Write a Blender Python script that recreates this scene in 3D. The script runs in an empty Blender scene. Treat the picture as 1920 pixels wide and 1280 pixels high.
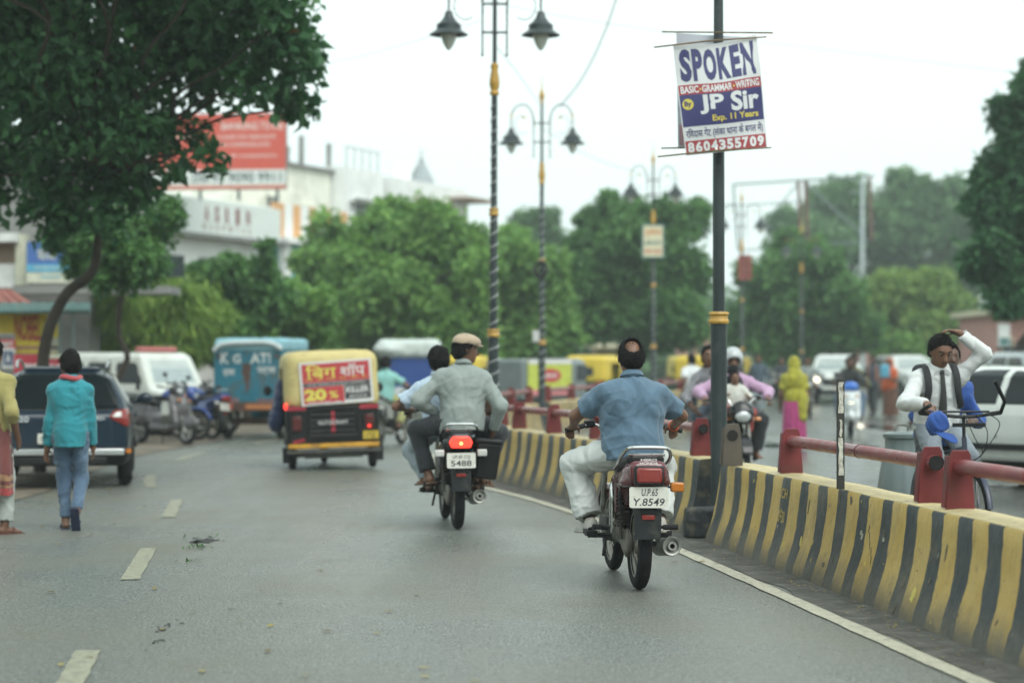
import bpy, math, random
import numpy as np
from mathutils import Vector, Matrix, Euler
R = math.radians
PI = math.pi
random.seed(7)
rng = np.random.default_rng(7)
SC = bpy.context.scene
COL = SC.collection

# ------------------------------------------------------------------ camera
FPX, HOR, CAMH = 3800.0, 675.0, 1.52            # focal length in pixels of a 1920 wide frame, horizon row, eye height
PITCH = math.atan((HOR - 640.0) / FPX)
cam_data = bpy.data.cameras.new('camera')
cam = bpy.data.objects.new('camera', cam_data); COL.objects.link(cam)
cam.location = (0, 0, CAMH); cam.rotation_euler = (PI/2 + PITCH, 0, 0)
cam_data.sensor_width = 36.0; cam_data.lens = 36.0*FPX/1920.0
cam_data.clip_start = 0.1; cam_data.clip_end = 3000
cam_data.dof.use_dof = True; cam_data.dof.focus_distance = 13.7; cam_data.dof.aperture_fstop = 1.35
SC.camera = cam

# ------------------------------------------------------------------ overcast daylight
W = bpy.data.worlds.new('World'); SC.world = W; W.use_nodes = True
wn = W.node_tree.nodes; wl = W.node_tree.links
for n in list(wn): wn.remove(n)
SUN_EL, SUN_ROT = R(52), R(148)
sky = wn.new('ShaderNodeTexSky'); sky.sky_type = 'NISHITA'; sky.sun_disc = False
sky.sun_elevation = SUN_EL; sky.sun_rotation = SUN_ROT; sky.dust_density = 4.0
bg1 = wn.new('ShaderNodeBackground'); bg1.inputs['Strength'].default_value = 0.05
bg2 = wn.new('ShaderNodeBackground'); bg2.inputs['Color'].default_value = (0.815, 0.965, 0.937, 1); bg2.inputs['Strength'].default_value = 0.90
add = wn.new('ShaderNodeAddShader'); wo = wn.new('ShaderNodeOutputWorld')
wl.new(sky.outputs[0], bg1.inputs['Color'])
# the clear sky is veiled by a closed cloud layer: only a trace of it comes through
hs = wn.new('ShaderNodeHueSaturation'); hs.inputs['Saturation'].default_value = 0.15
wl.new(sky.outputs[0], hs.inputs['Color']); wl.new(hs.outputs[0], bg1.inputs['Color'])
wl.new(bg1.outputs[0], add.inputs[0]); wl.new(bg2.outputs[0], add.inputs[1]); wl.new(add.outputs[0], wo.inputs['Surface'])
sd = bpy.data.lights.new('sun', 'SUN'); sd.energy = 1.4; sd.angle = R(40); sd.color = (1.0, 1.0, 0.95)
sun = bpy.data.objects.new('sun', sd); COL.objects.link(sun)
sun.rotation_euler = (R(90)-SUN_EL, 0, PI - SUN_ROT)
SC.view_settings.view_transform = 'Standard'; SC.view_settings.look = 'None'
SC.view_settings.exposure = 0.36; SC.view_settings.gamma = 1.0
SC.view_settings.use_curve_mapping = False
SC.render.engine = 'CYCLES'
SC.cycles.use_denoising = True
SC.cycles.max_bounces = 6; SC.cycles.volume_bounces = 0; SC.cycles.transparent_max_bounces = 8
SC.cycles.diffuse_bounces = 3; SC.cycles.glossy_bounces = 3; SC.cycles.transmission_bounces = 4
SC.cycles.caustics_reflective = False; SC.cycles.caustics_refractive = False
SC.cycles.sample_clamp_indirect = 6.0
SC.cycles.volume_step_rate = 10.0

def at(px, py, Y):
    "the point of the place seen at a photograph pixel, at distance Y along the street"
    u = (px-960.0)/FPX; v = -(py-640.0)/FPX
    c, s = math.cos(PITCH), math.sin(PITCH)
    t = Y/(c - v*s)
    return Vector((u*t, Y, CAMH + t*(s + v*c)))
def gp(px, py, z=0.0):
    "the point of the ground (or of a level plane) under a photograph pixel"
    u = (px-960.0)/FPX; v = -(py-640.0)/FPX
    c, s = math.cos(PITCH), math.sin(PITCH)
    t = (z-CAMH)/(s + v*c)
    return Vector((u*t, t*(c - v*s), z))
def S(Y): return FPX/Y        # pixels per metre at distance Y

# ------------------------------------------------------------------ materials
MATS = {}
def mat(name, col, rough=0.6, metal=0.0, var=0.12, scale=5.0, bump=0.0, bscale=60.0, spec=0.5, coat=0.0,
        dirt=None, damt=0.5, dscale=3.0, emit=None, estr=0.0, rvar=0.0, detail=4.0, sss=0.0, alpha=None, transm=0.0, sheen=0.0):
    if name in MATS: return MATS[name]
    m = bpy.data.materials.new(name); m.use_nodes = True; MATS[name] = m
    nt = m.node_tree; N = nt.nodes; L = nt.links
    b = N['Principled BSDF']
    b.inputs['Roughness'].default_value = rough; b.inputs['Metallic'].default_value = metal
    b.inputs['Specular IOR Level'].default_value = spec
    if coat: b.inputs['Coat Weight'].default_value = coat; b.inputs['Coat Roughness'].default_value = 0.08
    if sheen: b.inputs['Sheen Weight'].default_value = sheen
    if transm: b.inputs['Transmission Weight'].default_value = transm
    tc = N.new('ShaderNodeTexCoord')
    c4 = (*col, 1)
    no = N.new('ShaderNodeTexNoise'); no.inputs['Scale'].default_value = scale; no.inputs['Detail'].default_value = detail
    L.new(tc.outputs['Object'], no.inputs['Vector'])
    mr = N.new('ShaderNodeMapRange'); mr.inputs['From Min'].default_value = 0.3; mr.inputs['From Max'].default_value = 0.7
    mr.inputs['To Min'].default_value = 1-var; mr.inputs['To Max'].default_value = 1+var
    L.new(no.outputs['Fac'], mr.inputs['Value'])
    mx = N.new('ShaderNodeMix'); mx.data_type = 'RGBA'; mx.blend_type = 'MULTIPLY'; mx.inputs[0].default_value = 1
    mx.inputs[6].default_value = c4; L.new(mr.outputs[0], mx.inputs[7])
    out = mx.outputs[2]
    if dirt is not None:
        n2 = N.new('ShaderNodeTexNoise'); n2.inputs['Scale'].default_value = dscale; n2.inputs['Detail'].default_value = 8; n2.inputs['Roughness'].default_value = 0.65
        L.new(tc.outputs['Object'], n2.inputs['Vector'])
        r2 = N.new('ShaderNodeMapRange'); r2.inputs['From Min'].default_value = 0.62-0.3*damt; r2.inputs['From Max'].default_value = 0.78-0.2*damt
        r2.inputs['To Max'].default_value = min(1, 0.4+damt)
        L.new(n2.outputs['Fac'], r2.inputs['Value'])
        m2 = N.new('ShaderNodeMix'); m2.data_type = 'RGBA'; L.new(r2.outputs[0], m2.inputs[0])
        L.new(out, m2.inputs[6]); m2.inputs[7].default_value = (*dirt, 1); out = m2.outputs[2]
    L.new(out, b.inputs['Base Color'])
    if rvar:
        r3 = N.new('ShaderNodeMapRange'); r3.inputs['From Min'].default_value = 0.3; r3.inputs['From Max'].default_value = 0.7
        r3.inputs['To Min'].default_value = max(0.03, rough-rvar); r3.inputs['To Max'].default_value = min(1, rough+rvar)
        L.new(no.outputs['Fac'], r3.inputs['Value']); L.new(r3.outputs[0], b.inputs['Roughness'])
    if bump:
        n4 = N.new('ShaderNodeTexNoise'); n4.inputs['Scale'].default_value = bscale; n4.inputs['Detail'].default_value = 3
        L.new(tc.outputs['Object'], n4.inputs['Vector'])
        bu = N.new('ShaderNodeBump'); bu.inputs['Strength'].default_value = bump; bu.inputs['Distance'].default_value = 0.01
        L.new(n4.outputs['Fac'], bu.inputs['Height']); L.new(bu.outputs[0], b.inputs['Normal'])
    if emit is not None:
        b.inputs['Emission Color'].default_value = (*emit, 1); b.inputs['Emission Strength'].default_value = estr
    return m

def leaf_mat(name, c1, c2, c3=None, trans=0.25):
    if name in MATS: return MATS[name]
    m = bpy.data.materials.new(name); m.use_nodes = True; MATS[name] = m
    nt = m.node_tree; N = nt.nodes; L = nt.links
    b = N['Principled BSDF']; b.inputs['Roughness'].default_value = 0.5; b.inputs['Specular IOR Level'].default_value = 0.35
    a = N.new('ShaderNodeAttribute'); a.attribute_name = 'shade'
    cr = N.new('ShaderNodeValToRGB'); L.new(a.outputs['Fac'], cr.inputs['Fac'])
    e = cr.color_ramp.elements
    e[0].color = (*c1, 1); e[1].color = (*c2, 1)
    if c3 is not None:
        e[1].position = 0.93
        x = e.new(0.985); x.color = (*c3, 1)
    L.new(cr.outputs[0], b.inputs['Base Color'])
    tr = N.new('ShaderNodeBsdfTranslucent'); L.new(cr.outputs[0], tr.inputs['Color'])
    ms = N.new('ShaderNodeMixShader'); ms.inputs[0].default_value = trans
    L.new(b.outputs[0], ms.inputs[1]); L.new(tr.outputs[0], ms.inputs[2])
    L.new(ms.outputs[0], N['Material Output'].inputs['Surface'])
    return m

# ------------------------------------------------------------------ objects
def tag(o, label=None, cat=None, group=None, kind=None):
    if label: o['label'] = label
    if cat: o['category'] = cat
    if group: o['group'] = group
    if kind: o['kind'] = kind
    return o
def thing(name, label, cat, loc=(0, 0, 0), rz=0.0, group=None):
    o = bpy.data.objects.new(name, None); COL.objects.link(o)
    o.empty_display_size = 0.2
    o.location = loc; o.rotation_euler = (0, 0, rz)
    return tag(o, label, cat, group)
def kids(o): return [c for c in o.children]
def copy_tree(o, parent=None):
    c = o.copy(); COL.objects.link(c)
    if parent is not None: c.parent = parent
    for ch in kids(o): copy_tree(ch, c)
    return c
def link(name, me, mats, parent=None):
    o = bpy.data.objects.new(name, me); COL.objects.link(o)
    for m in (mats if isinstance(mats, (list, tuple)) else [mats]): me.materials.append(m)
    if parent is not None: o.parent = parent
    return o
def repaint(o, m):
    "give a copied piece a mesh of its own in another paint"
    o.data = o.data.copy(); o.data.materials.clear(); o.data.materials.append(m)

def mesh_np(name, V, F, mats, parent=None, smooth=True, sharp=None, fattr=None):
    "a mesh out of numpy arrays: V (n,3), F (m,k)"
    me = bpy.data.meshes.new(name)
    V = np.ascontiguousarray(V, dtype=np.float32); F = np.ascontiguousarray(F, dtype=np.int32)
    n, m, k = len(V), len(F), F.shape[1]
    me.vertices.add(n); me.vertices.foreach_set('co', V.ravel())
    me.loops.add(m*k); me.loops.foreach_set('vertex_index', F.ravel())
    me.polygons.add(m); me.polygons.foreach_set('loop_start', np.arange(0, m*k, k, dtype=np.int32))
    me.polygons.foreach_set('loop_total', np.full(m, k, dtype=np.int32))
    me.update(calc_edges=True)
    if fattr is not None:
        at_ = me.attributes.new('shade', 'FLOAT', 'FACE'); at_.data.foreach_set('value', np.ascontiguousarray(fattr, dtype=np.float32))
    me.polygons.foreach_set('use_smooth', np.full(m, bool(smooth)))
    if smooth and sharp: me.set_sharp_from_angle(angle=R(sharp))
    return link(name, me, mats, parent)

def rotm(rot):
    if rot is None: return Matrix.Identity(3)
    if isinstance(rot, Matrix): return rot.to_3x3()
    return Euler(rot).to_matrix()

class MB:
    "collects shapes; build() links them as ONE mesh object"
    def __init__(s): s.v = []; s.f = []; s.m = []; s.uv = {}
    def add(s, vs, fs, mi=0):
        o = len(s.v); s.v += [tuple(v) for v in vs]
        for f in fs: s.f.append(tuple(i+o for i in f)); s.m.append(mi)
        return s
    def box(s, c, d, rot=None, mi=0, taper=1.0):
        r = rotm(rot); c = Vector(c); hx, hy, hz = d[0]/2, d[1]/2, d[2]/2
        vs = []
        for z, t in ((-hz, 1.0), (hz, taper)):
            for x, y in ((-hx, -hy), (hx, -hy), (hx, hy), (-hx, hy)): vs.append(c + r @ Vector((x*t, y*t, z)))
        return s.add(vs, [(3, 2, 1, 0), (4, 5, 6, 7), (0, 1, 5, 4), (1, 2, 6, 5), (2, 3, 7, 6), (3, 0, 4, 7)], mi)
    def tube(s, pts, r, n=8, mi=0, closed=False, caps=True, flat=None):
        pts = [Vector(p) for p in pts]; k = len(pts)
        rs = r if isinstance(r, (list, tuple)) else [r]*k
        up = None; vs = []; fs = []
        for i, p in enumerate(pts):
            a = pts[(i-1) % k] if (closed or i > 0) else p
            b = pts[(i+1) % k] if (closed or i < k-1) else p
            t = (b-a)
            if t.length < 1e-9: t = Vector((0, 0, 1))
            t.normalize()
            if up is None:
                up = Vector((0, 0, 1)) if abs(t.z) < 0.9 else Vector((0, 1, 0))
            x = t.cross(up)
            if x.length < 1e-6: x = t.orthogonal()
            x.normalize(); y = x.cross(t).normalized(); up = y
            for j in range(n):
                an = 2*PI*j/n
                vs.append(p + x*math.cos(an)*rs[i] + y*math.sin(an)*rs[i]*(flat or 1.0))
        m = k if closed else k-1
        for i in range(m):
            i2 = (i+1) % k
            for j in range(n):
                j2 = (j+1) % n
                fs.append((i*n+j, i*n+j2, i2*n+j2, i2*n+j))
        if caps and not closed:
            fs.append(tuple(range(n-1, -1, -1))); fs.append(tuple((k-1)*n+j for j in range(n)))
        return s.add(vs, [tuple(reversed(f)) for f in fs], mi)
    def cyl(s, a, b, r0, r1=None, n=12, mi=0, caps=True):
        return s.tube([a, b], [r0, r0 if r1 is None else r1], n, mi, caps=caps)
    def lathe(s, prof, c=(0, 0, 0), rot=None, n=20, mi=0, sx=1.0, sy=1.0, a0=0.0, a1=2*PI):
        r_ = rotm(rot); c = Vector(c); full = abs(a1-a0-2*PI) < 1e-6
        nn = n if full else n+1
        vs = []; fs = []
        for (r, z) in prof:
            for j in range(nn):
                an = a0+(a1-a0)*j/n
                vs.append(c + r_ @ Vector((r*math.cos(an)*sx, r*math.sin(an)*sy, z)))
        for i in range(len(prof)-1):
            for j in range(n):
                j2 = (j+1) % nn if full else j+1
                fs.append((i*nn+j, i*nn+j2, (i+1)*nn+j2, (i+1)*nn+j))
        return s.add(vs, fs, mi)
    def prism(s, poly, d, c=(0, 0, 0), rot=None, mi=0):
        "2-D outline in the local XY plane, thickness d along local Z (centred)"
        r_ = rotm(rot); c = Vector(c); n = len(poly)
        a = sum(poly[i][0]*poly[(i+1) % n][1]-poly[(i+1) % n][0]*poly[i][1] for i in range(n))
        if a < 0: poly = poly[::-1]
        vs = [c + r_ @ Vector((x, y, -d/2)) for x, y in poly] + [c + r_ @ Vector((x, y, d/2)) for x, y in poly]
        fs = [tuple(range(n-1, -1, -1)), tuple(range(n, 2*n))]
        for i in range(n):
            j = (i+1) % n; fs.append((i, j, n+j, n+i))
        return s.add(vs, fs, mi)
    def grid(s, rows, mi=0, flip=False):
        nr, nc = len(rows), len(rows[0])
        vs = [p for r_ in rows for p in r_]; fs = []
        for i in range(nr-1):
            for j in range(nc-1):
                q = (i*nc+j, i*nc+j+1, (i+1)*nc+j+1, (i+1)*nc+j)
                fs.append(q[::-1] if flip else q)
        return s.add(vs, fs, mi)
    def ball(s, c, r, n=12, mi=0, rot=None):
        if not isinstance(r, (tuple, list)): r = (r, r, r)
        r_ = rotm(rot); c = Vector(c); m = max(4, n//2); vs = []; fs = []
        for i in range(m+1):
            th = PI*i/m
            for j in range(n):
                ph = 2*PI*j/n
                vs.append(c + r_ @ Vector((r[0]*math.sin(th)*math.cos(ph), r[1]*math.sin(th)*math.sin(ph), -r[2]*math.cos(th))))
        for i in range(m):
            for j in range(n):
                j2 = (j+1) % n; fs.append((i*n+j, i*n+j2, (i+1)*n+j2, (i+1)*n+j))
        return s.add(vs, fs, mi)
    def build(s, name, mats, parent=None, sharp=35, bevel=0.0, smooth=True):
        me = bpy.data.meshes.new(name); me.from_pydata(s.v, [], s.f)
        me.polygons.foreach_set('material_index', s.m)
        me.polygons.foreach_set('use_smooth', [bool(smooth)]*len(s.f)); me.update()
        if smooth: me.set_sharp_from_angle(angle=R(sharp))
        o = link(name, me, mats, parent)
        if bevel:
            b = o.modifiers.new('bevel', 'BEVEL'); b.width = bevel; b.segments = 2; b.limit_method = 'ANGLE'; b.angle_limit = R(40)
        return o

def spline(pts, n=8, closed=False):
    "Catmull-Rom through points"
    P = [Vector(p) for p in pts]; k = len(P); out = []
    rngi = range(k if closed else k-1)
    for i in rngi:
        if closed: a, b, c, d = P[(i-1) % k], P[i], P[(i+1) % k], P[(i+2) % k]
        else: a, b, c, d = P[max(i-1, 0)], P[i], P[i+1], P[min(i+2, k-1)]
        for j in range(n):
            t = j/n
            out.append(0.5*((2*b) + (c-a)*t + (2*a-5*b+4*c-d)*t*t + (3*b-a-3*c+d)*t**3))
    if not closed: out.append(P[-1])
    return out

TXT = {}
def text(s_, w, h, m, parent=None, name='lettering', mtx=None, bold=0.0, depth=0.002, keep=False, warp=None, shear=0.0):
    "writing fitted to a w x h box centred on mtx (local XY plane, facing local +Z)"
    cu = bpy.data.curves.new('lettering', 'FONT'); cu.body = s_; cu.size = 1.0; cu.resolution_u = 3
    cu.offset = bold; cu.shear = shear; cu.fill_mode = 'FRONT' if depth == 0 else 'BOTH'; cu.extrude = 0.0
    ob = bpy.data.objects.new('lettering_source', cu); COL.objects.link(ob)
    dg = bpy.context.evaluated_depsgraph_get()
    me = bpy.data.meshes.new_from_object(ob.evaluated_get(dg))
    bpy.data.objects.remove(ob); bpy.data.curves.remove(cu)
    n = len(me.vertices)
    if n == 0: return None
    co = np.empty(n*3, dtype=np.float32); me.vertices.foreach_get('co', co); co = co.reshape(-1, 3)
    lo, hi = co.min(0), co.max(0)
    sx = w/max(1e-6, hi[0]-lo[0]); sy = h/max(1e-6, hi[1]-lo[1])
    if keep: sx = sy = min(sx, sy)
    co[:, 0] = (co[:, 0]-(lo[0]+hi[0])/2)*sx; co[:, 1] = (co[:, 1]-(lo[1]+hi[1])/2)*sy; co[:, 2] = depth
    if warp is not None: co = warp(co)
    me.vertices.foreach_set('co', np.ascontiguousarray(co, dtype=np.float32).ravel()); me.update()
    o = link(name, me, m, parent)
    if mtx is not None: o.matrix_local = mtx
    return o
def face_mtx(c, right, up):
    "matrix with local X = right, local Y = up, local Z = out of the face"
    x = Vector(right).normalized(); y = Vector(up); y = (y - x*y.dot(x)).normalized(); z = x.cross(y)
    m = Matrix((x, y, z)).transposed().to_4x4(); m.translation = Vector(c); return m

# ------------------------------------------------------------------ smooth bodies: signed distance fields meshed with surface nets
_OFF = [(i, j, k) for i in (0, 1) for j in (0, 1) for k in (0, 1)]
_EDG = [(a, b) for a in range(8) for b in range(a+1, 8) if sum(abs(_OFF[a][q]-_OFF[b][q]) for q in range(3)) == 1]
def surface_nets(F, org, h):
    ins = F < 0
    sl = lambda A, o: A[o[0]:A.shape[0]-1+o[0], o[1]:A.shape[1]-1+o[1], o[2]:A.shape[2]-1+o[2]]
    cnt = np.zeros(tuple(d-1 for d in F.shape), dtype=np.int8)
    for o in _OFF: cnt += sl(ins, o)
    act = (cnt > 0) & (cnt < 8)
    idx = np.argwhere(act); n = len(idx)
    vals = np.stack([F[idx[:, 0]+o[0], idx[:, 1]+o[1], idx[:, 2]+o[2]] for o in _OFF], 1)
    acc = np.zeros((n, 3)); c = np.zeros(n)
    for a, b in _EDG:
        va, vb = vals[:, a], vals[:, b]; cr = (va < 0) != (vb < 0)
        d = va-vb; t = np.where(cr, va/np.where(np.abs(d) < 1e-12, 1, d), 0)
        oa, ob = np.array(_OFF[a]), np.array(_OFF[b])
        acc += (oa+(ob-oa)*t[:, None])*cr[:, None]; c += cr
    V = (idx+acc/c[:, None])*h+np.array(org)
    cid = np.full(act.shape, -1, dtype=np.int64); cid[act] = np.arange(n)
    Q = []
    for ax in range(3):
        A = np.moveaxis(ins, ax, 0); Cd = np.moveaxis(cid, ax, 0)
        s0 = A[:-1, 1:-1, 1:-1]; s1 = A[1:, 1:-1, 1:-1]
        e = np.argwhere(s0 != s1); i, j, k = e[:, 0], e[:, 1]+1, e[:, 2]+1
        q = np.stack([Cd[i, j-1, k-1], Cd[i, j, k-1], Cd[i, j, k], Cd[i, j-1, k]], 1)
        fwd = s0[e[:, 0], e[:, 1], e[:, 2]]
        if ax == 1: fwd = ~fwd
        Q.append(np.where(fwd[:, None], q, q[:, ::-1]))
    return V, np.concatenate(Q)

class SDF:
    def __init__(s, res=0.01): s.res = res; s.it = []; s.post = []
    def _push(s, fn, lo, hi, k, op='u'): s.it.append((fn, np.array(lo, float), np.array(hi, float), k, op)); return s
    def cone(s, a, b, ra, rb=None, k=0.02, cap=0, op='u'):
        a = np.array(a, float); b = np.array(b, float); rb = ra if rb is None else rb
        ba = b-a; L2 = max(1e-9, ba @ ba); Ln = math.sqrt(L2); u = ba/Ln
        def fn(x, y, z):
            px, py, pz = x-a[0], y-a[1], z-a[2]
            d = px*ba[0]+py*ba[1]+pz*ba[2]
            h = np.clip(d/L2, 0, 1)
            f = np.sqrt((px-h*ba[0])**2+(py-h*ba[1])**2+(pz-h*ba[2])**2)-(ra+(rb-ra)*h)
            if cap & 1: f = np.maximum(f, d/Ln-Ln)
            if cap & 2: f = np.maximum(f, -d/Ln)
            return f
        r = max(ra, rb)
        return s._push(fn, np.minimum(a, b)-r, np.maximum(a, b)+r, k, op)
    def ell(s, c, r, rot=None, k=0.02, op='u'):
        c = np.array(c, float); r = np.array(r, float); M_ = None if rot is None else np.array(rotm(rot))   # columns = local axes
        def fn(x, y, z):
            px, py, pz = x-c[0], y-c[1], z-c[2]
            if M_ is not None:
                px, py, pz = [M_[0, i]*px+M_[1, i]*py+M_[2, i]*pz for i in range(3)]
            k0 = np.sqrt((px/r[0])**2+(py/r[1])**2+(pz/r[2])**2)
            k1 = np.sqrt((px/r[0]**2)**2+(py/r[1]**2)**2+(pz/r[2]**2)**2)+1e-9
            return k0*(k0-1)/k1
        m = r.max() if M_ is not None else r
        return s._push(fn, c-m, c+m, k, op)
    def box(s, c, half, r=0.01, rot=None, k=0.01, op='u'):
        c = np.array(c, float); half = np.array(half, float); M_ = None if rot is None else np.array(rotm(rot))
        def fn(x, y, z):
            px, py, pz = x-c[0], y-c[1], z-c[2]
            if M_ is not None:
                px, py, pz = [M_[0, i]*px+M_[1, i]*py+M_[2, i]*pz for i in range(3)]
            q = [np.abs(p)-half[i]+r for i, p in enumerate((px, py, pz))]
            o = np.sqrt(sum(np.maximum(t, 0)**2 for t in q))
            return o+np.minimum(np.maximum(np.maximum(q[0], q[1]), q[2]), 0)-r
        m = np.linalg.norm(half) if M_ is not None else half
        return s._push(fn, c-m, c+m, k, op)
    def chain(s, pts, rs, k=0.02, cap=0):
        for i in range(len(pts)-1): s.cone(pts[i], pts[i+1], rs[i], rs[i+1], k, cap=(cap if i == len(pts)-2 else 0))
        return s
    def plane(s, p, n, k=0.0):
        "keep the side n points away from"
        p = np.array(p, float); n = np.array(n, float); n /= np.linalg.norm(n)
        s.post.append(lambda F, x, y, z: np.maximum(F, (x-p[0])*n[0]+(y-p[1])*n[1]+(z-p[2])*n[2])); return s
    def fold(s, amp, freq, seed=0, stretch=(1, 1, 1), lo=None):
        g = np.random.default_rng(seed); D = g.normal(size=(5, 3)); D /= np.linalg.norm(D, axis=1)[:, None]; ph = g.uniform(0, 6, 5); fr = g.uniform(0.6, 1.6, 5)*freq
        def post(F, x, y, z):
            X, Y, Z = x*stretch[0], y*stretch[1], z*stretch[2]
            w = 0.9*np.sin(X*freq*0.45+1.3*Y*freq*0.4+seed)+0.7*np.sin(Z*freq*0.38-X*freq*0.3+2*seed)
            t = 0
            for i, (d, p, f) in enumerate(zip(D, ph, fr)):
                c = np.sin((X*d[0]+Y*d[1]+Z*d[2])*f+p+w*1.6)
                m_ = np.clip(0.25+0.9*np.sin((X*d[1]-Z*d[0]+Y*d[2])*f*0.45+p*2+w), 0, 1)
                t = t+(1-np.abs(c))**2.5*m_*(1 if i % 2 else -1)
            return F+amp*t
        s.post.append(post); return s
    def field(s, fn): s.post.append(fn); return s
    def mesh(s):
        h = s.res; add_ = [i for i in s.it if i[4] == 'u']
        lo = np.min([i[1] for i in add_], 0)-3*h; hi = np.max([i[2] for i in add_], 0)+3*h
        n = np.ceil((hi-lo)/h).astype(int)+1
        ax = [(lo[q]+np.arange(n[q])*h).astype(np.float32) for q in range(3)]
        F = np.full(tuple(n), 0.5, dtype=np.float32)
        for fn, a, b, k, op in s.it:
            mg = k+2.5*h
            i0 = np.maximum(0, np.floor((a-mg-lo)/h).astype(int)); i1 = np.minimum(n, np.ceil((b+mg-lo)/h).astype(int)+1)
            if (i1 <= i0).any(): continue
            w = tuple(slice(i0[q], i1[q]) for q in range(3))
            d = fn(ax[0][w[0]][:, None, None], ax[1][w[1]][None, :, None], ax[2][w[2]][None, None, :]).astype(np.float32)
            G = F[w]
            if op == 'u':
                if k > 0:
                    t = np.clip(0.5+0.5*(G-d)/k, 0, 1); F[w] = G+(d-G)*t-k*t*(1-t)
                else: F[w] = np.minimum(G, d)
            else: F[w] = np.maximum(G, -d)
        X, Y, Z = ax[0][:, None, None], ax[1][None, :, None], ax[2][None, None, :]
        for p in s.post: F = p(F, X, Y, Z)
        F = np.array(np.broadcast_to(F, tuple(n)), dtype=np.float32)
        for q in range(3):
            sl = [slice(None)]*3
            sl[q] = 0; F[tuple(sl)] = np.maximum(F[tuple(sl)], h*0.5); sl[q] = -1; F[tuple(sl)] = np.maximum(F[tuple(sl)], h*0.5)
        return surface_nets(F, lo, h)
    def build(s, name, m, parent=None, sharp=None):
        V, Q = s.mesh()
        return mesh_np(name, V, Q, m, parent, True, sharp)
# ------------------------------------------------------------------ median centre line
MED = spline([(4.15, 0, 0), (3.45, 5, 0), (2.78, 10.2, 0), (1.90, 17, 0), (0.95, 22, 0), (-0.03, 26, 0), (-0.38, 29, 0), (-0.48, 33, 0), (0.52, 41, 0), (3.75, 54, 0),
              (7.6, 67, 0), (11.8, 83, 0), (17, 100, 0), (25, 122, 0), (36, 150, 0)], 10)
_my = np.array([p.y for p in MED]); _mx = np.array([p.x for p in MED])
def medx(y): return float(np.interp(y, _my, _mx))
def medp(y, z=0.0, off=0.0):
    t = medt(y); return Vector((medx(y)+t.y*off, y-t.x*off, z))
def medt(y):
    d = Vector((medx(y+0.4)-medx(y-0.4), 0.8, 0)); return d.normalized()
def ypx(px, lo, hi):
    "distance at which the median's middle is seen at photograph column px"
    f = lambda y: 960+FPX*medx(y)/y-px
    a, b = lo, hi; fa = f(a)
    for _ in range(50):
        m = (a+b)/2
        if (f(m) > 0) == (fa > 0): a = m
        else: b = m
    return (a+b)/2

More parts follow.
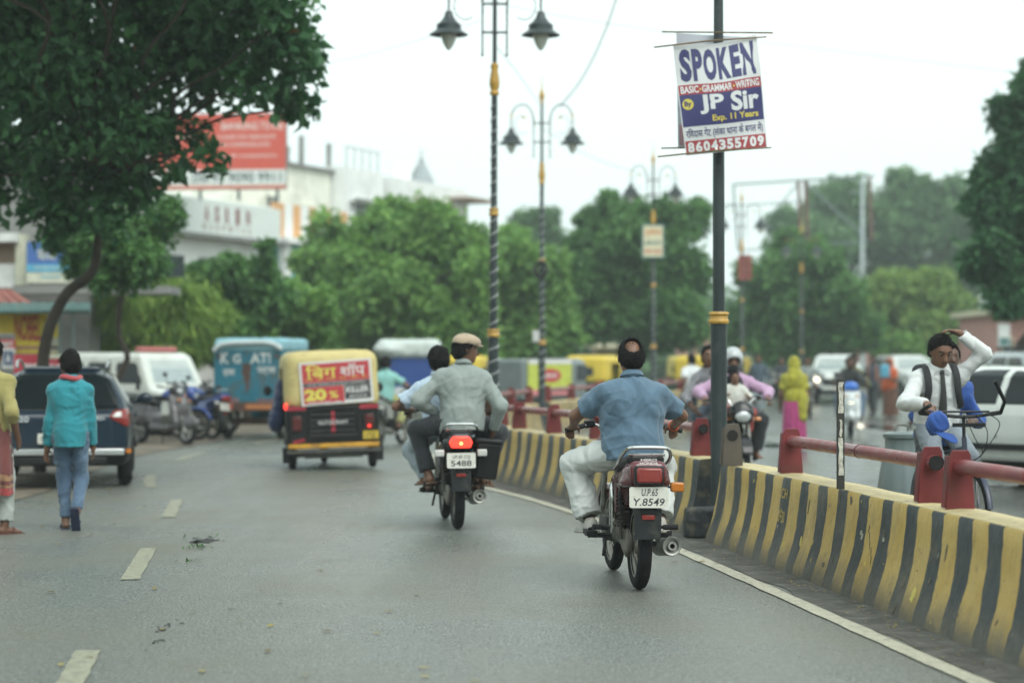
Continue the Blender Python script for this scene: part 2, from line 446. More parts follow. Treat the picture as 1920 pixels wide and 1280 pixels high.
# ------------------------------------------------------------------ ground, road, markings
def road_mat(name, base, dark, wet, rough, grain=95, bump=0.6):
    m = bpy.data.materials.new(name); m.use_nodes = True; nt = m.node_tree; N = nt.nodes; L = nt.links; b = N['Principled BSDF']
    tc = N.new('ShaderNodeTexCoord')
    def noise(sc, det, ro=0.6, vec=None):
        n = N.new('ShaderNodeTexNoise'); n.inputs['Scale'].default_value = sc; n.inputs['Detail'].default_value = det; n.inputs['Roughness'].default_value = ro
        L.new(vec or tc.outputs['Object'], n.inputs['Vector']); return n.outputs['Fac']
    def rng_(s, a, b_, c, d):
        r = N.new('ShaderNodeMapRange'); r.inputs['From Min'].default_value = a; r.inputs['From Max'].default_value = b_
        r.inputs['To Min'].default_value = c; r.inputs['To Max'].default_value = d; L.new(s, r.inputs['Value']); return r.outputs[0]
    def mix(f, a, b_, bt='MIX'):
        x = N.new('ShaderNodeMix'); x.data_type = 'RGBA'; x.blend_type = bt
        if isinstance(f, float): x.inputs[0].default_value = f
        else: L.new(f, x.inputs[0])
        for k, v in ((6, a), (7, b_)):
            if isinstance(v, tuple): x.inputs[k].default_value = (*v, 1)
            else: L.new(v, x.inputs[k])
        return x.outputs[2]
    vo = N.new('ShaderNodeTexVoronoi'); vo.inputs['Scale'].default_value = grain; L.new(tc.outputs['Object'], vo.inputs['Vector'])
    vo2 = N.new('ShaderNodeTexVoronoi'); vo2.inputs['Scale'].default_value = grain*0.45; L.new(tc.outputs['Object'], vo2.inputs['Vector'])
    # stretched along the street: wheel tracks and water smears
    mp = N.new('ShaderNodeMapping'); mp.inputs['Scale'].default_value = (1.3, 0.16, 1); mp.inputs['Rotation'].default_value = (0, 0, R(-7)); L.new(tc.outputs['Object'], mp.inputs['Vector'])
    big = noise(0.5, 6, 0.6); patch = noise(1.6, 8, 0.7); track_ = noise(1.0, 5, 0.6, mp.outputs[0])
    fine = noise(210, 2)
    agg = rng_(vo.outputs['Color'], 0.1, 0.9, 0.35, 1.9)
    c = mix(agg, dark, base)
    c = mix(rng_(noise(26, 6, 0.8), 0.38, 0.62, 0.0, 0.75), c, tuple(x*0.62 for x in base))
    mp2 = N.new('ShaderNodeMapping'); mp2.inputs['Scale'].default_value = (1.0, 0.28, 1); mp2.inputs['Rotation'].default_value = (0, 0, R(-7)); L.new(tc.outputs['Object'], mp2.inputs['Vector'])
    gr1 = noise(75, 3, 0.7, mp2.outputs[0]); gr2 = noise(30, 5, 0.75, mp2.outputs[0])
    c = mix(rng_(gr1, 0.52, 0.66, 0.0, 0.75), c, tuple(x*1.9 for x in base))  # pale stretched grain, painting in the glints on wet stones
    c = mix(rng_(gr1, 0.48, 0.34, 0.0, 0.8), c, tuple(x*0.30 for x in base))
    c = mix(rng_(gr2, 0.46, 0.34, 0.0, 0.55), c, tuple(x*0.45 for x in base))
    c = mix(rng_(big, 0.42, 0.62, 0.0, 0.55), c, tuple(x*0.75*t for x, t in zip(base, (1.12, 1.0, 0.82))))
    c = mix(rng_(patch, 0.60, 0.74, 0.0, 0.6), c, tuple(x*0.5 for x in base))
    c = mix(rng_(track_, 0.5, 0.75, 0.0, 0.25), c, tuple(x*1.35 for x in base))
    L.new(c, b.inputs['Base Color'])
    rr = rng_(track_, 0.35, 0.65, rough+wet, rough-wet)
    ad = N.new('ShaderNodeMath'); ad.operation = 'ADD'; L.new(rr, ad.inputs[0]); L.new(rng_(big, 0.35, 0.65, -0.08, 0.08), ad.inputs[1])
    L.new(ad.outputs[0], b.inputs['Roughness'])
    L.new(rng_(noise(24, 7, 0.85), 0.36, 0.64, 0.05, 0.62), b.inputs['Specular IOR Level'])
    bu = N.new('ShaderNodeBump'); bu.inputs['Strength'].default_value = bump; bu.inputs['Distance'].default_value = 0.008
    su = N.new('ShaderNodeMath'); su.operation = 'ADD'; L.new(vo.outputs['Distance'], su.inputs[0]); L.new(noise(34, 6, 0.8), su.inputs[1])
    L.new(su.outputs[0], bu.inputs['Height']); L.new(bu.outputs[0], b.inputs['Normal'])
    return m
MROAD = road_mat('wet_asphalt', (0.172, 0.184, 0.170), (0.040, 0.045, 0.041), 0.10, 0.33, grain=60, bump=0.55)
MFAR = road_mat('wet_asphalt_opposite', (0.11, 0.118, 0.11), (0.04, 0.044, 0.04), 0.06, 0.19, bump=0.22)
MDIRT = mat('packed_dirt', (0.16, 0.13, 0.095), 0.75, var=0.3, scale=2, bump=0.4, bscale=30, dirt=(0.06, 0.055, 0.045), damt=0.6, dscale=1.2, rvar=0.2)

g = MB().box((30, 150, -0.52), (500, 400, 1.0)).build('ground', MDIRT); tag(g, kind='structure')
def strip(name, offs0, offs1, z, m, ys, parent=None):
    rows = [[medp(y, z, offs0), medp(y, z, (offs0+offs1)/2), medp(y, z, offs1)] for y in ys]
    o = MB().grid(rows, flip=True).build(name, m, parent, smooth=False); return o
ysr = list(np.arange(-4, 147, 1.5))
# offsets: positive = towards the opposite side of the median
tag(strip('road', -9.2, 0.0, 0.0, MROAD, ysr), kind='structure')
tag(strip('opposite_road', 0.0, 12.5, 0.0, MFAR, ysr), kind='structure')
# grit strip gathered between the white line and the barrier
MGRIT = mat('grit', (0.100, 0.098, 0.086), 0.85, var=0.35, scale=9, bump=0.6, bscale=90, dirt=(0.045, 0.043, 0.038), damt=0.7, dscale=5)
def wav(y, s): return 0.03*math.sin(y*2.1+s)+0.025*math.sin(y*5.3+s*2)
rows = [[medp(y, 0.004, -0.60-wav(y, 1)), medp(y, 0.004, -0.2)] for y in np.arange(3, 60, 0.2)]
tag(MB().grid(rows, flip=True).build('road_edge_grit', MGRIT, smooth=False), kind='structure')

def paint_mat(name, col, wear=0.5):
    m = bpy.data.materials.new(name); m.use_nodes = True; nt = m.node_tree; N = nt.nodes; L = nt.links; b = N['Principled BSDF']
    tc = N.new('ShaderNodeTexCoord'); b.inputs['Roughness'].default_value = 0.55
    a = N.new('ShaderNodeTexNoise'); a.inputs['Scale'].default_value = 14; a.inputs['Detail'].default_value = 10; a.inputs['Roughness'].default_value = 0.75; L.new(tc.outputs['Object'], a.inputs['Vector'])
    v = N.new('ShaderNodeTexVoronoi'); v.inputs['Scale'].default_value = 90; L.new(tc.outputs['Object'], v.inputs['Vector'])
    r = N.new('ShaderNodeMapRange'); r.inputs['From Min'].default_value = 0.48; r.inputs['From Max'].default_value = 0.66; r.inputs['To Max'].default_value = wear; L.new(a.outputs['Fac'], r.inputs['Value'])
    x = N.new('ShaderNodeMix'); x.data_type = 'RGBA'; L.new(r.outputs[0], x.inputs[0]); x.inputs[6].default_value = (*col, 1); x.inputs[7].default_value = (0.12, 0.12, 0.105, 1)
    r2 = N.new('ShaderNodeMapRange'); r2.inputs['To Min'].default_value = 0.72; r2.inputs['To Max'].default_value = 1.1; L.new(v.outputs['Color'], r2.inputs['Value'])
    y = N.new('ShaderNodeMix'); y.data_type = 'RGBA'; y.blend_type = 'MULTIPLY'; y.inputs[0].default_value = 1; L.new(x.outputs[2], y.inputs[6]); L.new(r2.outputs[0], y.inputs[7])
    L.new(y.outputs[2], b.inputs['Base Color']); return m
MLINE = paint_mat('worn_road_paint', (0.47, 0.45, 0.35), 0.6)
MDASH = paint_mat('worn_dash_paint', (0.30, 0.295, 0.215), 0.85)
def edge_off(y):      # the line keeps near the barrier's foot
    return float(np.interp(y, [5, 9.4, 15.5, 26, 40, 60], [-0.70, -0.66, -0.68, -0.72, -0.75, -0.8]))
rows = [[medp(y, 0.008, edge_off(y)-0.058+wav(y*3, 2)*0.12), medp(y, 0.008, edge_off(y)+0.058+wav(y*3, 4)*0.12)] for y in np.arange(3, 62, 0.25)]
tag(MB().grid(rows, flip=True).build('edge_line', MLINE, smooth=False), kind='structure')
for (x0, y0, x1, y1, w0) in ((118, 1292, 160, 1220, 50), (238, 1087, 275, 1028, 36), (312, 970, 330, 937, 22)):
    a, b_ = gp(x0+w0*0.15, y0), gp(x1+w0*0.1, y1)
    d = (b_-a).normalized(); n_ = Vector((d.y, -d.x, 0))*0.066
    q = [a-n_, a+n_, b_+n_, b_-n_]
    rows = [[a.lerp(b_, t/8)-n_*(1+0.08*math.sin(t*3)), a.lerp(b_, t/8)+n_*(1+0.08*math.cos(t*4))] for t in range(9)]
    for r_ in rows:
        for p in r_: p.z = 0.006
    tag(MB().grid(rows, flip=True).build('lane_dash', MDASH, smooth=False), kind='structure')
d0 = gp(312, 970); 
for k in range(1, 6):
    y = d0.y+5.6*k; off = -4.55
    rows = [[medp(y+t*0.3, 0.006, off-0.066), medp(y+t*0.3, 0.006, off+0.066)] for t in range(8)]
    tag(MB().grid(rows, flip=True).build('lane_dash', MDASH, smooth=False), kind='structure')
# cracks and a pot hole with weeds
MCRACK = mat('broken_asphalt', (0.028, 0.028, 0.026), 0.9, var=0.3, scale=20)
MWEED = leaf_mat('weed_leaf', (0.03, 0.09, 0.02), (0.08, 0.2, 0.05))
def blot(name, px, py, rx, ry, seed, m=MCRACK, z=0.004):
    r_ = random.Random(seed); c = gp(px, py); n = 26; pts = []
    for j in range(n):
        a = 2*PI*j/n; k = 0.6+0.7*r_.random()
        pts.append(c+Vector((math.cos(a)*rx*k, math.sin(a)*ry*k, z)))
    o = MB().add([c+Vector((0, 0, z))]+pts, [(0, 1+j, 1+(j+1) % n) for j in range(n)]).build(name, m, smooth=False)
    return tag(o, kind='structure')
blot('road_crack', 384, 1014, 0.10, 0.22, 1); blot('road_crack', 366, 1016, 0.05, 0.10, 6)
rk0 = random.Random(4)
V = []; F = []
for (px, py, n, sx, sy) in ((308, 1174, 15, 0.035, 0.10), (288, 1206, 9, 0.02, 0.10), (392, 1010, 22, 0.07, 0.2), (303, 893, 14, 0.12, 0.4), (740, 985, 6, 0.2, 0.3)):
    c = gp(px, py)
    for _ in range(n):
        q = c+Vector((rk0.gauss(0, sx), rk0.gauss(0, sy), 0.004)); m = rk0.randint(5, 8); i0 = len(V); r0 = rk0.uniform(0.005, 0.016)
        V += [q+Vector((math.cos(2*PI*k/m)*r0*rk0.uniform(.5, 1.3), math.sin(2*PI*k/m)*r0*rk0.uniform(.8, 2.6), 0)) for k in range(m)]; F.append(tuple(range(i0, i0+m)))
me = bpy.data.meshes.new('chipped_asphalt'); me.from_pydata(V, [], F); tag(link('chipped_asphalt', me, MCRACK), kind='stuff')
# a few fallen leaves and weeds: uncountable litter
V = []; F = []; sh = []
def weed_leaf(c, L_, w_, yaw, tilt):
    i = len(V); d = Vector((math.cos(yaw)*math.cos(tilt), math.sin(yaw)*math.cos(tilt), math.sin(tilt)))*L_; s_ = Vector((-math.sin(yaw), math.cos(yaw), 0))*w_
    V.extend([c, c+d*0.5+s_, c+d, c+d*0.5-s_]); F.append((i, i+1, i+2, i+3)); sh.append(random.random())
for (px, py, n, sp) in ((372, 1027, 34, 0.05), (352, 1052, 12, 0.05), (384, 1010, 8, 0.08)):
    c = gp(px, py)
    for _ in range(n): weed_leaf(c+Vector((random.gauss(0, sp), random.gauss(0, sp*1.3), 0.004)), random.uniform(0.03, 0.07), 0.009, random.uniform(0, 6.3), random.uniform(0.1, 0.9))
tag(mesh_np('roadside_weeds', V, F, MWEED, smooth=False, fattr=sh), kind='stuff')
V = []; F = []; sh = []
MLITTER = leaf_mat('fallen_leaf', (0.10, 0.07, 0.03), (0.42, 0.33, 0.06))
for _ in range(150):
    px, py = random.choice([(random.uniform(20, 230), random.gauss(935, 14)), (random.uniform(0, 300), random.uniform(900, 990)), (random.uniform(1000, 1350), random.uniform(930, 1060)), (random.uniform(100, 900), random.uniform(950, 1280))])
    c = gp(px, py)
    weed_leaf(c+Vector((0, 0, 0.012)), random.uniform(0.04, 0.1), random.uniform(0.012, 0.025), random.uniform(0, 6.3), random.uniform(0, 0.15))
for _ in range(300):
    y = random.uniform(8, 24); weed_leaf(medp(y, 0.009, -0.33-abs(random.gauss(0, 0.12))), random.uniform(0.01, 0.04), random.uniform(0.005, 0.012), random.uniform(0, 6.3), random.uniform(0, 0.2))
tag(mesh_np('fallen_leaves', V, F, MLITTER, smooth=False, fattr=sh), kind='stuff')
# shallow puddles on the opposite carriageway
MPUD = mat('standing_water', (0.02, 0.022, 0.02), 0.04, var=0.2, scale=2, spec=0.6)
for i, (px, py, rx, ry) in enumerate(((1560, 838, 1.2, 2.2), (1640, 800, 0.9, 3.0), (1870, 905, 0.35, 1.0), (1450, 835, 0.5, 1.5))):
    blot('puddle', px, py, rx*0.6, ry*0.8, 20+i, MPUD, 0.004)
# roadside shoulder on the near side: brown, littered
pl = [gp(-260, 990), gp(60, 930), gp(250, 858), gp(440, 822), gp(640, 790), gp(760, 766)]
pr = [p+Vector((-14, 6, 0)) for p in pl]
rows = [[Vector((b_.x, b_.y, 0.008)), Vector((a.x, a.y, 0.008))] for a, b_ in zip(spline(pl, 8), spline(pr, 8))]
tag(MB().grid(rows, flip=True).build('roadside', MDIRT, smooth=False), kind='structure')

# ------------------------------------------------------------------ striped concrete barriers
def stripe_mat():
    m = bpy.data.materials.new('striped_concrete'); m.use_nodes = True; nt = m.node_tree; N = nt.nodes; L = nt.links; b = N['Principled BSDF']
    uv = N.new('ShaderNodeUVMap'); uv.uv_map = 'run'; tc = N.new('ShaderNodeTexCoord')
    sp = N.new('ShaderNodeSeparateXYZ'); L.new(uv.outputs[0], sp.inputs[0])
    def noise(sc, det=6, ro=0.65):
        n = N.new('ShaderNodeTexNoise'); n.inputs['Scale'].default_value = sc; n.inputs['Detail'].default_value = det; n.inputs['Roughness'].default_value = ro
        L.new(tc.outputs['Object'], n.inputs['Vector']); return n.outputs['Fac']
    def math_(op, a, b_=None):
        x = N.new('ShaderNodeMath'); x.operation = op
        for i, v in enumerate((a, b_)):
            if v is None: continue
            if isinstance(v, (int, float)): x.inputs[i].default_value = v
            else: L.new(v, x.inputs[i])
        return x.outputs[0]
    def rng_(s, a, b_, c, d):
        r = N.new('ShaderNodeMapRange'); r.inputs['From Min'].default_value = a; r.inputs['From Max'].default_value = b_
        r.inputs['To Min'].default_value = c; r.inputs['To Max'].default_value = d; L.new(s, r.inputs['Value']); return r.outputs[0]
    def mix(f, a, b_, bt='MIX'):
        x = N.new('ShaderNodeMix'); x.data_type = 'RGBA'; x.blend_type = bt
        if isinstance(f, (int, float)): x.inputs[0].default_value = f
        else: L.new(f, x.inputs[0])
        for k, v in ((6, a), (7, b_)):
            if isinstance(v, tuple): x.inputs[k].default_value = (*v, 1)
            else: L.new(v, x.inputs[k])
        return x.outputs[2]
    wob = math_('ADD', math_('MULTIPLY', math_('SUBTRACT', noise(7, 3), 0.5), 0.05), math_('MULTIPLY', math_('SUBTRACT', noise(1.1, 2), 0.5), 0.22))
    u = math_('ADD', math_('ADD', sp.outputs[0], wob), math_('MULTIPLY', sp.outputs[1], -0.06))
    fr = math_('FRACT', math_('MULTIPLY', u, 1/0.48))
    st = rng_(fr, 0.525, 0.535, 0, 1); st2 = rng_(fr, 0.99, 1.0, 1, 0)
    dark = math_('MINIMUM', st, st2)
    top = rng_(sp.outputs[1], 0.985, 0.995, 0, 1)                      # the top face is plain yellow
    dark = math_('MULTIPLY', dark, math_('SUBTRACT', 1.0, top))
    ysh = mix(rng_(noise(2.5, 8), 0.35, 0.65, 0, 1), (0.47, 0.31, 0.075), (0.56, 0.40, 0.135))
    ytop = mix(rng_(noise(9, 8), 0.4, 0.65, 0, 1), (0.58, 0.48, 0.25), (0.46, 0.38, 0.21))
    yel = mix(top, ysh, ytop)
    blk = mix(rng_(noise(4, 8), 0.35, 0.7, 0, 1), (0.026, 0.036, 0.040), (0.055, 0.064, 0.064))
    c = mix(dark, yel, blk)
    # scraped patches showing concrete, chips, road film along the foot
    scr = rng_(noise(5.5, 9, 0.72), 0.65, 0.69, 0, 0.85)
    c = mix(scr, c, (0.22, 0.2, 0.16))
    chip = rng_(noise(17, 8, 0.7), 0.655, 0.69, 0, 0.9)
    c = mix(chip, c, (0.10, 0.09, 0.07))
    tb = math_('MULTIPLY', top, rng_(noise(13, 9, 0.75), 0.58, 0.66, 0, 0.8)); c = mix(tb, c, (0.12, 0.105, 0.075))
    ft = math_('ADD', sp.outputs[1], math_('MULTIPLY', math_('SUBTRACT', noise(6, 6), 0.5), 0.35))
    foot = rng_(ft, 0.02, 0.34, 0.9, 0.0); c = mix(foot, c, (0.105, 0.10, 0.08))
    streak = N.new('ShaderNodeTexNoise'); mp = N.new('ShaderNodeMapping'); mp.inputs['Scale'].default_value = (9, 9, 0.8); L.new(tc.outputs['Object'], mp.inputs[0]); L.new(mp.outputs[0], streak.inputs['Vector']); streak.inputs['Detail'].default_value = 6
    c = mix(rng_(streak.outputs['Fac'], 0.52, 0.75, 0, 0.4), c, (0.13, 0.11, 0.08))
    c = mix(rng_(noise(2.6, 8, 0.7), 0.52, 0.68, 0, 0.38), c, (0.17, 0.145, 0.10))
    c = mix(rng_(noise(8, 8, 0.75), 0.60, 0.70, 0, 0.6), c, (0.05, 0.045, 0.035))
    L.new(c, b.inputs['Base Color']); L.new(rng_(noise(3), 0.3, 0.7, 0.45, 0.75), b.inputs['Roughness'])
    bu = N.new('ShaderNodeBump'); bu.inputs['Strength'].default_value = 0.5; bu.inputs['Distance'].default_value = 0.02
    L.new(math_('ADD', noise(11, 7), math_('MULTIPLY', scr, -0.4)), bu.inputs['Height']); L.new(bu.outputs[0], b.inputs['Normal'])
    return m
MSTRIPE = stripe_mat()
MENDC = mat('barrier_end_paint', (0.03, 0.036, 0.038), 0.8, var=0.35, scale=8, bump=0.9, bscale=18, dirt=(0.15, 0.13, 0.08), damt=0.45, dscale=7)
PROF = [(0.285, 0.0), (0.272, 0.06), (0.247, 0.13), (0.217, 0.22), (0.192, 0.32), (0.173, 0.43), (0.159, 0.54), (0.150, 0.635), (0.135, 0.655)]
BAR_H = 0.66
def barrier(y0, y1, label):
    n = max(4, int((y1-y0)/0.22)); r_ = np.random.default_rng(int(y0*10))
    V = []; F = []; U = []; s_ = 0.0; prev = None
    prof = [(-d, z) for d, z in PROF]+[(-0.07, BAR_H), (0.0, BAR_H+0.003), (0.07, BAR_H)]+[(d, z) for d, z in PROF[::-1]]
    K = len(prof)
    for i in range(n+1):
        y = y0+(y1-y0)*i/n; p = medp(y)
        if prev is not None: s_ += (p-prev).length
        prev = p
        for j, (d, z) in enumerate(prof):
            jit = 0.0015*math.sin(y*3.7+j)+0.0012*math.sin(y*9.1+j*1.7)
            q = medp(y, z+(0.002*math.sin(y*5.1+j) if z > 0.6 else 0), d+jit)
            V.append(q); U.append((s_+y0*0.37, (z/0.655)*0.98 if abs(d) > 0.14 else 1.0))
    for i in range(n):
        for j in range(K-1): F.append((i*K+j, (i+1)*K+j, (i+1)*K+j+1, i*K+j+1))
    root = thing('striped_barrier', label, 'barrier', medp((y0+y1)/2), 0, 'striped concrete barriers along the median')
    c = root.location
    me = bpy.data.meshes.new('wall_block'); me.from_pydata([v-c for v in V], [], F)
    ul = me.uv_layers.new(name='run'); vi = np.empty(len(me.loops), dtype=np.int32); me.loops.foreach_get('vertex_index', vi)
    ul.data.foreach_set('uv', np.array(U, dtype=np.float32)[vi].ravel())
    me.polygons.foreach_set('use_smooth', [True]*len(F)); me.set_sharp_from_angle(angle=R(40))
    link('concrete_body', me, MSTRIPE, root)
    for (yy, sg) in ((y0, -1), (y1, 1)):
        t = medt(yy); ends = [medp(yy, z, d)+t*0.003*sg-c for d, z in prof]
        e = MB().add(ends, [tuple(range(K)) if sg > 0 else tuple(range(K-1, -1, -1))]).build('end_face', MENDC, root, smooth=False)
    return root
YA = 17.42
barrier(5.0, 17.02, 'yellow and black striped barrier scratched, running out from the black pole')
barrier(17.72, 27.0, 'striped barrier between the blue shirt rider and the grey shirt pillion, dark blank end')
barrier(27.6, 40.4, 'curving striped barrier beyond the pole with spiral tape, under pale rails')
barrier(41.6, 53.4, 'small far striped barrier between the second lamp post and the one with the orange board')
barrier(54.6, 66.4, 'far striped barrier just past the lamp post carrying the orange board')
# gouges and flaked paint on the long near barrier
MCHIPY = mat('bare_yellow_undercoat', (0.60, 0.50, 0.12), 0.7, var=0.3, scale=30, dirt=(0.2, 0.17, 0.1), damt=0.4, dscale=30); MCHIPD = mat('bare_concrete_gouge', (0.13, 0.115, 0.085), 0.9, var=0.35, scale=30); MCHIPG = mat('pale_concrete_chip', (0.36, 0.34, 0.27), 0.85, var=0.25, scale=30)
nearb = [o for o in bpy.data.objects if o.name == 'striped_barrier'][0]; rc = random.Random(11); nc = nearb.location
def chip(y, zc, w, h, m, name='paint_chip', tilt=0.0):
    k = float(np.interp(zc, [z for d, z in PROF], [d for d, z in PROF])); k2 = float(np.interp(zc+0.03, [z for d, z in PROF], [d for d, z in PROF]))
    t = medt(y); nrm = Vector((-t.y, t.x, 0)); up = (Vector((0, 0, 0.03))-nrm*(k-k2)).normalized(); n = rc.randint(9, 14); pts = []
    for j in range(n):
        a = 2*PI*j/n; q = rc.uniform(0.55, 1.2); pts.append((w*q*math.cos(a)*math.cos(tilt)-h*q*math.sin(a)*math.sin(tilt), w*q*math.cos(a)*math.sin(tilt)+h*q*math.sin(a)*math.cos(tilt)))
    mt = face_mtx(medp(y, zc, -k)+nrm*0.0015-nc, -t, up)
    o = MB().prism(pts, 0.003).build(name, m, nearb, smooth=False); o.matrix_local = mt
for _ in range(46):
    y = rc.uniform(8.2, 16.8); zc = min(0.62, max(0.05, rc.gauss(0.33, 0.17))); s_ = rc.choice([0.006, 0.009, 0.012, 0.02, 0.03])
    chip(y, zc, s_*rc.uniform(0.5, 1.0), s_*rc.uniform(0.7, 2.2), rc.choice([MCHIPD, MCHIPD, MCHIPY, MCHIPG]), tilt=rc.uniform(-0.6, 0.6))
for px, py, w, h, m in ((1760, 1120, 0.045, 0.055, MCHIPY), (1638, 1003, 0.028, 0.020, MCHIPG), (1682, 1016, 0.02, 0.018, MCHIPG), (1803, 1040, 0.012, 0.07, MCHIPD), (1775, 1030, 0.008, 0.09, MCHIPD), (1582, 1062, 0.03, 0.02, MCHIPD), (1533, 955, 0.006, 0.05, MCHIPD)):
    y = ypx(px+26, 8, 17); zc = CAMH-(py-HOR)/S(y)+0.02; chip(y, min(0.62, max(0.04, zc)), w, h, m, tilt=-0.15)
pts = [(13.05+0.05*rc.gauss(0, 1)*0.6-0.04*k, 0.62-0.048*k) for k in range(13)]
for (y0, z0), (y1, z1) in zip(pts, pts[1:]):
    chip((y0+y1)/2, (z0+z1)/2, 0.005, 0.030, MCHIPD, 'crack', tilt=rc.uniform(-0.4, 0.4))
# the low broken block at the gap
bl = SDF(0.012).box((0, 0, 0.13), (0.16, 0.13, 0.13), 0.03).fold(0.012, 18, 3)
o = bl.build('concrete_stub', MENDC); o.location = medp(17.42, 0, -0.20); tag(o, 'dark broken concrete block in the gap between two striped barriers', 'block')
# CH 0+30 written down a dark stripe
MYT = mat('yellow_brush_paint', (0.55, 0.38, 0.08), 0.6)
def on_barrier(y, zc, off, w, h, s_):
    t = medt(y); nrm = Vector((-t.y, t.x, 0))
    k = np.interp(zc, [z for d, z in PROF], [d for d, z in PROF])
    return face_mtx(medp(y, zc, -float(k)-0.004), -t, Vector((0, 0, 1)) + nrm*(-0.28 if zc < 0.3 else -0.12))
yc = 15.02
for s_, zc, h in (('CH', 0.535, 0.075), ('0+30', 0.365, 0.09)):
    o = text(s_, 0.17, h, MYT, None, 'painted_mark', on_barrier(yc, zc, 0, 0, 0, s_), bold=0.01); tag(o, 'yellow hand painted %s on the dark stripe of the barrier' % s_, 'painted mark')

# ------------------------------------------------------------------ red guard rails on the barriers
MRED = mat('red_rail_paint', (0.20, 0.042, 0.044), 0.34, var=0.25, scale=5, dirt=(0.25, 0.13, 0.11), damt=0.28, dscale=4, rvar=0.15, bump=0.1, bscale=30)
MREDP = mat('red_plate_paint', (0.15, 0.022, 0.024), 0.42, var=0.25, scale=4, dirt=(0.08, 0.03, 0.02), damt=0.35, dscale=6, rvar=0.1)
MBLACK = mat('hole_shade', (0.01, 0.01, 0.01), 0.9)  # solid black discs standing for the shade inside holes and pipe ends
MBROWN = mat('brown_primer_plate', (0.085, 0.07, 0.055), 0.6, var=0.2, scale=6, dirt=(0.16, 0.1, 0.06), damt=0.3)
RZ = BAR_H+0.245
def plate(root, y, c, m=MREDP, hole=False, name='post'):
    t = medt(y); p = medp(y, BAR_H-0.004)-c; ang = math.atan2(t.y, t.x)-PI/2
    poly = [(-0.088, 0), (0.088, 0), (0.064, 0.315), (0.048, 0.345), (-0.048, 0.345), (-0.064, 0.315)]
    rot = Euler((PI/2, 0, ang)).to_matrix()
    b = MB().prism(poly, 0.010, p, rot)
    for sx in (-1, 1):
        tl = math.atan2(0.026, 0.33)
        b.box(p+Euler((0, 0, ang)).to_matrix() @ Vector((sx*0.076, 0.04, 0.16)), (0.008, 0.07, 0.30), Euler((0, 0, ang)).to_matrix() @ Euler((0, -sx*tl, 0)).to_matrix())
    b.build(name, m, root, bevel=0.004)
def rail(ys, label, y0=None, y1=None, ends=(False, False)):
    root = thing('guard_rail', label, 'guard rail', medp(sum(ys)/len(ys), BAR_H), 0, 'red pipe rails on the median barriers'); c = root.location
    y0 = ys[0] if y0 is None else y0; y1 = ys[-1] if y1 is None else y1
    n = max(2, int((y1-y0)/0.5)); pts = [medp(y0+(y1-y0)*i/n, RZ)-c for i in range(n+1)]
    b = MB().tube(pts, 0.044, 14, caps=False)
    b.build('pipe', MRED, root)
    for y, sg, e in ((y0, -1, ends[0]), (y1, 1, ends[1])):
        t = medt(y)*sg; p = medp(y, RZ)-c
        rr = MB(); rr.tube([p+t*0.001, p+t*0.006], [0.0435, 0.0435], 14)
        rr.build('pipe_mouth', MBLACK if e else MRED, root)
        if e:
            q = MB(); 
            for a_, b_, r0, r1 in ((p-t*0.03, p+t*0.010, 0.048, 0.048),): q.tube([a_, b_], [r0, r1], 14, caps=False)
            q.build('pipe_lip', MRED, root)
    for y in ys: plate(root, y, c)
    for k in range(int((y1-y0)/2.1)):
        y = y0+1.55+2.1*k
        if y < y1-0.2:
            t = medt(y); p = medp(y, RZ)-c; MB().tube([p-t*0.012, p+t*0.012], [0.0475, 0.0475], 14).build('pipe_joint', MRED, root)
    return root
yr1, yr2, yr3 = ypx(1484, 10, 20), ypx(1747, 9, 18), ypx(1800, 8, 17)
rail([yr2, yr1], 'dark red pipe rail on two plates behind the thin black and white stake', y0=yr2-0.07, y1=yr1, ends=(True, False))
rail([7.0, 9.3, yr3], 'red pipe rail starting beside the open pipe end and leaving past the white hatchback')
ym0 = ypx(1315, 17, 24)
rail([ym0, ypx(1122, 17.5, 27), ypx(1040, 18, 27), ypx(975, 20, 28), 26.6], 'red pipe rail behind the blue shirt rider, ending at the black pole', y0=ym0-0.06, ends=(True, False))
rail([28.9, 31.0, 32.8, 35.3, 37.8, 40.0], 'pale pink worn rail on the curving barrier past the taped lamp post')
rail([42, 44.5, 47, 49.5, 52.8], 'small far red rail before the lamp post carrying the orange board')
rail([55, 57.5, 60, 62.5, 65], 'tiny far red rail beyond the lamp post carrying the orange board')
# lone brown plate with a hole, at the black pole
root = thing('bracket_plate', 'brown steel plate with a round hole set at the foot of the black pole', 'bracket', medp(16.6, BAR_H, -0.16))
plate(root, 16.6, medp(16.6, BAR_H), MBROWN, name='steel_plate')
t = medt(16.6); p = medp(16.6, RZ)-medp(16.6, BAR_H); MB().tube([p-t*0.012, p-t*0.004], [0.045, 0.045], 16).build('hole', MBLACK, root)
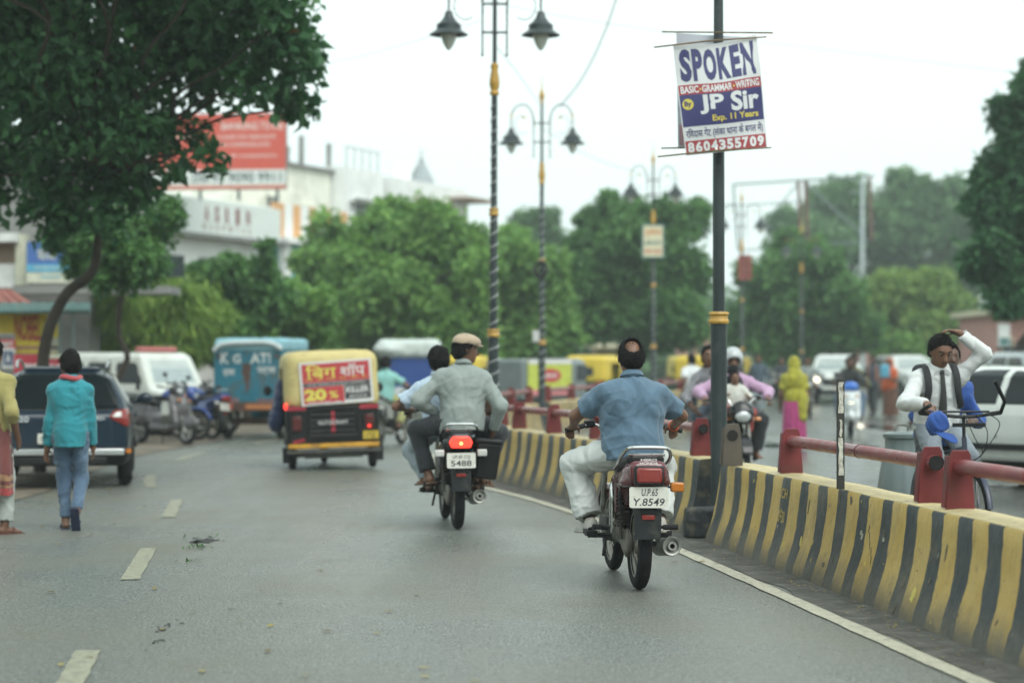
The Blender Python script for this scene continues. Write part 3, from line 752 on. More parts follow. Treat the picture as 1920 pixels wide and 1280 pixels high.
# thin stake, black with peeled white patches
MSTAKE = mat('black_stake_paint', (0.035, 0.035, 0.03), 0.7, var=0.3, scale=12)
MSTW = mat('peeling_white_paint', (0.55, 0.54, 0.47), 0.7, var=0.12, scale=40, dirt=(0.14, 0.13, 0.11), damt=0.5, dscale=22)
ys_ = ypx(1622, 9, 18); root = thing('marker_stake', 'thin black stake with peeling white panels, in front of the red rail', 'stake', medp(ys_, 0, -0.17))
s_ = S(ys_); hz = lambda py: CAMH-(py-HOR)/s_
MB().box((0, 0, (hz(916)+hz(710))/2), (0.050, 0.035, hz(710)-hz(916))).build('stake', MSTAKE, root, bevel=0.003)
for (a, b_, w_) in ((716, 774, 0.032), (786, 818, 0.020), (820, 890, 0.030)):
    n = 7; rr = random.Random(a); L_ = []; R_ = []
    for i in range(n):
        z = hz(b_)+(hz(a)-hz(b_))*i/(n-1); L_.append((-w_/2+rr.uniform(-.004, .006), z)); R_.append((w_/2+rr.uniform(-.006, .004), z))
    MB().prism(L_+R_[::-1], 0.002, (0, -0.0195, 0), (PI/2, 0, 0)).build('white_panel', MSTW, root, smooth=False)

# ------------------------------------------------------------------ lamp posts
MPOLE = mat('black_green_pole_paint', (0.016, 0.026, 0.027), 0.42, var=0.25, scale=3, dirt=(0.07, 0.075, 0.065), damt=0.25, dscale=5, rvar=0.1)
MGOLD = mat('gold_paint', (0.48, 0.28, 0.05), 0.42, var=0.25, scale=14, dirt=(0.2, 0.13, 0.03), damt=0.3, dscale=16)
MSHADE = mat('lamp_shade_paint', (0.022, 0.034, 0.036), 0.4, var=0.15)
MBULB = mat('frosted_bulb', (0.58, 0.60, 0.54), 0.3, var=0.06)
MTAPE = mat('spiral_tape', (0.45, 0.47, 0.46), 0.35, var=0.2)
def lamp_post(x, y, label, tape=True, z0=0.0):
    root = thing('lamp_post', label, 'lamp post', (x, y, z0), 0, 'twin lamp posts along the median')
    MB().lathe([(0.0, 0.0), (0.078, 0.0), (0.078, 0.10), (0.072, 0.13), (0.070, 1.90), (0.052, 1.92), (0.050, 3.50), (0.044, 3.52), (0.040, 5.05), (0.03, 5.45), (0.028, 6.70), (0, 6.70)], n=18).build('pole', MPOLE, root)
    for z, r in ((1.86, 0.072), (3.47, 0.054)):
        MB().lathe([(r-0.02, z-0.05), (r+0.012, z-0.045), (r+0.018, z-0.025), (r+0.006, z-0.005), (r+0.006, z+0.02), (r+0.018, z+0.035), (r+0.010, z+0.052), (r-0.02, z+0.055)], n=18).build('collar', MGOLD, root)
    MB().lathe([(0.03, 5.02), (0.062, 5.03), (0.066, 5.06), (0.046, 5.09), (0.060, 5.12), (0.072, 5.19), (0.062, 5.27), (0.046, 5.36), (0.054, 5.40), (0.056, 5.43), (0.03, 5.45)], n=18).build('urn', MGOLD, root)
    MB().lathe([(0.0, 6.62), (0.045, 6.64), (0.03, 6.68), (0.05, 6.74), (0.062, 6.79), (0.045, 6.85), (0.022, 6.90), (0.012, 7.0), (0.003, 7.28)], n=14).build('finial', MGOLD, root)
    fr = MB()
    for sx in (-1, 1): fr.tube([(sx*0.165, 0, 5.58), (sx*0.165, 0, 6.36)], 0.012, 8); fr.ball((sx*0.165, 0, 5.56), 0.022, 8)
    for z in (5.86, 6.24): fr.tube([(-0.18, 0, z), (0.18, 0, z)], 0.016, 8)
    fr.build('cross_frame', MPOLE, root)
    for sx in (-1, 1):
        arm = MB().tube([(sx*a, 0, b) for a, b in [(0.165, 6.10)]] + spline([(sx*0.165, 0, 6.20), (sx*0.19, 0, 6.42), (sx*0.28, 0, 6.57), (sx*0.40, 0, 6.61), (sx*0.53, 0, 6.56), (sx*0.61, 0, 6.40), (sx*0.62, 0, 6.22), (sx*0.62, 0, 6.12)], 6), 0.014, 8)
        arm.tube(spline([(sx*0.30, 0, 6.06), (sx*0.42, 0, 6.03), (sx*0.53, 0, 6.12), (sx*0.54, 0, 6.27), (sx*0.45, 0, 6.38), (sx*0.34, 0, 6.37)], 6), 0.007, 6)
        arm.build('arm', MPOLE, root)
        MB().ball((sx*0.37, 0, 6.35), (0.035, 0.02, 0.035), 8).build('rosette', MGOLD, root)
        MB().tube([(sx*0.62, 0, 6.33), (sx*0.62, 0, 6.44)], 0.018, 8).build('arm_sleeve', MGOLD, root)
        sh_ = MB().lathe([(0.0, 6.14), (0.045, 6.14), (0.055, 6.10), (0.075, 6.05), (0.13, 5.985), (0.165, 5.965), (0.168, 5.90), (0.18, 5.885), (0.268, 5.825), (0.255, 5.82), (0.16, 5.88), (0.0, 5.89)], (sx*0.62, 0, 0), n=20).build('lamp_shade', MSHADE, root)
        MB().lathe([(0.0, 5.62), (0.02, 5.625), (0.055, 5.67), (0.088, 5.74), (0.108, 5.81), (0.112, 5.86), (0.0, 5.87)], (sx*0.62, 0, 0), n=16).build('lamp_bulb', MBULB, sh_)
    if tape:
        pts = []
        for i in range(430):
            z = 0.9+4.0*i/430; a = 2*PI*z/0.17; r = (0.074 if z < 1.9 else 0.055 if z < 3.5 else 0.047)
            pts.append((r*math.cos(a), r*math.sin(a), z))
        MB().tube(pts, 0.0075, 5).build('light_strip', MTAPE, root)
    return root
lpB = lamp_post(at(924, HOR, 27.3).x, 27.3, 'tall lamp post with spiral tape directly behind the man in the beige cap'); lpB.rotation_euler = (R(0.3), R(0.25), 0); lpB.scale = (1, 1, 1.012)
lpA = copy_tree(lpB)
for ch in list(lpA.children):
    if ch.name.startswith('light_strip'): bpy.data.objects.remove(ch)
lpA.location = (at(1348, 870, YA+0.1).x, YA+0.1, 0); lpA.rotation_euler = (0, 0, R(20)); lpA['label'] = 'thick black pole with a gold collar, carrying the SPOKEN banner'
for px, Y, lab in ((1016, 41, 'lamp post between the grey shirt pillion and the blue shirt rider, tyre hung round it'), (1225, 54, 'lamp post carrying the small orange and white board'),
                   (1391, 67, 'far lamp post carrying the dark red board, close past the SPOKEN pole'), (1503, 83, 'farthest lamp post, hazy, in front of the empty steel frame')):
    c = copy_tree(lpB); c.location = (at(px, 675, Y).x, Y, 0); c.rotation_euler = (0, 0, R({1016: 0, 1225: 12, 1391: 0, 1503: -5}[px])); c['label'] = lab
# a tyre-like coil and a junction box on the second post
Yc = 41; xc = at(1016, 675, Yc).x
tr = MB().tube([(0.12*math.cos(a), 0.03*math.sin(a*3), 0.15*math.sin(a)) for a in np.linspace(0, 2*PI, 25)[:-1]], 0.035, 8, closed=True).build('cable_coil', mat('black_rubber', (0.015, 0.015, 0.016), 0.7)); tr.location = (xc-0.02, Yc-0.12, 3.35)
tag(tr, 'black coil of cable hung round the second taped lamp post', 'cable coil')
jb = MB().box((0, 0, 0), (0.14, 0.1, 0.24)).box((0, -0.055, -0.02), (0.10, 0.01, 0.17)).build('junction_box', mat('box_grey', (0.5, 0.5, 0.48), 0.5), bevel=0.01); jb.location = (xc-0.12, Yc-0.08, 2.0); tag(jb, 'small pale junction box low on the lamp post with the cable coil', 'junction box')

# ------------------------------------------------------------------ the SPOKEN banner
MCLOTH = mat('banner_white', (0.66, 0.67, 0.68), 0.42, var=0.05, scale=3)
MBLUE = mat('banner_blue', (0.045, 0.046, 0.15), 0.42, var=0.10, scale=3)
MBRED = mat('banner_red', (0.36, 0.05, 0.06), 0.42, var=0.08, scale=3)
MBYEL = mat('banner_yellow', (0.66, 0.54, 0.10), 0.42, var=0.06)
MWHT = mat('banner_letter_white', (0.70, 0.71, 0.72), 0.42, var=0.04)
MSTICK = mat('bamboo_stick', (0.16, 0.11, 0.05), 0.7, var=0.3, scale=20)
YB = YA-0.15
cTL, cTR, cBR, cBL = at(1262, 85, YB), at(1418, 66, YB), at(1439, 277, YB), at(1287, 292, YB)
bc = (cTL+cTR+cBR+cBL)/4
def bmap(u, v, lift=0.0):
    "u to the right, v downward, both 0..1, on the slightly slack cloth"
    p = cTL.lerp(cTR, u).lerp(cBL.lerp(cBR, u), v)
    p = p + (cTL-cBL).normalized()*(-0.022*math.sin(PI*u)*(1-v) + 0.006*math.sin(u*9)*(1-v)) + Vector((0.014*math.sin(PI*v)*(u-0.5), 0, 0))
    w = 0.016*math.sin(u*5.2+v*2.0)*(0.3+v)+0.012*math.sin(v*7+u*3)-0.045*math.sin(PI*u)*math.sin(PI*v)*0.6
    return p-bc+Vector((0, -lift+w, 0))
ban = thing('banner', 'white and blue SPOKEN class banner tied to the black pole', 'banner', bc)
def patch(u0, u1, v0, v1, lift, m, name, nu=24, nv=6):
    MB().grid([[bmap(u0+(u1-u0)*i/nu, v0+(v1-v0)*j/nv, lift) for i in range(nu+1)] for j in range(nv+1)], flip=True).build(name, m, ban, sharp=180)
patch(0, 1, 0, 1, 0, MCLOTH, 'cloth', 24, 24)
patch(0.012, 0.988, 0.368, 0.458, 0.0015, MBRED, 'red_band'); patch(0.012, 0.988, 0.458, 0.745, 0.0015, MBLUE, 'blue_band', 24, 10); patch(0.012, 0.988, 0.872, 0.99, 0.0015, MBRED, 'red_band')
def btext(s_, u0, u1, v0, v1, m, bold=0.012, lift=0.003, skew=0.0):
    cu, cv = (u0+u1)/2, (v0+v1)/2
    def wp(co):
        out = co.copy()
        for i, (x, y, z) in enumerate(co):
            p = bmap(cu+x, cv-y, lift); out[i] = p
        return out
    o = text(s_, u1-u0, v1-v0, m, ban, 'lettering', None, bold, 0.0, warp=wp); return o
for ch, u0, u1 in (('S', .055, .19), ('P', .205, .325), ('O', .335, .485), ('K', .50, .645), ('E', .655, .77), ('N', .785, .945)): btext(ch, u0, u1, 0.045, 0.34, MBLUE, 0.05)
btext('BASIC', 0.035, 0.245, 0.380, 0.446, MWHT, 0.03); btext('GRAMMAR', 0.285, 0.64, 0.380, 0.446, MWHT, 0.03); btext('WRITING', 0.68, 0.965, 0.380, 0.446, MWHT, 0.03)
for u in (0.265, 0.66):
    MB().add([bmap(u+0.011*math.cos(a), 0.415+0.009*math.sin(a), 0.003) for a in np.linspace(0, 2*PI, 13)[:-1]], [tuple(range(11, -1, -1))]).build('yellow_dot', MBYEL, ban, smooth=False)
btext('JP', 0.235, 0.525, 0.468, 0.645, MWHT, 0.035); btext('Sir', 0.605, 0.945, 0.462, 0.64, MWHT, 0.035)
MB().add([bmap(0.10+0.066*math.cos(a), 0.545+0.05*math.sin(a), 0.003) for a in np.linspace(0, 2*PI, 29)[:-1]], [tuple(range(27, -1, -1))]).build('yellow_disc', MBYEL, ban, smooth=False)
btext('By', 0.058, 0.142, 0.515, 0.578, MBLUE, 0.03, 0.0045)
btext('Exp. 11 Years', 0.37, 0.925, 0.655, 0.728, MBYEL, 0.03)
btext('रविदास गेट (लंका थाना के बगल में)'.replace('वि', 'िव'), 0.035, 0.965, 0.762, 0.862, MBLUE, 0.008)
for i, ch in enumerate('8604355709'): btext(ch, 0.035+0.0945*i, 0.035+0.0945*i+0.080, 0.884, 0.978, MWHT, 0.05)
for a, b_ in ((at(1226, 89, YB-0.02), at(1437, 69.5, YB-0.02)), (at(1233, 294, YB-0.02), at(1446, 277, YB-0.02))):
    MB().tube([a-bc, (a*0.5+b_*0.5)-bc+Vector((0, 0, 0.012)), b_-bc], [0.007, 0.008, 0.006], 7).build('bamboo_stick', MSTICK, ban)
YK = YA+0.16; q = [at(1268, 62, YK), at(1402, 70, YK), at(1408, 272, YK), at(1271, 277, YK)]; kc = sum(q, Vector())/4
bk = thing('banner', 'pale back side of a second banner showing behind the SPOKEN banner', 'banner', kc)
kmap = lambda u, v, l=0.0: q[0].lerp(q[1], u).lerp(q[3].lerp(q[2], u), v)-kc+Vector((0, 0.015*math.sin(4*u+6*v)-l, 0))
MBACK = mat('banner_reverse', (0.52, 0.54, 0.60), 0.5, var=0.05)
MB().grid([[kmap(i/16, j/16) for i in range(17)] for j in range(17)], flip=True).build('cloth', MBACK, bk, sharp=180)
MB().grid([[kmap(0.02+0.96*i/8, 0.80+0.18*j/3, 0.002) for i in range(9)] for j in range(4)], flip=True).build('red_band', mat('banner_red_reverse', (0.52, 0.30, 0.34), 0.5), bk, sharp=180)
MB().grid([[kmap(0.02+0.96*i/8, 0.5+0.18*j/3, 0.002) for i in range(9)] for j in range(4)], flip=True).build('blue_band', mat('banner_blue_reverse', (0.27, 0.29, 0.45), 0.5), bk, sharp=180)
for a, b_ in ((at(1241, 60, YK), at(1449, 62, YK-0.3)), (at(1240, 278, YK), at(1420, 275, YK))):
    MB().tube([a-kc, b_-kc], 0.007, 7).build('bamboo_stick', MSTICK, bk)

# boards on the far posts
MPAP = mat('poster_cream', (0.62, 0.58, 0.40), 0.6, var=0.06)
def board(px0, px1, py0, py1, Y, label, base, edge, rows):
    a, b_ = at(px0, py0, Y), at(px1, py1, Y); c = (a+b_)/2; w, h = abs(b_.x-a.x), abs(a.z-b_.z)
    r_ = thing('sign_board', label, 'sign', c)
    MB().box((0, 0, 0), (w, 0.03, h)).build('panel', base, r_)
    f = MB()
    for z in (-1, 1): f.box((0, -0.018, z*(h/2-0.02)), (w, 0.012, 0.04))
    for x in (-1, 1): f.box((x*(w/2-0.02), -0.018, 0), (0.04, 0.012, h-0.08))
    f.build('frame', edge, r_)
    for (s_, u, v, ww, hh, m) in rows: text(s_, w*ww, h*hh, m, r_, 'lettering', face_mtx((w*(u-0.5), -0.0165, h*(0.5-v)), (1, 0, 0), (0, 0, 1)), 0.02, 0.001)
    return r_
MORG = mat('board_orange', (0.62, 0.20, 0.04), 0.55); MTEAL = mat('board_teal', (0.06, 0.16, 0.15), 0.55); MDRED = mat('board_dark_red', (0.18, 0.05, 0.04), 0.6)
board(1203, 1246, 420, 484, 53.8, 'cream board with orange writing on the third lamp post', MPAP, MTEAL, [('ट्रिपल', 0.5, 0.25, 0.75, 0.22, MORG), ('LIBRARY', 0.5, 0.55, 0.8, 0.12, MTEAL), ('9453 6021', 0.5, 0.80, 0.75, 0.13, mat('board_red', (0.5, 0.07, 0.04), 0.55))])
board(1384, 1409, 478, 524, 66.8, 'small dark red board on the hazy lamp post past the SPOKEN pole', MDRED, mat('board_red_edge', (0.3, 0.07, 0.05), 0.6), [])

# ------------------------------------------------------------------ overhead cables
MCAB = mat('cable_sheath', (0.10, 0.17, 0.17), 0.6)
def cable(pts, r, label):
    P = [at(*p) for p in pts]; c = P[0]
    o = MB().tube(spline([p-c for p in P], 8), r, 5).build('overhead_cable', MCAB); o.location = c
    tag(o, label, 'cable')
cable([(1165, -30, 36), (1130, 70, 38), (1090, 150, 40), (1050, 200, 41)], 0.014, 'slack green cable sagging down to the second lamp post')
cable([(880, -10, 40), (1020, 25, 45), (1250, 60, 50), (1500, 88, 55), (1920, 138, 62)], 0.007, 'thin cable crossing the sky behind the SPOKEN banner')
cable([(560, 130, 60), (700, 100, 50), (900, 40, 40)], 0.007, 'thin cable from the big tree up to the taped lamp post')
cable([(933, 90, 27.4), (980, 150, 33), (1010, 195, 41)], 0.006, 'thin wire slung between the first and second taped lamp posts')
cable([(1016, 240, 41), (1120, 300, 47), (1222, 330, 54)], 0.006, 'thin wire slung from the second lamp post to the third')

# ------------------------------------------------------------------ empty hoarding frame and poles beyond the junction
MST = mat('weathered_steel', (0.15, 0.20, 0.19), 0.6, var=0.2); MRUST = mat('rusty_steel', (0.16, 0.085, 0.07), 0.75, var=0.25, scale=3)
Yf = 92; c = at(1508, 675, Yf); c.z = 0
hf = thing('bare_hoarding', 'empty rusty steel hoarding frame on twin posts rising above the hazy trees', 'hoarding frame', c)
A = lambda x, y, dy=0: at(x, y, Yf+dy)-c
for a, b_, r, m, nm in (((1497, 338), (1512, 672), 0.08, MRUST, 'post'), ((1510, 338), (1522, 672), 0.08, MRUST, 'post'), ((1375, 346), (1640, 330), 0.05, MST, 'beam'), ((1375, 346), (1384, 470), 0.05, MST, 'upright'),
                        ((1630, 330), (1634, 452), 0.07, MRUST, 'upright'), ((1500, 340), (1436, 415), 0.035, MST, 'brace'), ((1512, 345), (1612, 436), 0.05, MST, 'brace'), ((1345, 388), (1500, 378), 0.03, MST, 'beam'), ((1384, 470), (1634, 452), 0.035, MST, 'beam')):
    MB().tube([A(*a), A(*b_)], r, 8).build(nm, m, hf)
Yp = 110; c = at(1617, 675, Yp); c.z = 0
up = thing('utility_pole', 'pale grey utility pole standing in front of the hazy tall trees', 'pole', c)
MB().tube([(0, 0, 0), at(1617, 340, Yp)-c], [0.14, 0.10], 10).build('shaft', mat('pale_pole', (0.42, 0.48, 0.48), 0.6), up)
MB().box((0, 0, (at(1617, 360, Yp)-c).z), (1.2, 0.1, 0.1)).build('cross_arm', MST, up)
# ------------------------------------------------------------------ trees
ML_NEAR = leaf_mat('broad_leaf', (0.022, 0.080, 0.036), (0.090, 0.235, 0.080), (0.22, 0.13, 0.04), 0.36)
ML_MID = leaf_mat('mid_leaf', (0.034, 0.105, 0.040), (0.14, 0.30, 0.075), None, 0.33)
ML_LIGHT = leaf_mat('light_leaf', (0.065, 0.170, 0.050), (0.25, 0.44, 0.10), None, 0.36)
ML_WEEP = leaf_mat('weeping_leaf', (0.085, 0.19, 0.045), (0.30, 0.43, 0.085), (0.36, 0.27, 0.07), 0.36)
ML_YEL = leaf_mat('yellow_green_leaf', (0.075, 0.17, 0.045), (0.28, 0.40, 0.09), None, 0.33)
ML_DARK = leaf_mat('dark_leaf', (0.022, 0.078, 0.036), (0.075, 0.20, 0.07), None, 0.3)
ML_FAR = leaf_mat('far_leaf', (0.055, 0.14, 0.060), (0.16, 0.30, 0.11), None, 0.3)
MBARK = mat('bark', (0.055, 0.042, 0.032), 0.9, var=0.35, scale=4, bump=0.8, bscale=12)

def leaves(centres, radii, n, size, asp, rg, squash=0.85, droop=0.0, up=0.35, shell=0.45, clump=None):
    "leaf blades (two folded halves as quads) spread through clumps; returns V, F, shade"
    centres = np.array(centres); radii = np.array(radii); w = radii**2; w = w/w.sum()
    k = rg.choice(len(centres), n, p=w)
    d = rg.normal(size=(n, 3)); d /= np.linalg.norm(d, axis=1)[:, None]
    r = radii[k]*(shell+(1.05-shell)*rg.random(n)**0.6)
    # lumpy clump surface
    q = d*3.1+centres[k]*1.7
    lump = 1+0.16*np.sin(q[:, 0]*2.1+q[:, 1])+0.14*np.sin(q[:, 1]*2.7-q[:, 2]*1.3)+0.12*np.sin(q[:, 2]*3.1+q[:, 0]*0.7)
    r = r*lump
    P = centres[k]+d*r[:, None]*np.array([1, 1, squash])
    if droop: P[:, 2] -= droop*rg.random(n)**2*radii[k]
    nrm = d*0.6+np.array([0, 0, up])+rg.normal(size=(n, 3))*0.5; nrm /= np.linalg.norm(nrm, axis=1)[:, None]
    ax = rg.normal(size=(n, 3))+d*0.8+np.array([0, 0, -0.5-droop*2.5]); ax -= nrm*(ax*nrm).sum(1)[:, None]; ax /= np.linalg.norm(ax, axis=1)[:, None]+1e-9
    sd = np.cross(nrm, ax)
    L_ = size*(0.6+0.8*rg.random(n))[:, None]; W_ = L_*asp
    tip = P+ax*L_; mid = P+ax*L_*0.42; dn = nrm*W_*0.28
    V = np.stack([P, mid+sd*W_*0.5+dn, tip, mid-sd*W_*0.5+dn], 1).reshape(-1, 3)
    i = np.arange(n)*4
    F = np.concatenate([np.stack([i, i+1, i+2], 1), np.stack([i, i+2, i+3], 1)])
    sh = np.clip(0.46+0.22*rg.normal(size=n)+0.22*(lump-1)/0.25*0.6+0.14*d[:, 2], 0, 1)  # light painted into leaf tone: brighter on tops and swells, darker in hollows
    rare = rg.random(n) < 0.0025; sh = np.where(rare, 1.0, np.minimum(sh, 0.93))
    return V, F, np.concatenate([sh, sh])

def limb(b, p0, p1, r0, r1, sag=0.0, seed=0, n=6):
    g = random.Random(seed); L_ = (Vector(p1)-Vector(p0)).length
    pts = [Vector(p0)]
    for i in range(1, n):
        t = i/n; pts.append(Vector(p0).lerp(Vector(p1), t)+Vector((g.gauss(0, .035), g.gauss(0, .035), g.gauss(0, .02)))*L_+Vector((0, 0, sag*math.sin(PI*t)*L_)))
    pts.append(Vector(p1)); k = len(pts)
    b.tube(spline(pts, 3), [r0+(r1-r0)*i/((k-1)*3) for i in range((k-1)*3+1)], 8)

def tree(label, base, Y, blobs, leaf, n, size, asp=0.55, tr=0.18, fork=None, depth=1.0, seed=1, name='tree', droop=0.0, squash=0.9, trunk_pts=None, group=None, shell=0.45, sub=6, up=0.35):
    "blobs: (px, py, rpx[, dy]) clumps of the crown as seen at distance Y"
    rg = np.random.default_rng(seed)
    bx = Vector(base); root = thing(name, label, 'tree', bx, 0, group)
    C = []; Rr = []; main = []
    for bb in blobs:
        px, py, rp = bb[:3]; dy = (bb[3] if len(bb) > 3 else 0)+rg.normal()*depth*0.5
        c = at(px, py, Y+dy)-bx; r = rp/S(Y)
        main.append((c, r)); C.append(c); Rr.append(r*0.8)
        for j in range(sub):         # smaller clumps break the outline
            d = Vector(rg.normal(size=3)).normalized(); C.append(c+d*r*0.78); Rr.append(r*(0.26+0.26*rg.random()))
    V, F, sh = leaves(C, Rr, n, size, asp, rg, squash, droop, up, shell)
    cr = mesh_np('crown', V, F, leaf, root, False, None, sh)
    b = MB()
    top = Vector(fork)-bx if fork is not None else Vector((0, 0, main[0][0].z*0.55))
    if trunk_pts is None:
        limb(b, (0, 0, 0), top, tr, tr*0.7, 0, seed)
    else:
        pts = [Vector(p)-bx for p in trunk_pts]; sp = spline(pts, 5)
        b.tube(sp, [tr*(1-0.45*i/(len(sp)-1)) for i in range(len(sp))], 10); top = pts[-1]
    for i, (c, r) in enumerate(main):
        limb(b, top, c+Vector((0, 0, -0.1*r)), tr*0.42, tr*0.08, 0.06, seed*50+i)
    b.build('trunk', MBARK, root)
    return root
def gpz(px, Y): p = at(px, HOR, Y); return Vector((p.x, Y, 0))

# the big overhanging tree
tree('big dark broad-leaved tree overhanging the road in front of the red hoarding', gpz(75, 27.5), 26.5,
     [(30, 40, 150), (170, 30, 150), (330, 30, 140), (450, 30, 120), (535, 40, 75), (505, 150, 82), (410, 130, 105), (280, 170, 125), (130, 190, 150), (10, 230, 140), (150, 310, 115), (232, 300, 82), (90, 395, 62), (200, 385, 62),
      (265, 370, 42), (350, 300, 16), (330, 330, 18), (372, 255, 20), (560, 190, 42), (575, 95, 42), (-60, 350, 90), (390, 290, 26), (405, 318, 14), (-120, 120, 180), (300, -120, 200), (520, -60, 90), (100, -120, 200), (60, -260, 190, -3), (320, -300, 200, -3), (-160, -200, 200, -4), (480, -260, 150, -2), (150, -420, 200, -5), (-100, -460, 220, -5)],  # last clumps, unseen, added toward the viewer to darken car and road
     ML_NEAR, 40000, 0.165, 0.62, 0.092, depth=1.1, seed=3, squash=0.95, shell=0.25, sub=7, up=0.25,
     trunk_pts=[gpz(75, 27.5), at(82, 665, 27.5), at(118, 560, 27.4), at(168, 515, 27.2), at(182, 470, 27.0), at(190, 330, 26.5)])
tree('tree with fine dark foliage under the overhanging crown, above the weeping tree', gpz(222, 37), 36,
     [(230, 440, 72), (295, 430, 46), (160, 480, 52), (280, 490, 50), (210, 500, 50), (310, 395, 34), (130, 450, 40)], ML_MID, 10000, 0.13, 0.5, 0.07, fork=at(232, 530, 36.4), depth=1.0, seed=5, shell=0.3)
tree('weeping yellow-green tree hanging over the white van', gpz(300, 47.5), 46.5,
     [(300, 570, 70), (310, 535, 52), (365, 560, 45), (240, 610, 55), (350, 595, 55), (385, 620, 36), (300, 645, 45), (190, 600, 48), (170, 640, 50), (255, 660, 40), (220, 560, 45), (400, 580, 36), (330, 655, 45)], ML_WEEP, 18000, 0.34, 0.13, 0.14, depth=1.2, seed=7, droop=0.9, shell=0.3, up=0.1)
tree('bushy mid-green tree with a dark trunk behind the blue cargo rickshaw', gpz(468, 52), 51,
     [(430, 535, 50), (495, 500, 26), (505, 550, 40), (400, 560, 52), (460, 590, 58), (385, 520, 30), (420, 625, 50), (390, 600, 46), (498, 462, 14), (440, 500, 24)], ML_MID, 12000, 0.24, 0.5, 0.15, depth=1.3, seed=9, shell=0.35)
tree('low bright green bush-like tree behind the yellow-topped rickshaw', gpz(560, 54), 53,
     [(545, 590, 55), (590, 570, 36), (520, 630, 50), (580, 620, 45), (500, 660, 45)], ML_LIGHT, 8000, 0.26, 0.45, 0.13, depth=1.2, seed=11, shell=0.35)
tree('broad light green tree in front of the striped building', gpz(730, 66), 64,
     [(640, 470, 70), (715, 440, 68), (790, 440, 62), (850, 455, 58), (600, 510, 52), (690, 540, 78), (780, 530, 80), (860, 530, 62), (620, 570, 50), (720, 610, 65), (810, 610, 65), (880, 600, 52), (660, 620, 45), (895, 500, 40), (590, 480, 26), (820, 405, 30), (730, 395, 28), (640, 655, 45), (700, 665, 45), (770, 660, 45), (840, 655, 45), (900, 650, 40)],
     ML_LIGHT, 42000, 0.27, 0.5, 0.22, depth=2.2, seed=13, shell=0.5, sub=9)
tree('light green tree between the two taped lamp posts', gpz(965, 75), 74,
     [(950, 500, 62), (1010, 520, 60), (930, 560, 55), (980, 590, 62), (1040, 580, 50), (960, 450, 34), (930, 630, 40), (1020, 640, 42), (900, 590, 40), (975, 655, 40), (1060, 630, 38)], ML_LIGHT, 22000, 0.30, 0.5, 0.2, depth=2.0, seed=15, shell=0.5, sub=8)
tree('tall open-topped tree behind the orange board', gpz(1190, 80), 79,
     [(1110, 420, 36), (1120, 470, 55), (1180, 440, 50), (1240, 400, 34), (1290, 420, 40), (1260, 470, 58), (1190, 500, 62), (1110, 530, 60), (1290, 510, 45), (1310, 395, 22), (1140, 380, 26), (1230, 560, 60), (1160, 580, 62), (1270, 580, 55), (1080, 560, 50), (1110, 610, 45), (1210, 620, 48), (1290, 610, 40), (1195, 390, 26), (1070, 500, 36)],
     ML_MID, 34000, 0.30, 0.5, 0.24, depth=2.4, seed=17, shell=0.45, sub=9)
tree('round green tree behind the dark red board', gpz(1480, 92), 90,
     [(1480, 510, 62), (1540, 500, 50), (1430, 560, 55), (1520, 580, 72), (1580, 560, 55), (1450, 620, 62), (1540, 640, 62), (1600, 620, 45), (1400, 610, 40), (1410, 520, 30), (1480, 465, 34)], ML_MID, 24000, 0.34, 0.5, 0.22, depth=2.6, seed=19, shell=0.5, sub=8)
tree('yellow-green tree under the hazy tall trees', gpz(1690, 100), 98,
     [(1640, 560, 52), (1700, 550, 56), (1760, 560, 52), (1670, 620, 56), (1740, 625, 56), (1800, 600, 46), (1610, 600, 38), (1790, 650, 44), (1850, 630, 50)], ML_YEL, 22000, 0.36, 0.5, 0.2, depth=2.5, seed=21, shell=0.5, sub=8)
for k, (lab, bl, sd_) in enumerate((
    ('hazy tall tree behind the empty steel frame', [(1500, 430, 60), (1560, 390, 56), (1600, 360, 42), (1540, 470, 62), (1600, 450, 62), (1470, 490, 46), (1640, 400, 40)], 23),
    ('hazy tall tree rising beyond the pale utility pole', [(1690, 370, 50), (1650, 430, 55), (1720, 430, 62), (1680, 490, 60), (1740, 370, 36), (1700, 345, 26)], 25),
    ('hazy tall tree just clear of the dark tree by the white hatchback', [(1790, 380, 46), (1770, 440, 60), (1820, 430, 50), (1800, 500, 60), (1840, 480, 46), (1760, 520, 50), (1830, 370, 26)], 27))):
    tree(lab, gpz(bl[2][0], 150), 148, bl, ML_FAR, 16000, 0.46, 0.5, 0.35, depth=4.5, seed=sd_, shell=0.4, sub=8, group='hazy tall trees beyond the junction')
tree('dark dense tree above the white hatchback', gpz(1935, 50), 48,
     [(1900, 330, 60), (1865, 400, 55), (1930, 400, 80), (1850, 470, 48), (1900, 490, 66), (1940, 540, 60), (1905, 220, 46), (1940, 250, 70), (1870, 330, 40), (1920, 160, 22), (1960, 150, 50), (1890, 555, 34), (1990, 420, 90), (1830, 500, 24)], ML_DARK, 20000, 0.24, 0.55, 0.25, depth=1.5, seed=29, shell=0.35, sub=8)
tree('faint small tree beyond the flat roofs, between the lamp posts', gpz(1000, 130), 128, [(985, 420, 32), (1020, 415, 28), (1000, 450, 40), (960, 440, 22), (1040, 440, 22)], ML_FAR, 6000, 0.4, 0.5, 0.25, depth=3, seed=31, shell=0.4)
tree('small round bush by the pink walls across the junction', gpz(1690, 94), 93, [(1690, 650, 32), (1665, 660, 22), (1715, 662, 22)], ML_LIGHT, 3500, 0.26, 0.5, 0.1, depth=0.8, seed=33, name='bush')
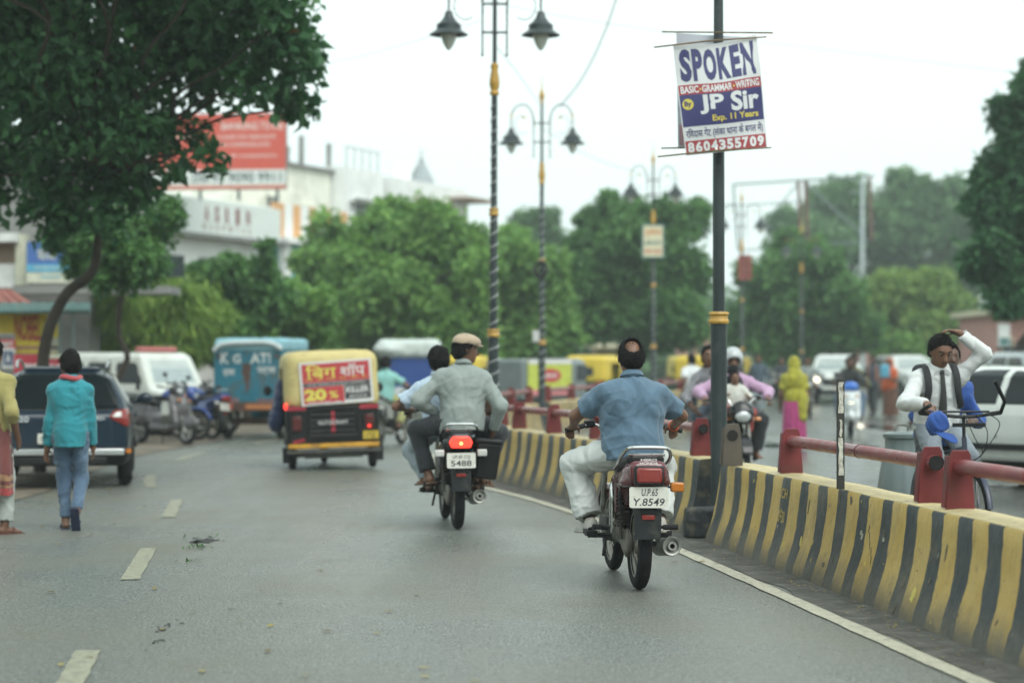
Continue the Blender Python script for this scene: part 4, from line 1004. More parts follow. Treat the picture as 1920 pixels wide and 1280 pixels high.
# the far wooded mass that closes the street
rg = np.random.default_rng(40); C = []; Rr = []
for i in range(300):
    px = rg.uniform(300, 2050); Y = rg.uniform(150, 175); top = 575 if px > 1050 else 600
    p = at(px, rg.uniform(top, 690), Y); C.append(p); Rr.append(rg.uniform(1.2, 2.6))
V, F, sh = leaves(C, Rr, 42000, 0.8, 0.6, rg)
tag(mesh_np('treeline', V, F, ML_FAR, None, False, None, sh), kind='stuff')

# unseen trees of the street behind the viewer, added to darken reflections
C = []; Rr = []
for i in range(260):
    a_ = rg.uniform(R(150), R(390)); d_ = rg.uniform(30, 44); C.append((d_*math.cos(a_)*0.9+3, d_*math.sin(a_)-4, rg.uniform(0.5, 9.0))); Rr.append(rg.uniform(1.6, 3.2))
    if C[-1][1] > 8 and abs(C[-1][0]) < 24: C.pop(); Rr.pop()
V, F, sh = leaves(C, Rr, 26000, 0.8, 0.6, rg)
tag(mesh_np('treeline', V, F, ML_MID, None, False, None, sh), kind='stuff')

# ------------------------------------------------------------------ buildings along the near side
def wmat(name, col, dirt=(0.12, 0.12, 0.10), damt=0.4, ds=0.6, **k): return mat(name, col, 0.85, var=0.08, scale=0.8, dirt=dirt, damt=damt, dscale=ds, bump=0.15, bscale=6, **k)
MW_STAIN = wmat('stained_white_wall', (0.80, 0.80, 0.70), (0.22, 0.22, 0.18), 0.42, 0.45)
MW_WHITE = wmat('whitewash', (0.78, 0.80, 0.78), (0.4, 0.42, 0.4), 0.25)
MW_GREY = wmat('grey_plaster', (0.22, 0.22, 0.21), (0.1, 0.1, 0.1), 0.4)
MW_TEAL = wmat('teal_plaster', (0.17, 0.42, 0.44), (0.1, 0.22, 0.22), 0.3)
MW_PEACH = wmat('peach_stripe', (0.66, 0.36, 0.16), (0.5, 0.3, 0.15), 0.2)
MW_CREAM = wmat('cream_plaster', (0.60, 0.56, 0.40), (0.3, 0.28, 0.2), 0.3)
MW_PINK = wmat('pink_plaster', (0.50, 0.27, 0.23), (0.3, 0.17, 0.14), 0.3)
MW_BROWN = wmat('brown_plaster', (0.30, 0.22, 0.17), (0.15, 0.11, 0.09), 0.3)
MGLASS = mat('dark_window', (0.03, 0.04, 0.045), 0.12, var=0.2, spec=0.6)
MSIGNW = mat('sign_face_white', (0.68, 0.73, 0.70), 0.5, var=0.05, dirt=(0.45, 0.47, 0.44), damt=0.2)
MSIGNR = mat('hoarding_red', (0.58, 0.09, 0.06), 0.5, var=0.05)
MSLET = mat('sign_letter_maroon', (0.22, 0.06, 0.05), 0.5); MSLET2 = mat('sign_letter_brown', (0.26, 0.12, 0.06), 0.5)
FD = Vector((0.39, 0.92, 0)).normalized(); FN = Vector((FD.y, -FD.x, 0))       # along the row of facades, and out of them
F0 = Vector((-12.0, 75.0, 0))
FROT = Matrix((FD, -FN, Vector((0, 0, 1)))).transposed()          # local X along the facade, local Y into the building
def fp(t, z=0.0, out=0.0): return F0+FD*t+FN*out+Vector((0, 0, z))
def ft(px):
    "station along the facade row seen at column px"
    k = (px-960)/FPX; return (k*F0.y-F0.x)/(FD.x-k*FD.y)
def fz(t, py): return CAMH-(py-HOR)*fp(t).y/FPX
def block(name, label, t0, t1, h, depth, m, cat='building', setback=0.0, z0=0.0):
    root = thing(name, label, cat, fp(t0, z0, -setback)); root.rotation_euler = FROT.to_euler()
    MB().box(((t1-t0)/2, depth/2, (h-z0)/2), (t1-t0, depth, h-z0)).build('wall', m, root)
    return root
def fwin(root, x, z, w, h, frame, pane=MGLASS, sill=True):
    f = MB()
    for sx in (-1, 1): f.box((x+sx*(w/2+0.04), -0.03, z), (0.08, 0.10, h+0.16))
    for sz in (-1, 1): f.box((x, -0.03, z+sz*(h/2+0.04)), (w, 0.10, 0.08))
    f.box((x, -0.02, z), (0.05, 0.06, h))
    o = f.build('window', frame, root); MB().box((x, -0.004, z), (w, 0.012, h)).build('pane', pane, o)
    if sill: MB().box((x, -0.10, z-h/2-0.12), (w+0.3, 0.28, 0.07)).build('sill', frame, o)
# hospital
tA, tB = ft(250), ft(512); hH = fz((tA+tB)/2, 372)
hos = block('hospital_building', 'white hospital building with a long maroon lettered sign behind the trees', tA, tB, hH, 9, MW_WHITE)
L_ = tB-tA; zb0 = fz(tA, 425); zs0, zs1 = zb0, hH-0.1
MB().box((L_/2, -0.22, (zs0+zs1)/2), (L_-0.2, 0.35, zs1-zs0)).build('sign_panel', MSIGNW, hos)
MB().box((L_/2, -0.30, zs0-0.10), (L_, 0.6, 0.16)).build('canopy_edge', MW_GREY, hos)
for i, ch in enumerate('ASRIN'):
    px = 370+i*19.5; x = ft(px)-tA; text(ch, 0.30, 0.62, MSLET, hos, 'lettering', face_mtx((x, -0.40, zs0+(0.60*(zs1-zs0))), (1, 0, 0), (0, 0, 1)), 0.05)
for i, ch in enumerate('HOSPITAL'):
    px = 366+i*12.2; x = ft(px)-tA; text(ch, 0.16, 0.24, MSLET2, hos, 'lettering', face_mtx((x, -0.40, zs0+(0.20*(zs1-zs0))), (1, 0, 0), (0, 0, 1)), 0.05)
for i in range(3): fwin(hos, 2.2+i*3.1, zs0-1.6, 1.8, 1.3, MW_GREY)
MB().box((L_/2-1, -0.5, zs0-2.6), (L_-3, 0.9, 0.14)).build('ledge', MW_CREAM, hos)
for i in range(3): MB().box((1.9+i*3.4, -0.03, 1.35), (2.7, 0.12, 2.6)).build('shutter', mat('shop_shutter', (0.12, 0.14, 0.14), 0.6), hos)
# teal building with the striped parapet
tC, tD = ft(520), ft(668); zt = fz(tC, 448); zp = fz(tC, 382)
tb = block('teal_building', 'teal walled shop building topped by a peach and white striped parapet', tC, tD, zt-0.15, 8, MW_TEAL)
L_ = tD-tC; MB().box((L_/2, 3.7, zt-0.05), (L_+0.3, 8.6, 0.22)).build('floor_slab', MW_WHITE, tb)
for k in range(10):
    w_ = L_/10; MB().box((w_*(k+0.5), 0.2-0.004*(k % 2), zt+0.06+(zp-zt)*0.5), (w_, 0.25, (zp-zt))).build('parapet_stripe', MW_PEACH if k % 2 == 0 else MW_WHITE, tb)
MB().box((0.35, -0.14, (zt-0.15)/2), (0.5, 0.3, zt-0.2)).build('column', MW_WHITE, tb)
for i in range(2): fwin(tb, 2.0+3*i, zt-2.2, 1.3, 1.2, MW_WHITE)
# stained white block behind, with a roof tower
tE, tF = ft(540)-1, ft(702); sb = 2.2
def fz2(px, py, out): 
    t = ft(px); return CAMH-(py-HOR)*(fp(t, 0, out).y)/FPX
hS = fz2(640, 312, -sb)
st = block('stained_building', 'rain stained white building with a roof tower, beside the red hoarding', tE, tF, hS, 9, MW_STAIN, setback=sb)
L_ = tF-tE
MB().box((L_/2, 4.4, hS+0.05), (L_+0.2, 9.2, 0.14)).build('roof_edge', MW_GREY, st)
hT = fz2(580, 262, -sb)
tw = MB()
for x in (3.2, 5.8):
    for y in (1.5, 4.2): tw.box((x+1.0, y, (hS+hT)/2+0.1), (0.45, 0.45, hT-hS))
tw.box((5.0, 2.9, hS+0.5), (2.6, 2.6, 0.9)); tw.box((5.5, 2.9, hT+0.1), (3.6, 3.4, 0.22)); tw.box((4.3, 3.4, (hS+hT)/2), (1.2, 2.0, hT-hS))
tw.build('roof_tower', MW_STAIN, st)
for px, hh in ((660, 0.9), (686, 1.5), (735, 1.4), (618, 0.8)):
    MB().cyl((ft(px)-tE, 1.0, hS+0.1), (ft(px)-tE, 1.0, hS+0.1+hh), 0.13, n=8).build('vent_pipe', MW_GREY, st)
fwin(st, 3.5, hS-2.0, 1.0, 1.1, MW_STAIN); fwin(st, 6.5, hS-2.2, 1.0, 1.1, MW_STAIN); fwin(st, 2, hS-5, 1.0, 1.1, MW_STAIN)
# white block and lower white building
tG, tH = ft(704), ft(775); hW = fz2(740, 318, -1.5)
wb = block('white_building', 'clean white block with a shaded window, past the stained building', tG, tH, hW, 8, MW_WHITE, setback=1.5)
L_ = tH-tG; fwin(wb, L_*0.42, fz2(740, 405, -1.5), 1.6, 1.5, MW_WHITE); MB().box((L_*0.42, -0.35, fz2(740, 383, -1.5)), (2.4, 0.7, 0.12)).build('sun_shade', MW_GREY, wb)
for i in range(5): MB().cyl((0.3+i*L_/5, 0.1, hW), (0.3+i*L_/5, 0.1, hW+0.9), 0.03, n=6).build('rail_post', MW_GREY, wb)
MB().tube([(0.2, 0.1, hW+0.9), (L_-0.2, 0.1, hW+0.9)], 0.03, 6).build('roof_rail', MW_GREY, wb)
tI, tJ = ft(778), ft(912); hL = fz2(850, 345, -1.0)
lb = block('flat_roofed_house', 'low white flat roofed house with a brown band and a roof canopy', tI, tJ, hL, 9, MW_WHITE, setback=1.0)
L_ = tJ-tI; MB().box((L_*0.5, -0.08, fz2(850, 395, -1.0)), (L_*0.5, 0.14, 1.0)).build('brown_band', MW_BROWN, lb)
MB().box((L_-0.6, 0.0, hL-0.55), (3.2, 2.2, 0.14)).build('roof_canopy', MW_BROWN, lb)
MB().cyl((L_*0.45, 1.5, hL), (L_*0.45, 1.5, hL+1.0), 0.5, 0.5, n=14).build('water_tank', MW_WHITE, lb)
for i in range(3): fwin(lb, 1.5+i*3.5, hL-4.2, 1.2, 1.2, MW_CREAM)
# temple spire
sp_ = at(790, 335, 125); sp0 = Vector((sp_.x, 125, 0))
tm = thing('temple_spire', 'small grey temple spire showing above the white roofs', 'temple', sp0)
hsp = at(790, 298, 125).z; hb = at(790, 345, 125).z
MB().lathe([(0.9, 0), (0.9, hb-0.4), (0.8, hb+0.1), (0.6, hb+0.6), (0.36, hsp-0.5), (0.16, hsp-0.15), (0.2, hsp-0.05), (0.0, hsp+0.1)], n=14).build('tower', wmat('temple_grey', (0.34, 0.38, 0.40)), tm)
MB().cyl((0, 0, hsp), (0, 0, hsp+0.6), 0.05, n=6).build('finial', MW_GREY, tm)
# red hoarding on the hospital roof
Yh = 72; a, b_ = at(276, 213, Yh), at(540, 356, Yh); c = (a+b_)/2; w, h = b_.x-a.x, a.z-b_.z
ho = thing('hoarding', 'large red and white advertising hoarding half hidden by the overhanging tree', 'hoarding', c, R(-6))
MB().box((0, 0.05, 0), (w, 0.08, h)).build('backing', MW_GREY, ho)
MB().box((0, 0, h*0.125), (w*0.985, 0.02, h*0.73)).build('red_sheet', MSIGNR, ho)
MB().box((0, 0, -h*0.34), (w*0.985, 0.02, h*0.20)).build('white_sheet', MSIGNW, ho)
MB().box((0, 0, -h*0.465), (w*0.985, 0.02, h*0.05)).build('red_strip', mat('hoarding_pale_red', (0.62, 0.22, 0.16), 0.5), ho)
MHW = mat('hoarding_letter_white', (0.72, 0.62, 0.58), 0.5); MHK = mat('hoarding_letter_navy', (0.04, 0.06, 0.07), 0.5)
for s_, u, v, ww, hh, m in (('BANKING', 0.66, 0.17, 0.26, 0.10, MHW), ('TO INS', 0.89, 0.17, 0.17, 0.10, MHW), ('CLASSES FOR GRADUATES', 0.71, 0.31, 0.42, 0.05, MHW), ('AND UNDERGRADUATES', 0.69, 0.41, 0.38, 0.05, MHW), ('for all competitions', 0.72, 0.56, 0.42, 0.055, MHW),
                            ('0542 - 2500', 0.28, 0.84, 0.32, 0.13, MHK), ('93 9090 9911', 0.71, 0.84, 0.50, 0.13, MHK), ('JOIN NOW', 0.2, 0.3, 0.3, 0.12, MHW)):
    text(s_, w*ww, h*hh, m, ho, 'lettering', face_mtx((w*(u-0.5), -0.013, h*(0.5-v)), (1, 0, 0), (0, 0, 1)), 0.015, 0.001)
lg = MB()
for x in (-w*0.42, -w*0.14, w*0.14, w*0.42): lg.tube([(x, 0.3, -h/2-0.35), (x, 0.12, h/2)], 0.06, 6)
lg.build('support_frame', MST, ho)

# shops close by, behind the dark car
MSHY = mat('shop_yellow', (0.78, 0.62, 0.06), 0.55, var=0.08, dirt=(0.4, 0.32, 0.08), damt=0.2); MSHR = mat('shop_red', (0.48, 0.05, 0.05), 0.55, var=0.08); MSHB = mat('shop_blue', (0.05, 0.13, 0.36), 0.5, var=0.08)
MSHC = mat('shop_cyan', (0.10, 0.36, 0.52), 0.5); MSHCR = mat('shop_cream', (0.52, 0.53, 0.42), 0.6); MTIN = mat('tin_sheet_green', (0.045, 0.11, 0.10), 0.8, var=0.25, scale=3, dirt=(0.14, 0.08, 0.05), damt=0.35, dscale=2)
MSHW = mat('shop_white', (0.64, 0.66, 0.64), 0.55); MTILE = mat('red_roof_sheet', (0.26, 0.09, 0.07), 0.8, var=0.25)
Ysh = 44
sbld = thing('shop_building', 'grey two storey shop building with white and brown upper bands, edge of the street', 'building', gpz(40, Ysh))
c = sbld.location; A = lambda px, py, dy=0: at(px, py, Ysh+dy)-c
def panel(root, px0, px1, py0, py1, dy, m, name, th=0.12):
    a, b_ = A(px0, py0, dy), A(px1, py1, dy); return MB().box(((a.x+b_.x)/2, a.y, (a.z+b_.z)/2), (abs(b_.x-a.x), th, abs(a.z-b_.z))).build(name, m, root)
a, b_ = A(-420, 250), A(165, 690)
MB().box(((a.x+b_.x)/2, 4.0, a.z/2), (b_.x-a.x, 7.6, a.z)).build('wall', MW_GREY, sbld)
panel(sbld, -400, 36, 438, 454, -0.5, MSHW, 'upper_ledge', 0.5); panel(sbld, -400, 31, 455, 494, -0.15, MW_BROWN, 'brown_band'); panel(sbld, -400, 31, 495, 540, -0.2, MSHW, 'white_band', 0.3)
panel(sbld, 33, 50, 440, 535, -0.3, MSHCR, 'column', 0.4); panel(sbld, 36, 330, 538, 552, -0.7, MW_GREY, 'balcony_slab', 1.2)
panel(sbld, 170, 230, 470, 530, 0.05, MGLASS, 'window'); panel(sbld, 300, 345, 480, 520, 0.05, MGLASS, 'window')
# blue sign board
def pboard(name, label, px0, px1, py0, py1, Y, m, rows, cat='sign'):
    a, b_ = at(px0, py0, Y), at(px1, py1, Y); cc = (a+b_)/2; w, h = b_.x-a.x, a.z-b_.z
    r_ = thing(name, label, cat, cc)
    MB().box((0, 0.04, 0), (w, 0.06, h)).build('panel', m, r_)
    for (kind, *q) in rows:
        if kind == 'r': u0, u1, v0, v1, mm, nm = q; MB().box((w*((u0+u1)/2-0.5), 0.004, h*(0.5-(v0+v1)/2)), (w*(u1-u0), 0.012, h*(v1-v0))).build(nm, mm, r_)
        else: s_, u, v, ww, hh, mm = q; text(s_, w*ww, h*hh, mm, r_, 'lettering', face_mtx((w*(u-0.5), -0.004, h*(0.5-v)), (1, 0, 0), (0, 0, 1)), 0.02, 0.002)
    return r_
pboard('shop_sign', 'blue shop sign with cyan stripe, beside the curved trunk', 50, 140, 453, 530, Ysh-0.9, MSHCR, [('r', 0, 1, 0.0, 0.55, MSHB, 'blue_field'), ('r', 0, 1, 0.55, 0.74, MSHC, 'cyan_field'), ('t', 'जिओ', 0.42, 0.28, 0.4, 0.34, MSHCR), ('t', 'Digital Store', 0.45, 0.64, 0.55, 0.09, MSHCR), ('t', 'Recharge', 0.5, 0.86, 0.4, 0.1, MSHC)])
sy = pboard('shop_sign', 'yellow shop hoarding with NOBEL in big red letters behind the dark car', -60, 110, 588, 662, 37.5, MSHY, [('t', 'NOBEL', 0.66, 0.36, 0.29, 0.66, MSHR), ('r', 0.30, 0.52, 0.50, 0.80, MSHW, 'white_field'), ('t', 'MOTOR', 0.41, 0.66, 0.18, 0.18, mat('shop_ink', (0.05, 0.07, 0.10), 0.6)), ('r', 0.52, 1.0, 0.82, 0.9, mat('shop_red_pale', (0.5, 0.25, 0.2), 0.55), 'pale_stripe'), ('r', 0.9, 0.99, 0.6, 0.97, MSHCR, 'notice')])
pboard('shop_sign', 'small red shop sign under the yellow NOBEL hoarding', -60, 28, 636, 656, 37.2, MSHR, [('t', 'HELMET', 0.72, 0.5, 0.5, 0.55, MSHW)])
pboard('poster', 'dark blue and white poster beside the red FRESH banner', 4, 27, 653, 690, 37.1, MSHW, [('r', 0.1, 0.9, 0.12, 0.85, mat('poster_navy', (0.05, 0.08, 0.16), 0.5), 'picture'), ('t', 'A', 0.5, 0.48, 0.4, 0.5, MSHW)])
pboard('street_banner', 'crimson banner with white FRESH JUICE lettering above the dark car', 26, 140, 664, 712, 36.5, mat('banner_crimson', (0.38, 0.03, 0.05), 0.5), [('t', 'FRESH JUICE', 0.55, 0.55, 0.75, 0.36, MSHW), ('r', 0.45, 0.8, 0.0, 0.16, MSHCR, 'white_tear')])
aw = thing('awning', 'weathered green tin awning over the yellow NOBEL hoarding', 'awning', at(40, 580, 37.5)); c = aw.location
rows = []
for i in range(40):
    px = -70+i*(240/39); z = 0.018*math.sin(i*2.1); rows.append([at(px, 572, 38.6)-c+Vector((0, 0, z+0.05)), at(px, 583+0.03*abs(px-40), 36.9)-c+Vector((0, 0, z))])
MB().grid(rows).build('tin_sheet', MTIN, aw)
MB().tube([at(-70, 586, 36.9)-c, at(168, 584, 36.9)-c], 0.03, 6).build('edge_bar', MTIN, aw)
for px in (-60, 112, 137): MB().tube([at(px, 586, 37.0)-c, Vector((at(px, 586, 37.0).x, 37.0, 0))-c], 0.03, 6).build('post', MST, aw)
rf = thing('tiled_lean_to', 'low red sheet roof above the green tin awning', 'roof', at(20, 552, 41)); c = rf.location
MB().grid([[at(-80, 542, 42.5)-c, at(-80, 568, 40)-c], [at(20, 542, 42.5)-c, at(60, 568, 40)-c]]).build('roof_sheet', MTILE, rf)
for i in range(7): MB().tube([at(-80+i*15, 542, 42.45)-c, at(-80+i*20, 567, 40)-c+Vector((0, 0, 0.02))], 0.02, 5).build('rib', MTILE, rf)
bw = thing('boundary_wall', 'pale grey boundary wall under the weeping tree', 'wall', gpz(240, 64)); c = bw.location
a, b_ = at(165, 618, 64)-c, at(420, 618, 64)-c
MB().box(((a.x+b_.x)/2, 0.1, a.z/2), (b_.x-a.x, 0.2, a.z)).build('wall', wmat('pale_wall', (0.45, 0.45, 0.43)), bw)
MB().box(((a.x+b_.x)/2, 0.1, a.z+0.04), (b_.x-a.x+0.1, 0.3, 0.08)).build('coping', MW_GREY, bw)
for i in range(3): MB().box((a.x+0.3+i*1.4, -0.05, a.z/2), (0.25, 0.12, a.z-0.02)).build('pier', MW_GREY, bw)
pboard('shop_sign', 'small red and yellow shop sign just above the roof of the white van', 295, 370, 642, 664, 56, MSHR, [('r', 0.86, 1.0, 0, 1, MSHY, 'yellow_end'), ('t', 'MOBILE', 0.45, 0.5, 0.6, 0.5, MSHW)])
# far buildings beyond the junction
def farblock(name, label, px0, px1, py0, Y, m, depth=6, wins=0, roof=None):
    a, b_ = at(px0, py0, Y), at(px1, py0, Y); r_ = thing(name, label, 'building', ((a.x+b_.x)/2, Y, 0)); w = b_.x-a.x
    MB().box((0, depth/2, a.z/2), (w, depth, a.z)).build('wall', m, r_)
    for i in range(wins):
        x = -w/2+w*(i+0.5)/wins
        f = MB().box((x, -0.04, a.z*0.62), (w/wins*0.55, 0.1, a.z*0.26)).build('window', MW_CREAM, r_); MB().box((x, -0.10, a.z*0.62), (w/wins*0.42, 0.03, a.z*0.2)).build('pane', MGLASS, f)
    if roof: MB().box((0, depth/2-0.3, a.z+0.1), (w+0.6, depth+1.0, 0.2)).build('roof', roof, r_)
    return r_
farblock('gate_house', 'pink gate house behind the rider in the silver helmet', 1284, 1346, 604, 108, MW_PINK, 6, 3, MW_CREAM)
farblock('kiosk', 'tan kiosk wall behind the yellow rickshaw roofs', 1115, 1175, 652, 96, wmat('tan_plaster', (0.42, 0.36, 0.20)), 4, 2, MW_CREAM)
farblock('brick_house', 'low reddish house with a pale roof behind the small round bush', 1630, 1755, 640, 112, MW_PINK, 6, 4, MW_BROWN)
farblock('grey_house', 'low grey shed beside the reddish house', 1400, 1450, 648, 108, MW_GREY, 5, 2, MW_WHITE)
farblock('corner_shop', 'pinkish corner shop behind the car with roof bars', 1868, 1990, 590, 72, MW_PINK, 6, 3, MW_CREAM)
pboard('shop_sign', 'pale upright sign board on the corner shop, above the car with roof bars', 1872, 1894, 606, 650, 71.5, MSHW, [('r', 0.1, 0.9, 0.6, 0.95, MTEAL, 'teal_field')])
# low shrubbery wall that closes the gap at the near roadside
pass
# ------------------------------------------------------------------ monsoon haze
hz_ = MB().box((30, 150, 18.5), (516, 416, 41.2)).build('haze', None or bpy.data.materials.new('air'), smooth=False)
hm = hz_.data.materials[0]; hm.use_nodes = True; N = hm.node_tree.nodes; N.remove(N['Principled BSDF'])
pv = N.new('ShaderNodeVolumePrincipled'); pv.inputs['Color'].default_value = (0.90, 1.0, 0.98, 1); pv.inputs['Density'].default_value = 0.0011; pv.inputs['Anisotropy'].default_value = 0.2
hm.node_tree.links.new(pv.outputs[0], N['Material Output'].inputs['Volume']); tag(hz_, kind='stuff')
# ------------------------------------------------------------------ people
SK = [mat('skin_brown', (0.165, 0.082, 0.050), 0.5, var=0.12, scale=14), mat('skin_dark', (0.10, 0.050, 0.032), 0.5, var=0.12, scale=14)]
MHAIR = mat('black_hair', (0.008, 0.007, 0.007), 0.75, var=0.4, scale=60, bump=0.8, bscale=160, spec=0.15)
MHAIRG = mat('greying_hair', (0.10, 0.10, 0.10), 0.5, var=0.4, scale=60)
MEYE = mat('eye_white', (0.20, 0.175, 0.15), 0.4); MPUP = mat('eye_dark', (0.012, 0.008, 0.006), 0.2)
MLIP = mat('lip', (0.11, 0.04, 0.03), 0.5)
def cloth(name, col, **k):
    k.setdefault('var', 0.10); k.setdefault('scale', 9); k.setdefault('bump', 0.25); k.setdefault('bscale', 45); k.setdefault('sheen', 0.2)
    return mat(name, col, k.pop('rough', 0.85), **k)
def ik(a, t, l1, l2, pole):
    a = Vector(a); t = Vector(t); d = t-a; L_ = d.length; mx = (l1+l2)*0.999
    if L_ > mx: t = a+d*(mx/L_); d = t-a; L_ = mx
    x = (l1*l1-l2*l2+L_*L_)/(2*L_); h = math.sqrt(max(0, l1*l1-x*x)); u = d.normalized(); p = Vector(pole); p = (p-u*p.dot(u))
    p = p.normalized() if p.length > 1e-5 else u.orthogonal().normalized()
    return a+u*x+p*h, t
def person(label, loc, rz, P, Lk, group=None, res=0.012, cat='person'):
    s = P.get('s', 1.0); w = P.get('w', 1.0); root = thing('person', label, cat, loc, rz, group)
    pel = Vector(P['pel']); neck = Vector(P['neck']); u = (neck-pel).normalized()
    r = Vector((math.cos(P.get('yaw', 0)), math.sin(P.get('yaw', 0)), 0)); r = (r-u*r.dot(u)).normalized(); f = u.cross(r)
    pr = Vector((math.cos(P.get('pyaw', 0)), math.sin(P.get('pyaw', 0)), 0)); pf = Vector((-pr.y, pr.x, 0))
    TF = Matrix((r, f, u)).transposed(); PF = Matrix((pr, pf, Vector((0, 0, 1)))).transposed()
    hy, hp, hr = P.get('hyaw', 0), P.get('hpitch', 0), P.get('hroll', 0)
    HF = Matrix.Rotation(P.get('yaw', 0)*0.5+hy, 3, 'Z') @ Matrix.Rotation(hp, 3, 'X') @ Matrix.Rotation(hr, 3, 'Y')
    hx, hf, hu = HF.col[0], HF.col[1], HF.col[2]
    H = neck+Vector((0, 0, 0.078*s))+hu*0.080*s+hf*0.02*s+u*0.01
    sh = P.get('shw', 0.178)*s; J = {}
    for sd, sg in (('L', -1), ('R', 1)):
        J['s'+sd] = neck+r*sg*sh-u*0.098*s
        e, wr = ik(J['s'+sd], P['h'+sd], 0.285*s, 0.255*s, P.get('e'+sd, (sg*0.6, -0.6, -0.6))); J['e'+sd] = e; J['w'+sd] = wr
        J['p'+sd] = pel+pr*sg*0.088*s
        k, an = ik(J['p'+sd], P['a'+sd], 0.425*s, 0.41*s, P.get('k'+sd, (sg*0.15, 1, 0.2))); J['k'+sd] = k; J['a'+sd] = an
        J['t'+sd] = Vector(P.get('t'+sd, (sg*0.12, 1, 0))).normalized()
    mr = max(0.0078, res*0.62)
    b = SDF(res)
    def torso(B, t, lo=0.0):
        B.ell(neck-u*0.205*s, ((0.156*w+t)*s, (0.106*w+t)*s, (0.185+t)*s), TF, 0.05)
        for sd, sg in (('L', -1), ('R', 1)):
            B.cone(neck-u*0.026*s, J['s'+sd]+u*0.008*s, (0.044+t*0.7)*s, (0.047+t*0.7)*s, 0.05)
            B.ell(neck-u*0.15*s+r*sg*0.075*s-f*0.035*s, ((0.08+t)*s, (0.075*w+t)*s, (0.13+t)*s), TF, 0.04)
        m = pel.lerp(neck, 0.36)
        B.ell(m+f*P.get('belly', 0)*s, ((0.142*w+t)*s, (0.105*w+t)*s, (0.18+t)*s), TF, 0.06)
        if lo is not None: B.ell(pel+u*0.02*s, ((0.150*w+t)*s, (0.112*w+t)*s, (0.125+t)*s), TF, 0.05)
    torso(b, 0.0)
    for sd, sg in (('L', -1), ('R', 1)):
        b.cone(J['s'+sd], J['e'+sd], 0.050*s*w**0.5, 0.039*s*w**0.5, 0.03).cone(J['e'+sd], J['w'+sd], 0.040*s*w**0.5, 0.026*s, 0.015)
        b.cone(J['p'+sd], J['k'+sd], 0.078*s*w**0.5, 0.052*s, 0.04).cone(J['k'+sd]-f*0.0, J['a'+sd], 0.052*s, 0.036*s, 0.02)
        # hand
        fa = (J['w'+sd]-J['e'+sd]).normalized(); hd = Vector(P.get('d'+sd, tuple(fa))).normalized()
        pn = Vector(P.get('n'+sd, (-sg, 0, 0))); pn = (pn-hd*pn.dot(hd)); pn = pn.normalized() if pn.length > 1e-4 else hd.orthogonal().normalized()   # palm faces pn
        sx = hd.cross(pn).normalized()*(1 if sd == 'R' else -1)     # towards the thumb
        wr = J['w'+sd]; kn = wr+hd*0.085*s
        b.cone(wr, wr+hd*0.03*s, 0.026*s, 0.026*s, 0.012)
        for q in (-0.024, -0.008, 0.010, 0.026): b.cone(wr+hd*0.02*s+sx*q*0.7*s, kn+sx*q*s, max(0.0135, mr)*s, max(0.011, mr)*s, 0.010)
        cl = P.get('g'+sd, 0.35)
        if res < 0.016:
            for q, ln in ((-0.026, 0.060), (-0.009, 0.074), (0.009, 0.080), (0.026, 0.072)):
                p0 = kn+sx*q*s; dirn = hd
                for seg in range(3):
                    ang = cl*(0.55 if seg == 0 else 1.0)
                    dirn = (dirn*math.cos(ang)+pn*math.sin(ang)).normalized(); pn2 = pn
                    p1 = p0+dirn*ln*s*(0.46, 0.32, 0.24)[seg]; rr = max((0.0100, 0.0092, 0.0082)[seg], mr*0.92)*s
                    b.cone(p0, p1, rr, rr*0.95, 0.003); p0 = p1
            t0 = wr+hd*0.028*s+sx*0.022*s; t1 = t0+(sx*0.75+hd*0.6+pn*0.25).normalized()*0.042*s; t2 = t1+(hd*0.8+pn*(0.3+cl*0.8)+sx*0.1).normalized()*0.034*s
            b.cone(t0, t1, 0.013*s, 0.010*s, 0.008).cone(t1, t2, 0.0098*s, 0.0085*s, 0.004)
        else:
            b.cone(kn, kn+(hd*(1-cl*0.6)+pn*cl).normalized()*0.06*s, max(0.026, mr)*s, max(0.018, mr)*s, 0.01)
        # foot
        td = J['t'+sd]; an = J['a'+sd]; up = Vector((0, 0, 1)); up = (up-td*up.dot(td)).normalized(); hl = an-up*0.055*s-td*0.04*s
        b.cone(an, hl+td*0.02, 0.034*s, 0.030*s, 0.02).cone(hl, hl+td*0.13*s-up*0.008, 0.030*s, 0.028*s, 0.02)
        lat = td.cross(up)
        for q, ln in ((-0.03, 0.05), (-0.012, 0.056), (0.005, 0.06), (0.020, 0.062), (0.036, 0.066)): b.cone(hl+td*0.12*s+lat*q*0.8*s*(-sg)-up*0.012*s, hl+td*(0.145+ln*0.75)*s+lat*q*s*(-sg)-up*0.018*s, max(0.014, mr)*s, max(0.010, mr)*s, 0.01)
    # head
    s0 = s; s = s*1.07
    b.cone(neck-u*0.03*s, H-hu*0.055*s-hf*0.015*s, 0.056*s, 0.052*s, 0.03)
    b.ell(H, (0.076*s, 0.094*s, 0.098*s), HF, 0.02).ell(H+hf*0.022*s-hu*0.058*s, (0.058*s, 0.068*s, 0.068*s), HF, 0.03).ell(H+hf*0.062*s-hu*0.100*s, (0.026*s, 0.022*s, 0.018*s), HF, 0.03)
    b.cone(H+hf*0.088*s-hu*0.000*s, H+hf*0.108*s-hu*0.042*s, 0.009*s, 0.016*s, 0.012)
    b.cone(H+hf*0.082*s+hx*0.03*s+hu*0.02*s, H+hf*0.082*s-hx*0.03*s+hu*0.02*s, 0.012*s, 0.012*s, 0.014)
    b.cone(H+hf*0.083*s+hx*0.016*s-hu*0.068*s, H+hf*0.083*s-hx*0.016*s-hu*0.068*s, 0.010*s, 0.010*s, 0.012)
